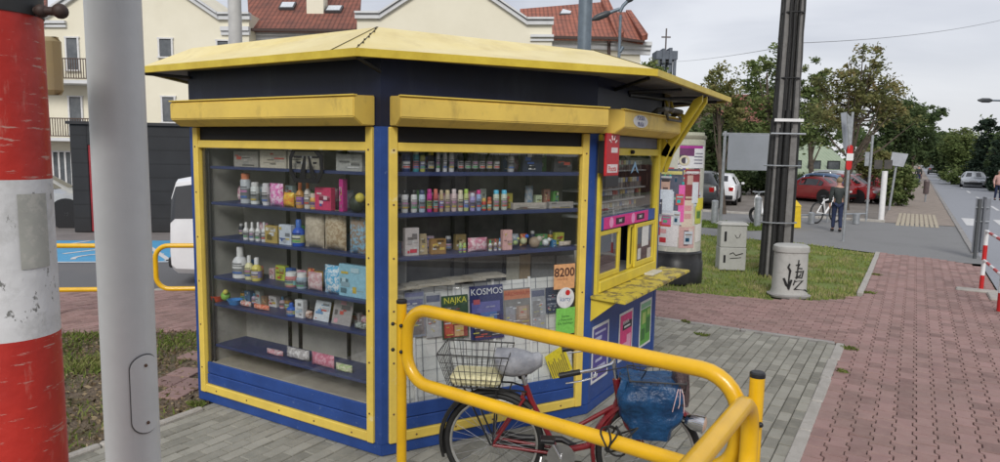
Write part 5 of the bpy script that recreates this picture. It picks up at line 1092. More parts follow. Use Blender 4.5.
basket(-.27,.04,.11,.165,.69,.90,mat('basket_wire',(.05,.05,.05),(.1,.1,.1),9,.4,metal=.4),flare=.06)
b=MB(); rr=random.Random(3); b.T=MW[bike]@Matrix.Translation((-.11,0,.69)); b.cbox((-.155,-.105,.005),(.155,.105,.07),.02); fo=b.build('foam_pad',wear(mat('cream_foam',(.72,.68,.42),(.6,.56,.34),8,.8,bump=.8,bscale=18,dist=.03),(.45,.4,.22),12,.55,.62,amt=.6),None); solo(center_origin(fo),'cream yellow foam pad lying in the rear wire basket of the bicycle','foam pad')
# handlebar, grips, bell, cables
b=MB(); hb=Vector((.7,0,.87)); b.tube([(.735,0,.76),(.715,0,.87)],.0125,10); 
b.tube([(.48,.26,.865),(.59,.25,.885),(.69,.14,.89),(.72,0,.87),(.69,-.14,.89),(.59,-.25,.885),(.48,-.26,.865)],.011,10); b.build('handlebar',chrome,bike,smooth=60)
for s in (-1,1):
    b=MB(); b.tube([(.52,s*.255,.873),(.40,s*.262,.845)],[.0165,.0175],12); b.build('grip',blackpl,bike,smooth=50)
    b=MB(); b.tube([(.60,s*.24,.88),(.61,s*.27,.855),(.54,s*.29,.835),(.44,s*.295,.815)],.005,6); b.build('brake_lever',chrome,bike,smooth=50)
b=MB(); b.lathe([(.0001,.03),(.016,.028),(.026,.015),(.028,0),(.0001,0)],16,(.575,.235,.90)); b.build('bell',chrome,bike,smooth=60)
b=MB(); b.tube([(.60,-.25,.87),(.78,-.2,.90),(.9,-.1,.85),(.84,-.03,.7),(.83,-.03,.58)],.0035,6); b.tube([(.60,.25,.87),(.80,.18,.88),(.86,.06,.8),(.8,.03,.72),(.6,.03,.36),(.42,.03,.3)],.0035,6); b.build('brake_cable',blackpl,bike,smooth=60)
b=MB(); b.T=Matrix.Translation((.0,.0,0)); b.tube([(0,.075,WR+.035),(.15,.075,.32),(.42,.075,.325),(.50,.075,.29),(.46,.075,.22),(.30,.075,.235),(0,.075,WR-.035)],.022,8); b.build('chain_guard',blackpl,bike,smooth=50)
b=MB(); b.tube([(.42,.10,.27),(.50,.105,.13)],.009,8); b.tube([(.42,-.09,.27),(.34,-.095,.41)],.009,8); b.tube([(.42,-.1,.27),(.42,.1,.27)],.01,8); b.build('cranks',chrome,bike,smooth=50)
for (x,y,z) in ((.50,.15,.13),(.34,-.14,.41)): b=MB(); b.cbox((x-.045,y-.04,z-.012),(x+.045,y+.04,z+.012),.005); b.build('pedal',blackpl,bike)
b=MB(); b.lathe([(.085,-.002),(.085,.002)],24,(.42,-.055,.27),Matrix(((1,0,0),(0,0,1),(0,1,0)))); b.build('chain_ring',steel,bike)
b=MB(); b.tube([(.30,-.05,.26),(.26,-.18,.02)],.009,8); b.build('kickstand',steel,bike)
b=MB(); b.T=MW[bike].inverted(); b.build('dynamo',black,bike) if 0 else None
# front basket (dark mesh) and the blue bag in it
basket(.84,1.09,.12,.15,.56,.80,MATS['basket_wire'],flare=.035,nx_=8,ny_=8,rows=5,name='front_basket')
b=MB(); b.tube([(1.08,-.08,.58),(1.17,-.12,.56)],.011,6)
hl=b.build('headlight',chrome,bike,smooth=50)
hc=MB(); dirn=Vector((1,-.35,-.12)).normalized(); M3=dirn.to_track_quat('Z','Y').to_matrix()
hc.lathe([(.0001,-.055),(.02,-.05),(.034,-.02),(.037,.02),(.04,.03)],18,(1.20,-.12,.565),M3*1.35); hc.build('headlight_shell',chrome,hl,smooth=50)
hc=MB(); hc.lathe([(.0001,.026),(.036,.03),(.02,.038),(.0001,.04)],18,(1.20,-.12,.565),M3*1.35); hc.build('headlight_lens',mat('lens_amber',(.6,.42,.3),(.5,.36,.26),20,.15),hl,smooth=50)
bag=thing('shopping_bag','crumpled shiny blue bag stuffed into the front basket of the bicycle','bag',MW[bike]@Vector((.935,-.03,.455)),ba)
b=MB(); rg=[]; n=28
for i in range(15):
    v=i/14; hh_=.0+.33*v; wx=(.12+.105*v)*(1-.25*max(0,v-.75)*4); wy=(.125+.055*v)*(1-.25*max(0,v-.75)*4); ring_=[]
    for k in range(n):
        a=2*PI*k/n; cx_=math.copysign(abs(math.cos(a))**.45,math.cos(a)); cy_=math.copysign(abs(math.sin(a))**.45,math.sin(a))
        nz=1+.22*NZ.noise(Vector((cx_*2.4,cy_*2.4,v*4)))+.07*NZ.noise(Vector((cx_*9,cy_*9,v*9)))
        ring_.append(Vector((cx_*wx*nz,cy_*wy*nz,hh_+.02*NZ.noise(Vector((cx_*3,cy_*3,7)))*v*2)))
    rg.append(ring_)
loft(b,rg); b.build('sack',mat('blue_bag_film',(.012,.07,.18),(.008,.04,.11),9,.4,bump=.9,bscale=22,dist=.02,lo=.4,hi=.6),bag,smooth=50)
b=MB()
for k in range(3):
    rr=random.Random(k); p=Vector((.14+.009*k,-.15,.325)); b.tube([p,p+Vector((.01*k-.01,-.02,-.03)),p+Vector((.018*k-.02,-.03,-.07-.01*k)),p+Vector((.022*k-.03,-.028,-.10-rr.random()*.03))],.0026,5)
b.build('drawstring',mat('pink_cord',(.6,.3,.32),(.7,.62,.6),60,.7),bag,smooth=60)
bag2=thing('dark_bag','dark brown plastic bag tucked beside the blue bag in the front basket','bag',MW[bike]@Vector((1.09,-.02,.62)),ba)
b=MB(); rg=[]
for i in range(8):
    v=i/7; ring_=[]
    for k in range(n):
        a=2*PI*k/n; nz=1+.3*NZ.noise(Vector((math.cos(a)*2,math.sin(a)*2,v*3+5))); ring_.append(Vector((.02+math.cos(a)*.055*nz*(1-.5*v*v),math.sin(a)*.11*nz*(1-.5*v*v),.03+.26*v)))
    rg.append(ring_)
loft(b,rg); b.build('sack',mat('brown_bag_film',(.05,.035,.035),(.09,.06,.06),12,.3,bump=.8,bscale=26,dist=.02),bag2,smooth=50)
# coiled cable lock on the lower rail
lk=Vector((P1[0],P1[1],0))+Vector((dA.x,dA.y,0))*1.42+Vector((0,0,.72)); q=Vector((-dA.y,dA.x,0)); b=MB(); pts=[]
for k in range(60):
    a=2*PI*k/20; pts.append(lk+q*(.02+.055*math.cos(a)*(1+.05*k/20))+Vector((0,0,.055*math.sin(a)*(1+.12*(k//20))))+Vector((dA.x,dA.y,0))*(.008*k/6-.03+.02*math.sin(k*.7)))
b.tube(pts,.005,6); b.tube([pts[-1],pts[-1]+q*.15+Vector((0,0,.02)),MW[bike]@Vector((.62,0,.36))],.005,6); b.build('x',black); 
o=COL.objects[-1] if 0 else bpy.data.objects['x']; o.name='cable_lock'; solo(center_origin(o),'thin black coiled cable lock looped round the lower yellow rail','bicycle lock')
# ================================================================== STREET FURNITURE FAR
def post(name,label,x,y_ground,ytop,r,cat='post',group=None,mt_=galv):
    g=G(x,y_ground); D_=Vector((g.x,g.y)).dot(Vector((hn.x,hn.y))); z=AT(x,ytop,D_).z; t=thing(name,label,cat,(g.x,g.y,0),0,group); b=MB(); b.lathe([(r,-.05),(r,z)],12); b.build('post',mt_,t,smooth=60); return t,g,D_
def rectpl(t,x0,x1,y0,y1,D_,mt_,name,off=-.06,th=.02,w=1,rot=None):
    """flat board facing the viewer's side of the street"""
    a=AT(x0,y1,D_);c_=AT(x1,y0,D_); b=MB(); b.T=frameM((a.x,a.y,0),r0,-hn); L=(c_-a).dot(r0); b.cbox((0,-off-th,min(a.z,c_.z)),(L,-off,max(a.z,c_.z)),.012); return b.build(name,mt_,t,w=1)
# big grey sign seen from behind
t,g,D_=post('road_sign','large grey signboard seen from behind on a steel post, left of the utility pole',719,246,131,.035,'sign')
bk=rectpl(t,726,772,135,170,D_,mat('sign_back_grey',(.29,.31,.35),(.26,.28,.31),2,.45),'board'); 
b=MB(); rectpl(t,722,774,133.5,136,D_,galv,'board_edge',off=-.03); 
p=G(764,246); b=MB(); b.lathe([(.035,-.05),(.035,2.6)],12,(p.x,p.y,0)); b.build('post',galv,t,w=1,smooth=60)
# red/white sign post
t,g,D_=post('sign_post','sign post at the lawn edge carrying a rounded red and white plate',843,241,112,.033,'sign')
b=MB(); cx=AT(848,157,D_)
def plate(b,x0,x1,y0,y1,D_,off,rnd_=.5,n=10):
    a=AT(x0,y1,D_);c_=AT(x1,y0,D_); w_=(c_-a).dot(r0); z0,z1=min(a.z,c_.z),max(a.z,c_.z); r_=w_/2*rnd_*2; o=Vector((a.x,a.y,0)); pts=[]
    r_=min(w_/2,(z1-z0)/2)*rnd_
    for (cx_,cz_,a0) in ((w_-r_,z1-r_,0),(r_,z1-r_,90),(r_,z0+r_,180),(w_-r_,z0+r_,270)):
        for k in range(6): aa=R(a0+18*k); pts.append((cx_+r_*math.cos(aa),cz_+r_*math.sin(aa)))
    A_=[o+r0*p[0]-hn*off+Vector((0,0,p[1])) for p in pts]; B_=[p-hn*.015 for p in A_]; b.hull(A_,B_)
plate(b,845,852.5,145,170,D_,.03,1.0); b.build('red_plate',red,t,w=1)
b=MB(); plate(b,845,852.5,153.5,160.5,D_,.046,.05); b.build('white_bar',white,t,w=1)
b=MB(); a=AT(842,112,D_); c_=AT(852,150,D_)
pA=[AT(841,113,D_),AT(847,112,D_),AT(849,150,D_),AT(844,150,D_)]; b.hull(pA,[p+hn*.03 for p in pA]); b.build('edge_on_board',MATS['sign_back_grey'],t,w=1)
b=MB(); pA=[AT(847,113,D_-.3),AT(852,118,D_-.3),AT(849.5,149,D_-.3)]; b.hull(pA,[p+hn*.03 for p in pA]); b.build('edge_on_board',galv,t,w=1)
t,g,D_=post('sign_post','slim grey post by the red car with a narrow bracket plate',866,221,135,.04,'sign'); rectpl(t,863.5,869,152,166,D_,galv,'bracket_plate')
t,g,D_=post('info_stand','white post topped by two small dark panels at the pavement','',26,26,.01,'sign') if 0 else post('info_stand','white post topped by two small dark slanted panels beside the sidewalk',881,220,171,.09,'sign',None,white)
for x0,x1 in ((874,883),(884,893)): rectpl(t,x0,x1,160,169,D_,mat('panel_dark_brown',(.08,.07,.06),(.05,.05,.05),6,.5),'panel',off=.0)
g=G(889,210); D_=Vector((g.x,g.y)).dot(Vector((hn.x,hn.y))); t=thing('tilted_sign','tilted grey sign seen from behind on a leaning post in the bushes','sign',(g.x,g.y,0)); b=MB(); b.tube([G(889,210),AT(897,160,D_)],.045,8); b.build('post',galv,t,w=1)
b=MB(); pA=[AT(889.5,165,D_-.1),AT(903,167,D_-.1),AT(908,154,D_-.1),AT(892,152,D_-.1)]; b.hull(pA,[p-hn*.03 for p in pA]); b.build('board',mat('sign_back_light',(.38,.40,.43),None,5,.45),t,w=1)
# litter bins on posts along the sidewalk
for (x,yg,y0,y1,xw,l) in ((925,202,180,194,5,'nearer small brown litter bin on a post beside the sidewalk'),(920,182,173,179,2.4,'farther small brown litter bin on a post beside the sidewalk')):
    g=G(x,yg); D_=Vector((g.x,g.y)).dot(Vector((hn.x,hn.y))); t=thing('litter_bin',l,'litter bin',(g.x,g.y,0),0,'litter bins along the sidewalk'); zt=AT(x,y0,D_).z; zb=AT(x,y1,D_).z; rb=xw/2/F*D_
    b=MB(); b.lathe([(.04,0),(.04,zb)],8); b.build('post',galv,t); b=MB(); b.lathe([(rb*.8,zb),(rb,zb+.05),(rb,zt-.1),(rb*1.1,zt-.08),(rb*.9,zt)],12); b.build('bin',mat('bin_brown',(.13,.10,.10),None,6,.5),t,smooth=40)
# dark grey signboard from behind on a post, near right
g=G(974.5,258); t=thing('notice_board','dark grey board seen from behind on a dark post at the right','sign',(g.x,g.y,0)); D_=Vector((g.x,g.y)).dot(Vector((hn.x,hn.y)))
gm=mat('grey_board_back',(.20,.21,.235),(.17,.18,.2),3,.5)
b=MB(); z=AT(974,199,D_).z; b.lathe([(.035,-.03),(.035,z)],10); b.build('post',mat('dark_post',(.08,.085,.09),None,5,.5),t)
rectpl(t,972.5,993,198.5,253,D_,gm,'board',off=.03,th=.03); rectpl(t,981.5,984.5,198,250,D_,gm,'rib',off=.0,th=.03)
for y in (207,221): rectpl(t,976,990,y,y+1.5,D_,galv,'bracket',off=.0,th=.034)
# red-white barrier
g=G(981,290); g2=G(994,305); t=thing('barrier','red and white striped tubular pedestrian barrier at the right edge','barrier',(g.x,g.y,0))
D1=Vector((g.x,g.y)).dot(Vector((hn.x,hn.y))); zt=AT(981,230,D1).z
def striped(p,q,n,r=.03,name='post',first=1):
    p=Vector(p);q=Vector(q); b=MB(); 
    for k in range(n): b.k=(k+first)%2; b.tube([p.lerp(q,k/n),p.lerp(q,(k+1)/n)],r,12)
    return b.build(name,[red,white],t,w=1,smooth=40)
ga=Vector((g.x,g.y,0)); gb_=Vector((g2.x,g2.y,0)); dd_=(gb_-ga)
striped(ga,ga+Vector((0,0,zt)),4,.032,first=0); gc=ga+dd_*1.35
striped(gc,gc+Vector((0,0,zt+.06)),4,.036,first=0)
far=gc+Vector((.55,-1.4,0)); striped(far,far+Vector((0,0,zt+.05)),4,.036,first=0)
for z in (zt-.02,zt*.5): striped(ga+Vector((0,0,z)),gc+Vector((0,0,z)),5,.022,'rail'); striped(gc+Vector((0,0,z)),far+Vector((0,0,z)),6,.022,'rail')
b=MB(); b.cbox((ga.x-.35,ga.y-.25,-.02),(ga.x+.25,ga.y-.05,.03),.02); b.cbox((ga.x+.05,ga.y-.9,-.02),(ga.x+.3,ga.y-.3,.035),.02); b.build('footing',kerbm,t,w=1)
# bollards in front of the parked cars
for x,yg,yt in ((811,224,212),(856,224,213),(714,224,200),(757,227,197)):
    g=G(x,yg); D_=Vector((g.x,g.y)).dot(Vector((hn.x,hn.y))); z=AT(x,yt,D_).z; t=thing('bollard','short steel bollard '+{811:'left of the walking man',856:'right of the walking man by the red car',714:'beside the post of the large grey sign',757:'left of the utility pole by the moped'}[x],'bollard',(g.x,g.y,0),0,'steel bollards')
    r_=.10; b=MB(); b.lathe([(r_,0),(r_,z-.08)],16); b.build('body',galv,t,smooth=50); b=MB(); b.lathe([(r_*1.05,z-.08),(r_*1.05,z-.03),(r_*.5,z)],16); b.build('cap',galv,t,smooth=40)
b=MB()
a=G(800,223); c_=G(866,221); t=thing('low_rail','low steel rail along the far edge of the driveway','rail',(a.x,a.y,0)); b.tube([a+Vector((0,0,.25)),c_+Vector((0,0,.25))],.03,8)
for k in range(6): p=a.lerp(c_,k/5); b.tube([p,p+Vector((0,0,.25))],.03,8)
b.build('rail',galv,t,w=1)
# parked white bicycle far behind the man
def small_bike(label,p,rz,mt_):
    t=thing('parked_bicycle',label,'bicycle',p,rz)
    for x in (0,1.0):
        b=MB(); b.tube([Vector((x+.33*math.cos(a),0,.34+.33*math.sin(a))) for a in [2*PI*k/24 for k in range(24)]],.025,6,closed=True); b.build('wheel',black,t)
    b=MB(); b.tube([(0,0,.34),(.42,0,.30),(.3,0,.8)],.025,6); b.tube([(.42,0,.3),(.85,0,.75)],.03,6); b.tube([(.32,0,.72),(.83,0,.8)],.025,6); b.tube([(1.0,0,.34),(.82,0,.95)],.025,6); b.tube([(0,0,.34),(.32,0,.72)],.02,6); b.build('frame',mt_,t)
    b=MB(); b.tube([(.74,-.25,1.0),(.84,-.1,1.0),(.84,.1,1.0),(.74,.25,1.0)],.018,6); b.build('handlebar',dark,t); b=MB(); b.ball((.28,0,.86),.11,8,(1.2,.6,.35)); b.build('saddle',dark,t)
g=G(815,224); small_bike('white bicycle parked by a bollard left of the walking man',(g.x,g.y+.3,0),R(62),white)
# moped half hidden by the utility pole
g=G(781,226); t=thing('moped','small white moped parked behind the utility pole','moped',(g.x,g.y,0),YAW+R(110))
for x in (0,1.2): b=MB(); b.tube([Vector((x+.2*math.cos(a),0,.24+.2*math.sin(a))) for a in [2*PI*k/20 for k in range(20)]],.05,8,closed=True); b.build('wheel',black,t,smooth=60)
b=MB(); loft(b,[[Vector((x+.0,w_*math.cos(a),z+h_*math.sin(a))) for a in [2*PI*k/12 for k in range(12)]] for x,w_,h_,z in ((-.25,.05,.05,.62),(-.1,.16,.16,.55),(.25,.19,.2,.5),(.5,.16,.12,.38),(.8,.16,.06,.28),(1.0,.17,.1,.4),(1.05,.16,.25,.6),(1.12,.12,.2,.7),(1.16,.03,.1,.75))]); b.build('fairing',white,t,smooth=60)
b=MB(); b.tube([(1.2,0,.24),(1.05,0,.95)],.03,8); b.tube([(.98,-.3,1.0),(1.05,0,.97),(.98,.3,1.0)],.02,8); b.build('handlebar',galv,t); b=MB(); loft(b,[[Vector((x,w_*math.cos(a),.78+.05*math.sin(a))) for a in [2*PI*k/12 for k in range(12)]] for x,w_ in ((-.3,.08),(-.1,.14),(.3,.14),(.5,.08))]); b.build('seat',dark,t,smooth=60)
# yellow grit bin
g=G(790,227); t=thing('grit_bin','tall yellow bin standing right behind the utility pole','bin',(g.x,g.y,0),YAW); 
ym=mat('bin_yellow',(.72,.5,.02),(.6,.42,.02),6,.5); b=MB(); b.hull([(-.24,-.2,0),(.24,-.2,0),(.24,.2,0),(-.24,.2,0)],[(-.21,-.18,.64),(.21,-.18,.64),(.21,.18,.64),(-.21,.18,.64)]); b.build('body',ym,t); b=MB(); b.hull([(-.23,-.2,.64),(.23,-.2,.64),(.23,.2,.64),(-.23,.2,.64)],[(-.1,-.1,.82),(.1,-.1,.82),(.1,.1,.82),(-.1,.1,.82)]); b.build('lid',ym,t)
# ================================================================== CARS
def car(label,loc,rz,paint,kind='hatch',L=4.1,W=1.76,Hh=1.45,group='cars parked by the building',rear=True):
    t=thing('parked_car',label,'car',loc,rz,group); s=L/4.1; hh=Hh/1.45
    if kind=='hatch': st=[(-2.05,.42,.62,.62,.72,.60),(-2.0,.28,.90,.92,.82,.66),(-1.9,.22,.97,1.10,.86,.64),(-1.55,.2,.96,1.40,.88,.60),(-.9,.18,.94,1.46,.88,.62),(-.1,.18,.92,1.47,.88,.62),(.3,.18,.90,1.40,.88,.60),(.95,.18,.88,.96,.88,.72),(1.2,.2,.86,.88,.87,.76),(1.75,.22,.76,.78,.84,.72),(1.98,.28,.62,.66,.78,.66),(2.05,.38,.52,.54,.66,.58)]
    elif kind=='van': st=[(-2.05,.42,.80,1.0,.80,.72),(-2.02,.28,1.0,1.5,.86,.74),(-1.95,.22,1.05,1.74,.88,.74),(-1.5,.2,1.05,1.82,.89,.74),(-.6,.18,1.04,1.84,.89,.74),(.2,.18,1.02,1.80,.89,.74),(.55,.18,1.0,1.68,.89,.70),(1.1,.18,.98,1.14,.88,.76),(1.4,.2,.96,1.0,.87,.76),(1.8,.22,.86,.88,.84,.74),(2.0,.28,.66,.7,.78,.68),(2.05,.38,.52,.54,.66,.58)]
    else: st=[(-2.05,.42,.70,.72,.72,.62),(-2.0,.28,.92,.95,.82,.70),(-1.6,.22,.96,1.0,.86,.70),(-1.35,.2,.95,1.08,.87,.66),(-.85,.18,.93,1.40,.88,.60),(-.1,.18,.91,1.44,.88,.60),(.3,.18,.90,1.38,.88,.60),(.95,.18,.88,.94,.88,.72),(1.2,.2,.86,.88,.87,.76),(1.75,.22,.76,.78,.84,.72),(1.98,.28,.62,.66,.78,.66),(2.05,.38,.52,.54,.66,.58)]
    st=[(x*s,a*hh,b_*hh,c_*hh,w0*W/1.76,w1*W/1.76) for x,a,b_,c_,w0,w1 in st]
    def ring(q):
        x,zl,zb,zt,w0,w1=q; m_=(zl+zb)/2
        return [Vector(p) for p in ((x,-w0*.9,zl),(x,-w0*.99,zl+.08),(x,-w0,m_),(x,-w0*.97,zb),(x,-w1,max(zt-.05,zb+.005)),(x,-w1*.85,zt),(x,0,zt+.015),(x,w1*.85,zt),(x,w1,max(zt-.05,zb+.005)),(x,w0*.97,zb),(x,w0,m_),(x,w0*.99,zl+.08),(x,w0*.9,zl))]
    rs=[ring(q) for q in st]; b=MB(); loft(b,rs); body=b.build('body',paint,t,smooth=35)
    # glasshouse panels stand a few mm proud of the body
    sel=[i for i in range(len(st)-1) if (st[i][3]-st[i][2]>.3*hh or st[i+1][3]-st[i+1][2]>.3*hh)]
    for sd in (3,8):
        b=MB(); lo=[];hi=[]
        for i in range(sel[0],sel[-1]+2):
            r_=rs[i]; p=r_[3] if sd==3 else r_[9]; q=r_[4] if sd==3 else r_[8]; o=Vector((0,-.006 if sd==3 else .006,0))
            lo.append(p.lerp(q,.1)+o); hi.append(p.lerp(q,.9)+o)
        lo[0]=lo[0].lerp(lo[1],.5); hi[0]=hi[0].lerp(hi[1],.5); lo[-1]=lo[-1].lerp(lo[-2],.3); hi[-1]=hi[-1].lerp(hi[-2],.3)
        n_=len(lo); b.add(lo+hi,[(k,k+1,n_+k+1,n_+k) for k in range(n_-1)]); sg=b.build('side_window',glassC,t)
        b=MB(); 
        for k in (n_//2-1,n_//2+1):
            if 0<k<n_-1: 
                a_=lo[k]+Vector((0,-.003 if sd==3 else .003,0)); c_=hi[k]+Vector((0,-.003 if sd==3 else .003,0)); b.tube([a_,c_],.022,4)
        b.build('pillar',paint,sg)
    def endglass(i,j,name,dx):
        r1,r2=rs[i],rs[j]; b=MB(); o=Vector((dx,0,.004)); lo0=r1[5].lerp(r2[5],.08); lo1=r1[7].lerp(r2[7],.08); h0=r1[5].lerp(r2[5],.92);h1=r1[7].lerp(r2[7],.92)
        cm_=Vector((0,.06,0)); b.add([lo0+o+cm_,lo1+o-cm_,h1+o-cm_,h0+o+cm_],[(0,1,2,3)]); 
        b.add([(lo0+lo1)/2+o+Vector((0,0,.012)),(h0+h1)/2+o+Vector((0,0,.012))],[]); return b.build(name,glassC,t)
    k1=max(i for i in range(len(st)) if st[i][3]-st[i][2]>.3*hh); b=endglass(k1+1,k1,'windscreen',.012)
    k0=min(i for i in range(len(st)) if st[i][3]-st[i][2]>.3*hh); endglass(k0-1 if kind!='hatch' else 2,k0,'rear_window',-.012)
    tm=black
    for x in (-1.28*s,1.28*s):
        for sd in (-1,1):
            r_=.315*max(s,.95); y=sd*(W/2-.10); Mx=Matrix(((1,0,0),(0,0,1),(0,1,0))); b=MB(); b.lathe([(r_*.65,-.1),(r_*.95,-.1),(r_,-.07),(r_,.07),(r_*.95,.1),(r_*.65,.1)],24,(x,y,r_),Mx); wh=b.build('wheel',tm,t,smooth=40)
            b=MB(); b.lathe([(.0001,.03),(r_*.2,.04),(r_*.62,.02),(r_*.66,.09)] if sd>0 else [(.0001,-.03),(r_*.2,-.04),(r_*.62,-.02),(r_*.66,-.09)],20,(x,y,r_),Mx)
            for k in range(5):
                a=2*PI*k/5; c0=Vector((x,y+sd*.075,r_)); d_=Vector((math.cos(a),0,math.sin(a))); b.tube([c0+d_*.03,c0+d_*r_*.63],[.035,.025],5)
            b.build('rim',mat('alloy',(.45,.45,.46),None,9,.3,metal=.7),wh,smooth=40)
            b=MB(); b.lathe([(r_*1.02,0),(r_*1.16,0),(r_*1.16,.02),(r_*1.02,.02)],24,(x,sd*(st[5][4]*.985)-(.0 if sd>0 else .02),r_),Mx); b.build('wheel_arch',blackpl,body,smooth=40)
    W0=st[1][4]; zb=st[1][2]
    for sd in (-1,1):
        b=MB(); b.cbox((-2.04*s,sd*W0*.78-.10,.66*hh),(-1.98*s,sd*W0*.78+.10,.86*hh),.02); b.build('tail_light',mat('tail_red',(.4,.01,.01),None,9,.2),t)
        b=MB(); b.cbox((1.93*s,sd*W0*.7-.15,.56*hh),(2.02*s,sd*W0*.7+.15,.68*hh),.02); b.build('headlight',mat('lamp_clear',(.6,.62,.64),None,9,.12),t)
        b=MB(); b.cbox((.72*s,sd*(W/2+.08)-.07,.90*hh),(.86*s,sd*(W/2+.08)+.07,1.02*hh),.03); b.build('mirror',paint,t)
    b=MB(); b.cbox((-2.09*s,-W0*.9,.28),(-1.98*s,W0*.9,.44),.02); b.build('rear_bumper',blackpl,t); b=MB(); b.cbox((1.97*s,-W0*.75,.26),(2.07*s,W0*.75,.42),.02); b.build('front_bumper',blackpl,t)
    for x,nm in ((-2.075*s,'number_plate'),(2.075*s,'number_plate')): b=MB(); b.cbox((x-.015,-.26,.46 if x>0 else .50),(x+.015,.26,.56 if x>0 else .6),.004); b.build(nm,white,t)
    return t
cred=mat('car_red',(.30,.02,.025),(.26,.018,.02),3,.3,coat=.4); csil=mat('car_silver',(.48,.5,.52),(.42,.44,.46),3,.3,metal=.4,coat=.5); cwh=mat('car_white',(.72,.73,.75),(.66,.67,.69),3,.3,coat=.4); cblu=mat('car_steel_blue',(.16,.24,.40),(.13,.2,.34),3,.3,metal=.3,coat=.5); cdk=mat('car_dark',(.04,.045,.05),None,3,.3,coat=.5)
def carat(x,yg,**k): g=G(x,yg); return (g.x,g.y,0)
def carpx(x,yg,dback=1.2): g=G(x,yg); d=Vector((g.x,g.y,0)).normalized(); q=g+d*dback; return (q.x,q.y,0)
car('red sports utility car parked nearest behind the walking man',carpx(845,203,1.6),R(-30),cred,'hatch',L=3.8,W=1.62,Hh=1.3)
car('low red car parked left of the walking man',carpx(812,203,1.8),R(150),cred,'sedan',L=3.7,W=1.6,Hh=1.2)
car('steel blue car parked behind the low red car',carpx(815,203,3.2),R(150),cblu,'hatch',L=3.8,W=1.62,Hh=1.32)
car('silver car parked farthest back in the row by the green hall',carpx(822,200,5.),R(150),csil,'hatch',L=3.8,W=1.62,Hh=1.4)
car('white car with dark tail parked beyond the advertising column',carpx(720,205,1.6),R(98),cwh,'hatch',L=3.8,W=1.6,Hh=1.32,group=None)
car('dark car mostly hidden behind the advertising column',carpx(700,208,1.6),R(98),cdk,'hatch',L=4.0,Hh=1.45,group=None)
g=G(976,186.5); t=car('silver grey car coming along the road',(4.0,66.5,0),R(-93),csil,'hatch',L=3.9,W=1.7,Hh=1.2,group=None); t.name='car'
t=car('tiny dark car far down the road',(2.4,118,0),R(90),cdk,'sedan',L=4.2,group=None); t.name='car'
car('second red car parked beyond the first, seen between it and the green hall',carpx(872,198,3.5),R(-30),mat('car_wine_red',(.2,.015,.02),None,3,.3,coat=.4),'sedan',L=3.8,W=1.62,Hh=1.25)
e_=G(62,228); p=EN(-9.2,18.9+.9); car('silver car parked left of the black container',(e_.x-1.6,e_.y-.1,0),R(39),csil,'sedan',L=4.5,Hh=1.42,group=None)
wv=EN(-2.55,11.75); g=ON(Vector((*EN(0,10.65),0)),Vector((nn[0],nn[1],0)),171,270); pv=Vector((g.x,g.y,0))+Vector((en[0],en[1],0))*2.0+Vector((nn[0],nn[1],0))*.85
car('white car half hidden behind the left side of the kiosk',(pv.x,pv.y,0),R(39),cwh,'van',L=4.05,W=1.72,Hh=1.34,group=None)
# ================================================================== PEOPLE
def skin_obj(name,verts,edges,rad,mt_,parent,sub=1):
    me=bpy.data.meshes.new(name); me.from_pydata(verts,edges,[]); o=bpy.data.objects.new('tmp_'+name,me); COL.objects.link(o)
    md=o.modifiers.new('s','SKIN'); o.modifiers.new('d','SUBSURF').levels=sub
    for i,r_ in enumerate(rad):
        me.skin_vertices[0].data[i].radius=(r_ if isinstance(r_,tuple) else (r_,r_)); me.skin_vertices[0].data[i].use_root=(i==0)
    bpy.context.view_layer.update(); m2=bpy.data.meshes.new_from_object(o.evaluated_get(bpy.context.evaluated_depsgraph_get())); bpy.data.objects.remove(o)
    m2.materials.clear(); m2.materials.append(mt_); m2.polygons.foreach_set('use_smooth',[True]*len(m2.polygons)); q=bpy.data.objects.new(name,m2); COL.objects.link(q); q.parent=parent; MW[q]=MW[parent]; return q
skinm=mat('skin',(.48,.27,.2),(.42,.23,.17),9,.5)
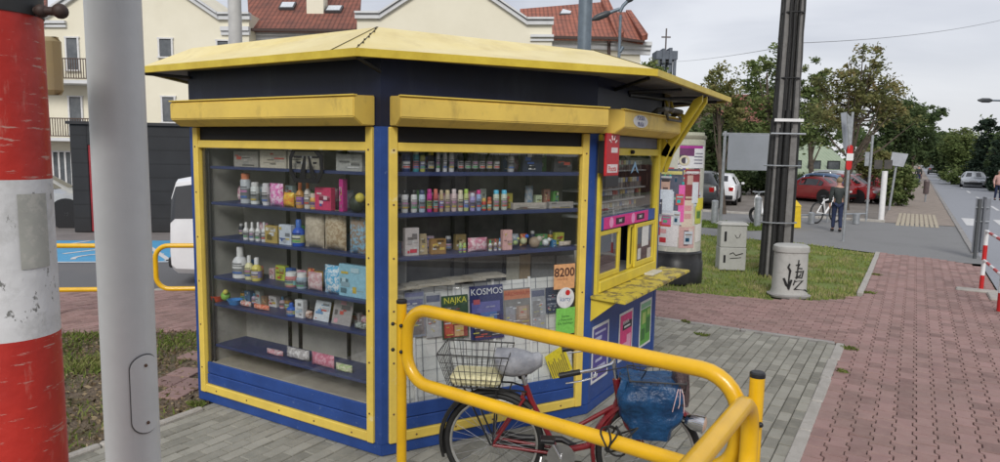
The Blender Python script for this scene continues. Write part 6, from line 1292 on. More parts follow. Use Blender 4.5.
def person(label,loc,rz,h,jacket,trouser,hair,stride=.16,kids=True,hairlong=False,held=None):
    """local: facing +x, z up, for a body h tall"""
    t=thing('person',label,'person',loc,rz); k=h/1.75
    def S(v): return tuple(q*k for q in v)
    V=[];E=[];Rr=[]
    def add(v,r_,p=None):
        V.append(S(v)); Rr.append(r_*k); 
        if p is not None: E.append((p,len(V)-1))
        return len(V)-1
    pel=add((0,0,.95),.12); ab=add((0,0,1.12),.115,pel); ch=add((.01,0,1.32),.135,ab); nk=add((0,0,1.48),.055,ch); hd0=add((.02,0,1.58),.075,nk); hd=add((.025,0,1.66),.088,hd0); add((.02,0,1.73),.05,hd)
    for s in (-1,1):
        st_=stride*s
        hp=add((0,s*.09,.90),.085,pel); kn=add((st_*.55+.03,s*.095,.50),.055,hp); an=add((st_*1.1-.02,s*.10,.10),.038,kn); add((st_*1.1+.14,s*.105,.035),.034,an)
        sh=add((0,s*.17,1.41),.062,ch); el=add((-.05-st_*.3,s*.23,1.14),.045,sh); wr=add((.04-st_*.8,s*.24,.90),.028,el); pm=add((.05-st_*.85,s*.24,.83),.032,wr)
        for j in range(4): f1=add((.05-st_*.85+.025*(j-1.5)*.9,s*.245,.775),.009,pm); add((.055-st_*.85+.025*(j-1.5)*.8,s*.235,.735+.006*abs(j-1)),.008,f1)
        th=add((.085-st_*.85,s*.235,.81),.009,pm); add((.10-st_*.85,s*.23,.775),.008,th)
    skin_obj('body',V,E,Rr,skinm,t)
    # clothing as its own shells
    V=[];E=[];Rr=[]
    a=add((0,0,.84),.145); b_=add((0,0,1.0),.145,a); c_=add((0,0,1.15),.14,b_); d_=add((.01,0,1.33),.16,c_); e=add((0,0,1.47),.08,d_)
    for s in (-1,1):
        st_=stride*s; sh=add((0,s*.17,1.40),.085,d_); el=add((-.05-st_*.3,s*.24,1.14),.066,sh); add((.04-st_*.78,s*.245,.92),.05,el)
    skin_obj('jacket',V,E,Rr,jacket,t)
    V=[];E=[];Rr=[]
    a=add((0,0,.97),.13)
    for s in (-1,1):
        st_=stride*s; hp=add((0,s*.09,.88),.10,a); kn=add((st_*.55+.03,s*.095,.50),.075,hp); add((st_*1.1-.02,s*.10,.10),.058,kn)
    skin_obj('trousers',V,E,Rr,trouser,t)
    for s in (-1,1):
        st_=stride*s; b=MB(); b.tube([S((st_*1.1-.07,s*.1,.04)),S((st_*1.1+.0,s*.1,.05)),S((st_*1.1+.12,s*.105,.04)),S((st_*1.1+.19,s*.105,.03))],[.035*k,.05*k,.045*k,.025*k],10); b.build('shoe',dark,t,smooth=60)
    b=MB(); b.ball(S((.012,0,1.685)),.1*k,14,(1.0,.92,1.02)); 
    for i,v in enumerate(b.v):
        if v.x>.06*k and v.z<1.70*k: b.v[i]=Vector((.045*k,v.y*.9,v.z))
    if hairlong: b.tube([S((-.04,0,1.68)),S((-.07,0,1.55)),S((-.06,0,1.45))],[.09*k,.08*k,.04*k],10)
    b.build('hair',hair,t,smooth=60)
    b=MB()
    for s in (-1,1): b.ball(S((.102,s*.033,1.665)),.011*k,6)
    b.build('eyes',dark,t); b=MB(); b.tube([S((.105,0,1.665)),S((.128,0,1.63)),S((.10,0,1.622))],[.008*k,.014*k,.008*k],6); b.tube([S((.1,-.025,1.595)),S((.104,.025,1.595))],.006*k,5)
    for s in (-1,1): b.ball(S((.015,s*.092,1.645)),.022*k,8,(.7,.4,1.3))
    b.build('face',skinm,t,smooth=60)
    return t
g=G(836,231.5); mn=person('man in a dark jacket and jeans walking away on the driveway',(g.x,g.y,0),R(105),1.53,mat('dark_green_jacket',(.03,.038,.036),(.02,.025,.024),9,.7),mat('dark_jeans',(.02,.03,.08),(.012,.02,.05),9,.8),mat('fair_hair',(.26,.19,.10),(.2,.15,.08),40,.6),stride=.06)
g=G(997,201.5); person('person in a pale pink top on the far pavement at the right edge',(g.x,g.y,.06),R(-80),1.55,mat('pale_pink_top',(.5,.3,.28),(.4,.25,.22),9,.7),MATS['dark_jeans'],mat('grey_hair',(.3,.28,.26),None,9,.6),stride=.1)
g=G(917.5,183); person('small dark figure far along the left sidewalk',(g.x,g.y-4,0),R(90),1.6,MATS['dark_green_jacket'],MATS['dark_jeans'],MATS['grey_hair'],stride=.08)
# ================================================================== BUILDINGS
stucco=wear(mat('cream_stucco',(.74,.70,.57),(.69,.65,.52),.35,.9,bump=.15,bscale=30),(.55,.5,.38),.5,.58,.8,vs=(1,1,.4),amt=.35)
trim=mat('white_cornice',(.62,.63,.64),(.55,.56,.57),2,.7)
tiles=bands_mat('red_roof_tiles',(.26,.09,.06),(.15,.06,.045),1.15,'Z',.75,.6,extra=('X',1.3))
tiles2=bands_mat('orange_roof_tiles',(.36,.12,.075),(.22,.085,.06),1.15,'Z',.75,.6,extra=('X',1.3))
D0=35.
bo=hn*D0; bt=thing('apartment_building','cream apartment building with white cornices, red tiled roofs, balconies and skylights','building',(bo.x,bo.y,0),YAW)
TB=frameM(bo,r0,-hn)
def uz(x,y,D=D0):
    p=AT(x,y,D); return (p-hn*D).dot(r0),p.z
def wallpoly(pts,D,depth,name='wall',mt_=stucco):
    b=MB(); A_=[]; 
    for x,y in pts:
        if y=='g': p=AT(x,200,D); A_.append(Vector((p.x,p.y,0)))
        else: A_.append(AT(x,y,D))
    b.hull(A_,[p+hn*depth for p in A_]); return b.build(name,mt_,bt,w=1)
wallpoly([(-80,'g'),(-80,14),(46,12),(131,-46),(219,13),(249,13),(249,'g')],D0,9)
wallpoly([(248,'g'),(248,30),(360,30),(360,'g')],D0+1.2,7)
wallpoly([(357,'g'),(357,12),(380,12),(451,-34),(527,18),(552,18),(552,'g')],D0,9)
wallpoly([(545,'g'),(545,40),(640,44),(641,'g')],D0+4,7)
def cornice(pts,D,name='cornice',w_=.28,steps=((.30,.10,.0),(.18,.2,.14))):
    b=MB()
    for (o1,hh,dz) in steps:
        P=[AT(x,y,D)-Vector((0,0,dz)) for x,y in pts]
        for p,q in zip(P,P[1:]):
            d=(q-p).normalized(); p=p-d*.03; q=q+d*.03
            A_=[p-hn*o1,p+hn*.1,p+hn*.1-up*hh,p-hn*o1-up*hh]; B_=[v+(q-p) for v in A_]; b.hull(A_,B_)
    return b.build(name,trim,bt,w=1)
cornice([(-60,14),(46,12),(131,-46),(219,13),(250,13)],D0); cornice([(-60,22),(46,21),(66,21)],D0,steps=((.2,.14,0),(.12,.12,.2)))
cornice([(249,33),(358,33)],D0+1.2,steps=((.34,.16,0),(.2,.3,.16))); cornice([(222,27),(249,27)],D0,steps=((.2,.2,0),(.1,.2,.2)))
cornice([(356,12),(380,12),(451,-34),(527,18),(553,18)],D0); cornice([(531,35),(553,35)],D0,steps=((.2,.12,0),(.1,.1,.2)))
cornice([(552,38),(622,42)],D0+4,steps=((.3,.2,0),(.16,.3,.2))); cornice([(621,42.5),(650,43)],D0+4,steps=((.45,.2,0),(.3,.2,.2),(.15,.25,.4)))
def slab(pts,name,mt_,th=.22):
    P=[AT(x,y,D) for x,y,D in pts]; n_=(P[1]-P[0]).cross(P[2]-P[0]).normalized()
    if n_.z>0: n_=-n_
    b=MB(); b.hull(P,[p+n_*th for p in P]); return b.build(name,mt_,bt,w=1)
rf=slab([(249,28,D0+.6),(359,29,D0+.6),(362,-28,D0+7),(246,-28,D0+7)],'roof',tiles)
slab([(-80,16,D0+.3),(46,14,D0+.3),(46,-40,D0+8),(-80,-40,D0+8)],'roof',tiles)
r2=slab([(525,36,D0+3.4),(619,37,D0+3.4),(603,2,D0+8.5),(520,9,D0+8.5)],'roof',tiles2)
slab([(617,36,D0+3.2),(644,41,D0+3.2),(628,12,D0+7.5),(608,12,D0+7.5)],'roof',tiles2)
for q in ([(601,-2,D0+8),(608,-2,D0+8),(624,31,D0+3),(618,37,D0+3)],[(626,10,D0+7.6),(631,10,D0+7.6),(648,34,D0+3),(642,36,D0+3)]): slab(q,'roof_parapet',tiles2,.3)
b=MB(); A_=[AT(x,y,D0+.5) for x,y in ((248,29),(360,30),(360,32.5),(248,31.5))]; b.hull(A_,[p-hn*.25 for p in A_]); b.build('gutter',mat('brown_gutter',(.05,.025,.02),None,8,.5),bt,w=1)
b=MB(); A_=[AT(x,y,D0+3.2) for x,y in ((524,36),(618,37.5),(644,41),(644,43),(618,40),(524,38.5))]; b.hull(A_,[p-hn*.2 for p in A_]); b.build('gutter',MATS['brown_gutter'],bt,w=1)
b=MB(); b.tube([AT(609,39,D0+3.6),AT(609,75,D0+3.6)],.09,8); b.build('downpipe',MATS['brown_gutter'],bt,w=1)
# chimney and skylights sit on the middle roof plane
P0,P1_,P2_=[AT(*q) for q in ((249,28,D0+.6),(359,29,D0+.6),(246,-28,D0+7))]; nr=(P1_-P0).cross(P2_-P0).normalized(); nr=nr if nr.z>0 else -nr
def onroof(x,y,P0_=P0,nr_=nr): return ON(P0_,nr_,x,y)
def skylight(x0,x1,y0,y1,P0_,nr_,par):
    c_=[onroof(x0+2,y0,P0_,nr_),onroof(x1+2,y0,P0_,nr_),onroof(x1-1,y1,P0_,nr_),onroof(x0-1,y1,P0_,nr_)]; b=MB(); b.hull([p for p in c_],[p+nr_*.14 for p in c_]); o=b.build('skylight',mat('skylight_frame',(.08,.08,.085),None,8,.5),par,w=1)
    m_=sum(c_,Vector())/4; b=MB(); q=[m_+(p-m_)*.82+nr_*.15 for p in c_]; b.hull(q,[p+nr_*.02 for p in q]); b.build('skylight_pane',mat('bright_blind',(.62,.66,.7),None,9,.15),o,w=1)
skylight(280,295,4.5,10.5,P0,nr,rf); skylight(326,342,8,13.5,P0,nr,rf)
Q0,Q1,Q2=[AT(*q) for q in ((525,36,D0+3.4),(619,37,D0+3.4),(520,9,D0+8.5))]; n2_=(Q1-Q0).cross(Q2-Q0).normalized(); n2_=n2_ if n2_.z>0 else -n2_
skylight(560,572,11,16.5,Q0,n2_,r2)
b=MB(); c0=onroof(317,10); b.T=frameM((c0.x,c0.y,0),r0,-hn); b.cbox((-.45,-.5,c0.z-1),(.45,.4,c0.z+2.2),.02); b.build('chimney',stucco,rf,w=1)
# windows and balconies
frw=mat('white_window_frame',(.68,.68,.68),None,9,.5)
def window(x0,x1,y0,y1,D=D0,mull=0,name='window'):
    (u0,z1),(u1,z0)=uz(x0,y0,D),uz(x1,y1,D); T_=frameM(hn*D,r0,-hn); b=MB(); b.T=T_; f=.07
    b.box((u0,.002,z0),(u1,.03,z1)); o=b.build(name,dark,bt,w=1)
    b=MB(); b.T=T_
    for k in range(mull+1): a=u0+(u1-u0)*k/(mull+1)+.04; c_=u0+(u1-u0)*(k+1)/(mull+1)-.04; b.box((a,.031,z0+.04),(c_,.04,z1-.04))
    b.build('pane',winglass,o,w=1)
    b=MB(); b.T=T_
    b.box((u0-f,.003,z1),(u1+f,.09,z1+f)); b.box((u0-f,.003,z0-f),(u1+f,.16,z0))
    for k in range(mull+2): a=u0+(u1-u0)*k/(mull+1); b.box((a-f*.6,.004,z0),(a+f*.6,.085,z1))
    b.build('frame',frw,o,w=1); return o
for q in ((66,80,38,70),(69,84,97,134),(159,173,39,57),(162,176,97,122),(217,230,41,60),(220,233,98,122),(105,120,38,60),(108,122,97,120),(-30,-12,38,60),(-30,-12,97,120),(300,316,42,70),(430,446,50,75),(480,496,50,75)): window(*q)
window(53,74,152,190,mull=2,name='shop_window')
brn=mat('brown_railing_paint',(.09,.055,.04),(.06,.04,.03),7,.5)
def balcony(x0,x1,ys,yt,label=None):
    (u0,zs),(u1,_)=uz(x0,ys,D0-1.2),uz(x1,ys,D0-1.2); _,zt_=uz(x0,yt,D0-1.2); b=MB(); b.T=TB; b.box((u0,.005,zs-.16),(u1,1.2,zs)); o=b.build('balcony',trim,bt,w=1)
    b=MB(); b.T=TB; b.box((u0,1.13,zt_-.05),(u1,1.18,zt_)); b.box((u0,1.13,zs+.06),(u1,1.18,zs+.11)); n_=int((u1-u0)/.12)
    for k in range(n_+1): u=u0+(u1-u0)*k/n_; b.box((u-.018,1.14,zs+.1),(u+.018,1.165,zt_-.04))
    b.box((u1-.04,.1,zt_-.05),(u1,1.13,zt_))
    for k in range(8): b.box((u1-.03,.1+k*.13,zs+.1),(u1-.01,.13+k*.13,zt_-.05))
    b.build('balcony_railing',brn,o,w=1)
balcony(20,96,79,57); balcony(20,98,137,117)
# black wooden container / shed
blk=bands_mat('black_planks',(.022,.023,.026),(.013,.013,.015),.95,'Z',.6,.8)
e0=ON(Vector((*EN(0,17.62),0)),Vector((nn[0],nn[1],0)),73,200); ev=Vector((en[0],en[1],0)); nv=Vector((nn[0],nn[1],0)); e0=Vector((e0.x,e0.y,0))
sh=thing('black_shed','black plank-clad shed with a narrow red door strip behind the grey pole','shed',e0,R(39))
b=MB(); b.cbox((0,0,0),(.38,3,2.58),.01); b.box((.38,.25,0),(.95,.3,2.1)); b.box((.38,.0,2.1),(.95,3,2.58)); b.box((.951,.0,0),(9,3,2.58)); b.build('wall',blk,sh)
b=MB(); b.box((.39,.02,.02),(.93,.2,2.09)); dr=b.build('door',mat('dark_red_door',(.33,.02,.03),(.2,.015,.02),3,.5),sh); b=MB(); b.box((.86,-.0,.95),(.89,.05,1.2)); b.build('handle',dark,dr)
b=MB(); b.box((-.06,-.06,2.581),(9.06,3.06,2.65)); b.build('roof',mat('shed_roof',(.03,.03,.033),None,5,.6),sh)
b=MB(); b.box((2.6,.3,2.66),(2.9,.6,2.74)); b.build('roof_vent',dark,sh)
# pale green hall with green roof, and the house with brown roof
def simple_house(name,label,x0,x1,yr,ye,D,depth,wallm_,roofm,z0=0,over=.6,win=()):
    a=AT(x0,ye,D);c_=AT(x1,ye,D); L=(c_-a).dot(r0); h=a.z; zr=AT(x0,yr,D+depth/2).z; t=thing(name,label,'building',(a.x,a.y,0),YAW)
    b=MB(); b.box((0,0,0),(L,depth,h)); b.add([(0,0,h),(0,depth,h),(0,depth/2,zr-.1),(L,0,h),(L,depth,h),(L,depth/2,zr-.1)],[(0,1,2),(3,5,4)]); b.build('wall',wallm_,t)
    b=MB(); 
    for s in (0,1):
        y0=-over if s==0 else depth+over; sl=(zr-h)/(depth/2); A_=[(-over,y0,h-sl*over),(L+over,y0,h-sl*over),(L+over,depth/2,zr),(-over,depth/2,zr)]; b.hull([Vector(p) for p in A_],[Vector(p)+Vector((0,0,-.2)) for p in A_])
    b.build('roof',roofm,t)
    for (u0,u1,z0_,z1_) in win: b=MB(); b.box((u0*L,-.05,z0_),(u1*L,-.002,z1_)); w_=b.build('window',dark,t); b=MB(); b.box((u0*L+.08,-.07,z0_+.08),(u1*L-.08,-.051,z1_-.08)); b.build('pane',winglass,w_)
    return t
grm=bands_mat('pale_green_roof_sheet',(.30,.36,.25),(.25,.31,.21),1.2,'X',.6,.4)
simple_house('green_hall','low hall with a big pale green sheet roof behind the parked cars','' and 0 or 782,846,137,168,50,12,mat('pale_green_wall',(.28,.36,.22),None,2,.8),grm,win=((.05,.3,.6,1.9),(.4,.6,.6,1.9),(.7,.9,.6,1.9)))
simple_house('brown_roofed_house','beige house with a brown red roof seen between the trees',722,780,94,119,62,9,mat('dusty_pink_wall',(.36,.27,.22),None,1,.9),tiles,win=((.15,.25,4,5.4),(.4,.5,4,5.4),(.65,.75,4,5.4),(.15,.25,1,2.4),(.65,.75,1,2.4)))
# church tower
Dt=88; a=AT(657.5,50,Dt); c_=AT(677,50,Dt); W_t=(c_-a).dot(r0); t=thing('church_tower','open blue grey concrete bell tower topped with a thin cross, above the kiosk roof','tower',(a.x,a.y,0),YAW)
ztop=AT(667,48,Dt).z; tm_=mat('tower_blue_grey',(.13,.15,.18),(.10,.115,.14),2,.8); b=MB(); pw=W_t*.14
for i,u in enumerate((0,.29,.62,.86)):
    for y in (0,W_t*.8): b.box((u*W_t,y,0),(u*W_t+pw,y+pw,ztop-1.4)); 
b.build('pillar',tm_,t); b=MB(); b.box((-.1,-.1,ztop-1.401),(W_t+.1,W_t+.1,ztop-.35)); b.box((W_t*.25,-.25,ztop-1.9),(W_t*.4,W_t,ztop-.1)); b.box((W_t*.6,-.25,ztop-1.9),(W_t*.75,W_t,ztop)); b.build('crown_beam',tm_,t)
b=MB(); zc=AT(667,27,Dt).z; b.box((W_t*.48,W_t*.4,ztop-.36),(W_t*.48+.16,W_t*.4+.16,zc)); b.box((W_t*.48-.5,W_t*.4+.02,zc-1.15),(W_t*.48+.66,W_t*.4+.14,zc-.98)); b.build('cross',mat('cross_metal',(.12,.1,.1),None,9,.5),t)
b=MB(); b.box((0,0,0),(W_t,W_t,AT(667,84,Dt).z)); b.build('tower_base',tm_,t)
# overhead wires
def wire(name,label,pts,r):
    b=MB(); a,c_=pts; P=[]
    for k in range(17): q=k/16; p=a.lerp(c_,q); p.z-=.5*q*(1-q); P.append(p)
    b.tube(P,r,5); o=b.build(name,mat('wire_grey',(.25,.26,.28),None,9,.6)); solo(center_origin(o),label,'wire')
wire('overhead_wire','thin overhead wire crossing the sky from the utility pole to the right',(PP(0,0,4.05)*1.0,AT(1010,18,20)),.006)
wire('overhead_wire','thin overhead wire across the sky between church tower and utility pole',(AT(655,61,40),PP(-.05,0,4.0)),.005)
# street lamp head reaching in from the right
t=thing('street_lamp','grey street lamp whose head reaches over the road at the right edge','street lamp',(5.6,47,0))
b=MB(); b.lathe([(.09,0),(.07,3.4)],10); b.build('shaft',galv,t,smooth=50); q=AT(991,100.5,40); arm_part(t,[Vector((5.6,47,0)),Vector((5.6,47,q.z+.2)),AT(1003,98,42),q+r0*.8,q],.05)
# fence beyond the far sidewalk
fn=thing('wooden_fence','long brown wooden fence along the far pavement, at the right','fence',(8.0,70,0)); fb=mat('fence_brown',(.14,.065,.045),(.09,.045,.035),3,.8)
b=MB()
for k in range(110): y=24+k*.8; b.box((7.98,y,.1),(8.02,y+.68,1.5+.03*(k%3)))
b.build('boards',fb,fn,w=1)
b=MB(); b.box((8.021,24,.4),(8.06,112,.5)); b.box((8.021,24,1.2),(8.06,112,1.3)); b.build('rails',fb,fn,w=1)
# ================================================================== TREES
bark=mat('bark',(.11,.085,.065),(.06,.05,.04),9,.95,bump=.8,bscale=40)
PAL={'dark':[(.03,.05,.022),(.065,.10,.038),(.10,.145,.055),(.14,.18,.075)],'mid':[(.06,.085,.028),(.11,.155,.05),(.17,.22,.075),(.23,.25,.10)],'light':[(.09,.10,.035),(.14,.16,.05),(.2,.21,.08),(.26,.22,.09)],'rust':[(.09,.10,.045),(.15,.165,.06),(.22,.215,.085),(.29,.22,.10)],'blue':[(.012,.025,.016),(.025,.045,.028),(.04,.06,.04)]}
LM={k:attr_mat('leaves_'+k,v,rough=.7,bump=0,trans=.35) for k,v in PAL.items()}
def leaves(b,T,blobs,ncl,nl,ls,rnd,shell=.55,cr=.3):
    cl=[]; vol=[bl[1][0]*bl[1][2] for bl in blobs]; tot=sum(vol)
    for (c_,rad),v in zip(blobs,vol):
        for _ in range(int(ncl*v/tot)+1):
            while 1:
                p=Vector((rnd.uniform(-1,1),rnd.uniform(-1,1),rnd.uniform(-1,1)))
                if shell<p.length<1: break
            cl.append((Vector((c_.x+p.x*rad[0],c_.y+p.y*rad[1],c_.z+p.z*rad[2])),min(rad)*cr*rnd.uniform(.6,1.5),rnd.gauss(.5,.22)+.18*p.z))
    for (c_,r_,tn) in cl:
        for _ in range(int(nl*rnd.uniform(.5,1.4))):
            p=c_+Vector((rnd.gauss(0,r_*.5),rnd.gauss(0,r_*.5),rnd.gauss(0,r_*.38)))
            a=Vector((rnd.gauss(0,1),rnd.gauss(0,1),rnd.gauss(0,.6))).normalized(); d=a.cross(Vector((rnd.gauss(0,1),rnd.gauss(0,1),rnd.gauss(0,1)))).normalized(); s=ls*rnd.uniform(.6,1.4); i=len(b.v)
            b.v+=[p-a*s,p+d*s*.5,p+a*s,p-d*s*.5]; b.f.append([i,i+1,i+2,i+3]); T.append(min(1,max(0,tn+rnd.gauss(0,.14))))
    b.mi=[0]*len(b.f); return cl
def tree(name,label,xt,D,boxes,pal,ncl,nl,ls,cat='tree',trunk=.16,group=None,seed=1,base=None,shell=.5,cr=.34,ybase=0.,limbs=14):
    rnd=random.Random(seed*31+int(D)); p=AT(xt,190,D); root=Vector((p.x,p.y,ybase)); t=thing(name,label,cat,root,0,group); bl=[]
    for (x0,x1,y0,y1) in boxes:
        a=AT((x0+x1)/2,(y0+y1)/2,D); rx=(x1-x0)/2/F*D*1.02; rz_=abs(AT(x0,y0,D).z-AT(x0,y1,D).z)/2; bl.append((a+hn*rnd.uniform(-.3,.3)*rx,(rx,rx*.9,rz_)))
    b=MB();T=[]; cl=leaves(b,T,bl,ncl,nl,ls,rnd,shell,cr)
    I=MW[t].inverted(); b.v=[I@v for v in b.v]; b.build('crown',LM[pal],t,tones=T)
    b=MB(); top=max(bl,key=lambda q:q[0].z); tc=top[0]; mid=root.lerp(Vector((tc.x,tc.y,tc.z)),.45); mid.x+=rnd.gauss(0,.1)
    b.tube([root-up*.2,root+up*.3,mid,tc],[trunk*1.5,trunk,trunk*.75,trunk*.2],9)
    for (c_,r_,_) in rnd.sample(cl,min(limbs,len(cl))):
        q=rnd.uniform(.3,.85); s0=(root.lerp(mid,q*1.6) if q<.5 else mid.lerp(tc,(q-.4)*1.5)); m_=s0.lerp(c_,.5)+Vector((0,0,-.06*(c_-s0).length)); b.tube([s0,m_,c_],[trunk*.38,trunk*.24,trunk*.07],5)
    b.build('trunk',bark,t,w=1,smooth=60); return t
tree('slender_tree','slender pale tree with thin yellow green crown beyond the kiosk roof tip',724,25,[(702,742,66,100),(690,722,84,118),(722,746,90,128)],'light',90,50,.06,trunk=.10,seed=1,shell=.2)
tree('broad_tree','large dark green tree directly left of the utility pole',771,36,[(742,790,47,100),(736,800,76,140),(756,818,92,160),(740,790,120,175)],'mid',140,72,.10,trunk=.2,seed=2,shell=.3,cr=.28)
tree('broad_tree','dark green tree just right of the utility pole',812,40,[(794,828,58,105),(790,836,85,140),(800,850,100,145)],'mid',95,70,.10,seed=3,shell=.3,cr=.28)
tree('autumn_tree','tall open tree with thinning rusty green leaves behind the red and white sign post',846,28,[(852,885,44,84),(815,850,62,100),(836,895,70,112),(862,908,80,122),(812,868,92,132),(880,918,100,130)],'rust',175,42,.075,trunk=.14,seed=4,shell=.1,limbs=50,cr=.34)
tree('broad_tree','dense dark tree behind the tilted grey sign, right of the rusty tree',893,44,[(872,918,96,140),(880,930,108,160),(868,905,130,178),(905,938,112,135)],'dark',170,80,.11,seed=5,cr=.28)
tree('broad_tree','dark tree farther along the left sidewalk with a branch reaching over it',908,66,[(898,926,118,150),(900,938,106,124),(902,924,140,165)],'dark',130,80,.14,seed=6)
tree('broad_tree','dark green tree behind the advertising column',708,44,[(690,740,112,150),(692,745,135,182)],'dark',110,50,.17,seed=7)
tree('broad_tree','small tree top peeping over the kiosk roof beside the church tower',648,52,[(636,662,60,86)],'mid',50,40,.15,seed=8)
tree('shrub','bushy green shrub at the sidewalk below the tilted grey sign',900,31,[(884,908,160,196),(893,914,168,204),(880,900,182,206)],'mid',120,60,.08,cat='shrub',trunk=.05,seed=9,shell=.3)
tree('shrub','yellowish shrub behind the slim grey post',872,33,[(858,886,150,176)],'light',60,45,.09,cat='shrub',trunk=.05,seed=10)
tree('hedge','clipped dark hedge behind the large grey signboard',752,38,[(726,752,170,193),(745,775,170,193),(768,800,172,194)],'dark',150,60,.09,cat='hedge',trunk=.05,seed=11,shell=.2,cr=.5)
tree('hedge','dark low hedge in front of the green hall',822,48,[(792,822,176,190),(815,850,176,190)],'dark',80,45,.1,cat='hedge',trunk=.05,seed=21,shell=.2,cr=.5)
for i,(l,x,D,bx,pl_) in enumerate([('broad round tree across the road nearest the silver grey car',966,66,[(948,984,130,165),(955,992,142,180)],'mid'),('round tree across the road, second beyond the car',940,86,[(926,956,134,160),(930,962,146,172)],'dark'),('tree across the road far behind the others',930,120,[(918,940,143,160),(922,944,150,168)],'mid'),('dark pointed conifer across the road, tallest at the right edge',990,58,[(978,1000,118,150),(974,1004,138,170),(972,1008,158,190)],'blue'),('bushy tree at the far right edge',1012,50,[(996,1030,130,165),(998,1032,150,190)],'dark')]):
    tree('conifer' if 'conifer' in l else 'roadside_tree',l,x,D,bx,pl_,140,85,.12 if D<80 else .2,group='trees across the road',seed=30+i)
for i,(x,D,y0,y1) in enumerate(((995,47,140,192),(1003,47,136,192))):
    tree('thuja',['narrow thuja column at the right edge, left one','narrow thuja column at the right edge, right one'][i],x,D,[(x-4.5,x+4.5,y0,y1)],'blue',60,50,.1,cat='thuja',trunk=.06,group='thuja columns across the road',seed=40+i,shell=.2,cr=.6)
tree('hedge','low hedge along the far pavement under the trees',962,60,[(940,972,170,182),(965,1000,172,186)],'mid',110,45,.14,cat='hedge',trunk=.05,seed=50,shell=.2,cr=.6)
# unseen house and trees added behind the viewer for the kiosk glass to mirror
t=thing('added_house','pale house with dark windows, added out of view for the middle window to mirror','building',(14,-9,0),R(-58))
b=MB(); b.box((-9,0,0),(9,8,6.2)); b.build('wall',mat('white_stucco',(.42,.40,.37),None,.5,.9),t); b=MB(); b.hull([(-9.5,-.6,6.2),(9.5,-.6,6.2),(9.5,8.6,6.2),(-9.5,8.6,6.2)],[(-9.5,3.9,9),(9.5,3.9,9),(9.5,4.1,9),(-9.5,4.1,9)]); b.build('roof',tiles,t)
for k in range(6):
    for z in (.9,3.9):
        b=MB(); b.box((-8+k*2.9,8.001,z),(-6.4+k*2.9,8.06,z+1.5)); b.box((-8+k*2.9,-.06,z),(-6.4+k*2.9,-.001,z+1.5)); b.build('window',dark,t)
for i,(x,y,h_) in enumerate(((9,2.5,5),(-7,-9,6),(-12,-7,5.5),(-2.5,-13,6),(4,-12,5))):
    rnd=random.Random(i+90); t=thing('added_tree',['round tree added out of view beside the pale house','added tree behind the viewer, nearest the striped pole','added tree behind the viewer, farthest left','added tree behind the viewer, tallest','added tree behind the viewer, near the road'][i],'tree',(x,y,0),0,'trees added for the kiosk glass to mirror')
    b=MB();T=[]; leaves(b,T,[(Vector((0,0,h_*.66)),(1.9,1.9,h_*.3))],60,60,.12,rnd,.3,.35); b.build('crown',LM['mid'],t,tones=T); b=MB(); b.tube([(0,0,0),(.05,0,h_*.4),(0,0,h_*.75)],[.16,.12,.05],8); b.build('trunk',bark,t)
# the far line of woods
rnd=random.Random(77); b=MB();T=[]; bl=[]
for k in range(60):
    x=-500+k*38; D=rnd.uniform(150,230); a=AT(max(-60,min(1060,x)),150,D) if 0 else hn*D+r0*((x-500)/F*D); h=rnd.uniform(5,9)*D/200+3; bl.append((Vector((a.x,a.y,h*.5)),(rnd.uniform(7,13),6,h*.55)))
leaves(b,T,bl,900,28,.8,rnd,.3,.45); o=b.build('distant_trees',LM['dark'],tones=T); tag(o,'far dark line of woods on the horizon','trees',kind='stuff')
for o in COL.objects:
    if o.get('kind') in ('structure',): 
        for k in ('label','category'):
            if k in o.keys() and False: del o[k]
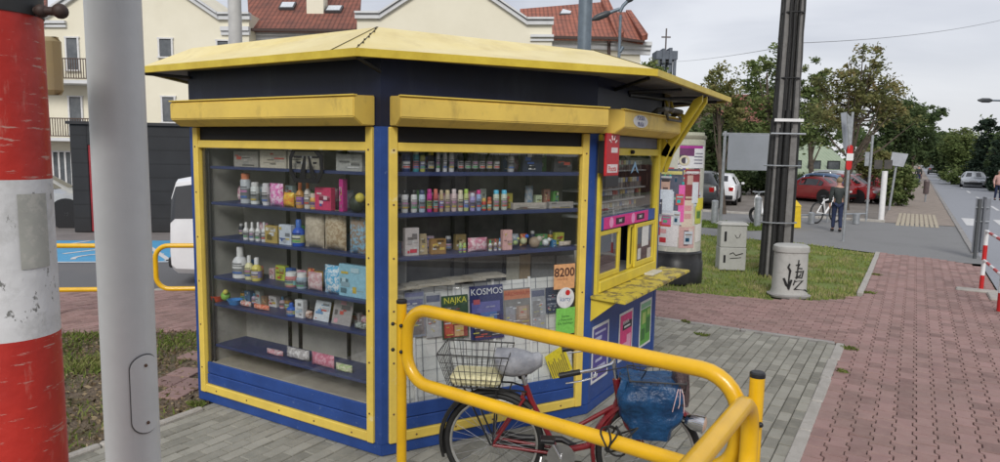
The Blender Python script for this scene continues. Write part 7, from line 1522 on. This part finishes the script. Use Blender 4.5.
# ================================================================== SKY AND LIGHT
W=bpy.data.worlds.new('World'); SC.world=W; W.use_nodes=True; nt=W.node_tree; N=nt.nodes; L=nt.links
bg=N['Background']; bg.inputs[1].default_value=.1
sk=N.new('ShaderNodeTexSky'); sk.sky_type='NISHITA'; sk.sun_disc=False; SE,SR=R(36),R(155); sk.sun_elevation=SE; sk.sun_rotation=SR; sk.dust_density=3
tc=N.new('ShaderNodeTexCoord'); mp=N.new('ShaderNodeMapping'); mp.inputs['Scale'].default_value=(1.2,1.2,4.2); L.new(tc.outputs['Generated'],mp.inputs[0])
nz=N.new('ShaderNodeTexNoise'); nz.inputs['Scale'].default_value=1.7; nz.inputs['Detail'].default_value=7; nz.inputs['Roughness'].default_value=.52; nz.inputs['Distortion'].default_value=.4; L.new(mp.outputs[0],nz.inputs['Vector'])
rp_=N.new('ShaderNodeValToRGB'); e=rp_.color_ramp.elements; e[0].position=.38; e[1].position=.62; e[0].color=(3.7,3.85,4.35,1); e[1].color=(5.4,5.5,5.85,1); L.new(nz.outputs['Fac'],rp_.inputs[0])
# brighter gap of cloud close to the horizon
sx=N.new('ShaderNodeSeparateXYZ'); L.new(tc.outputs['Generated'],sx.inputs[0]); mr=N.new('ShaderNodeMapRange'); mr.inputs[1].default_value=.02; mr.inputs[2].default_value=.16; mr.inputs[3].default_value=.75; mr.inputs[4].default_value=0; L.new(sx.outputs[2],mr.inputs[0])
m1=N.new('ShaderNodeMixRGB'); L.new(mr.outputs[0],m1.inputs[0]); L.new(rp_.outputs[0],m1.inputs[1]); m1.inputs[2].default_value=(6.0,6.05,6.2,1)
m2=N.new('ShaderNodeMixRGB'); m2.inputs[0].default_value=.9; L.new(sk.outputs[0],m2.inputs[1]); L.new(m1.outputs[0],m2.inputs[2]); L.new(m2.outputs[0],bg.inputs[0])
sl=bpy.data.lights.new('sun','SUN'); sl.energy=1.5; sl.angle=R(22); sl.color=(1,.97,.92); so=bpy.data.objects.new('sun',sl); COL.objects.link(so)
# sky texture azimuth: rotation measured from +Y clockwise
sd=Vector((math.sin(SR)*math.cos(SE),math.cos(SR)*math.cos(SE),math.sin(SE))); so.rotation_euler=sd.to_track_quat('Z','Y').to_euler(); so.location=sd*30
SC.render.engine='CYCLES'; SC.cycles.max_bounces=8; SC.cycles.transparent_max_bounces=16; SC.cycles.use_denoising=True
vs=SC.view_settings; vs.view_transform='Standard'; vs.look='None'; vs.exposure=.6; vs.gamma=1
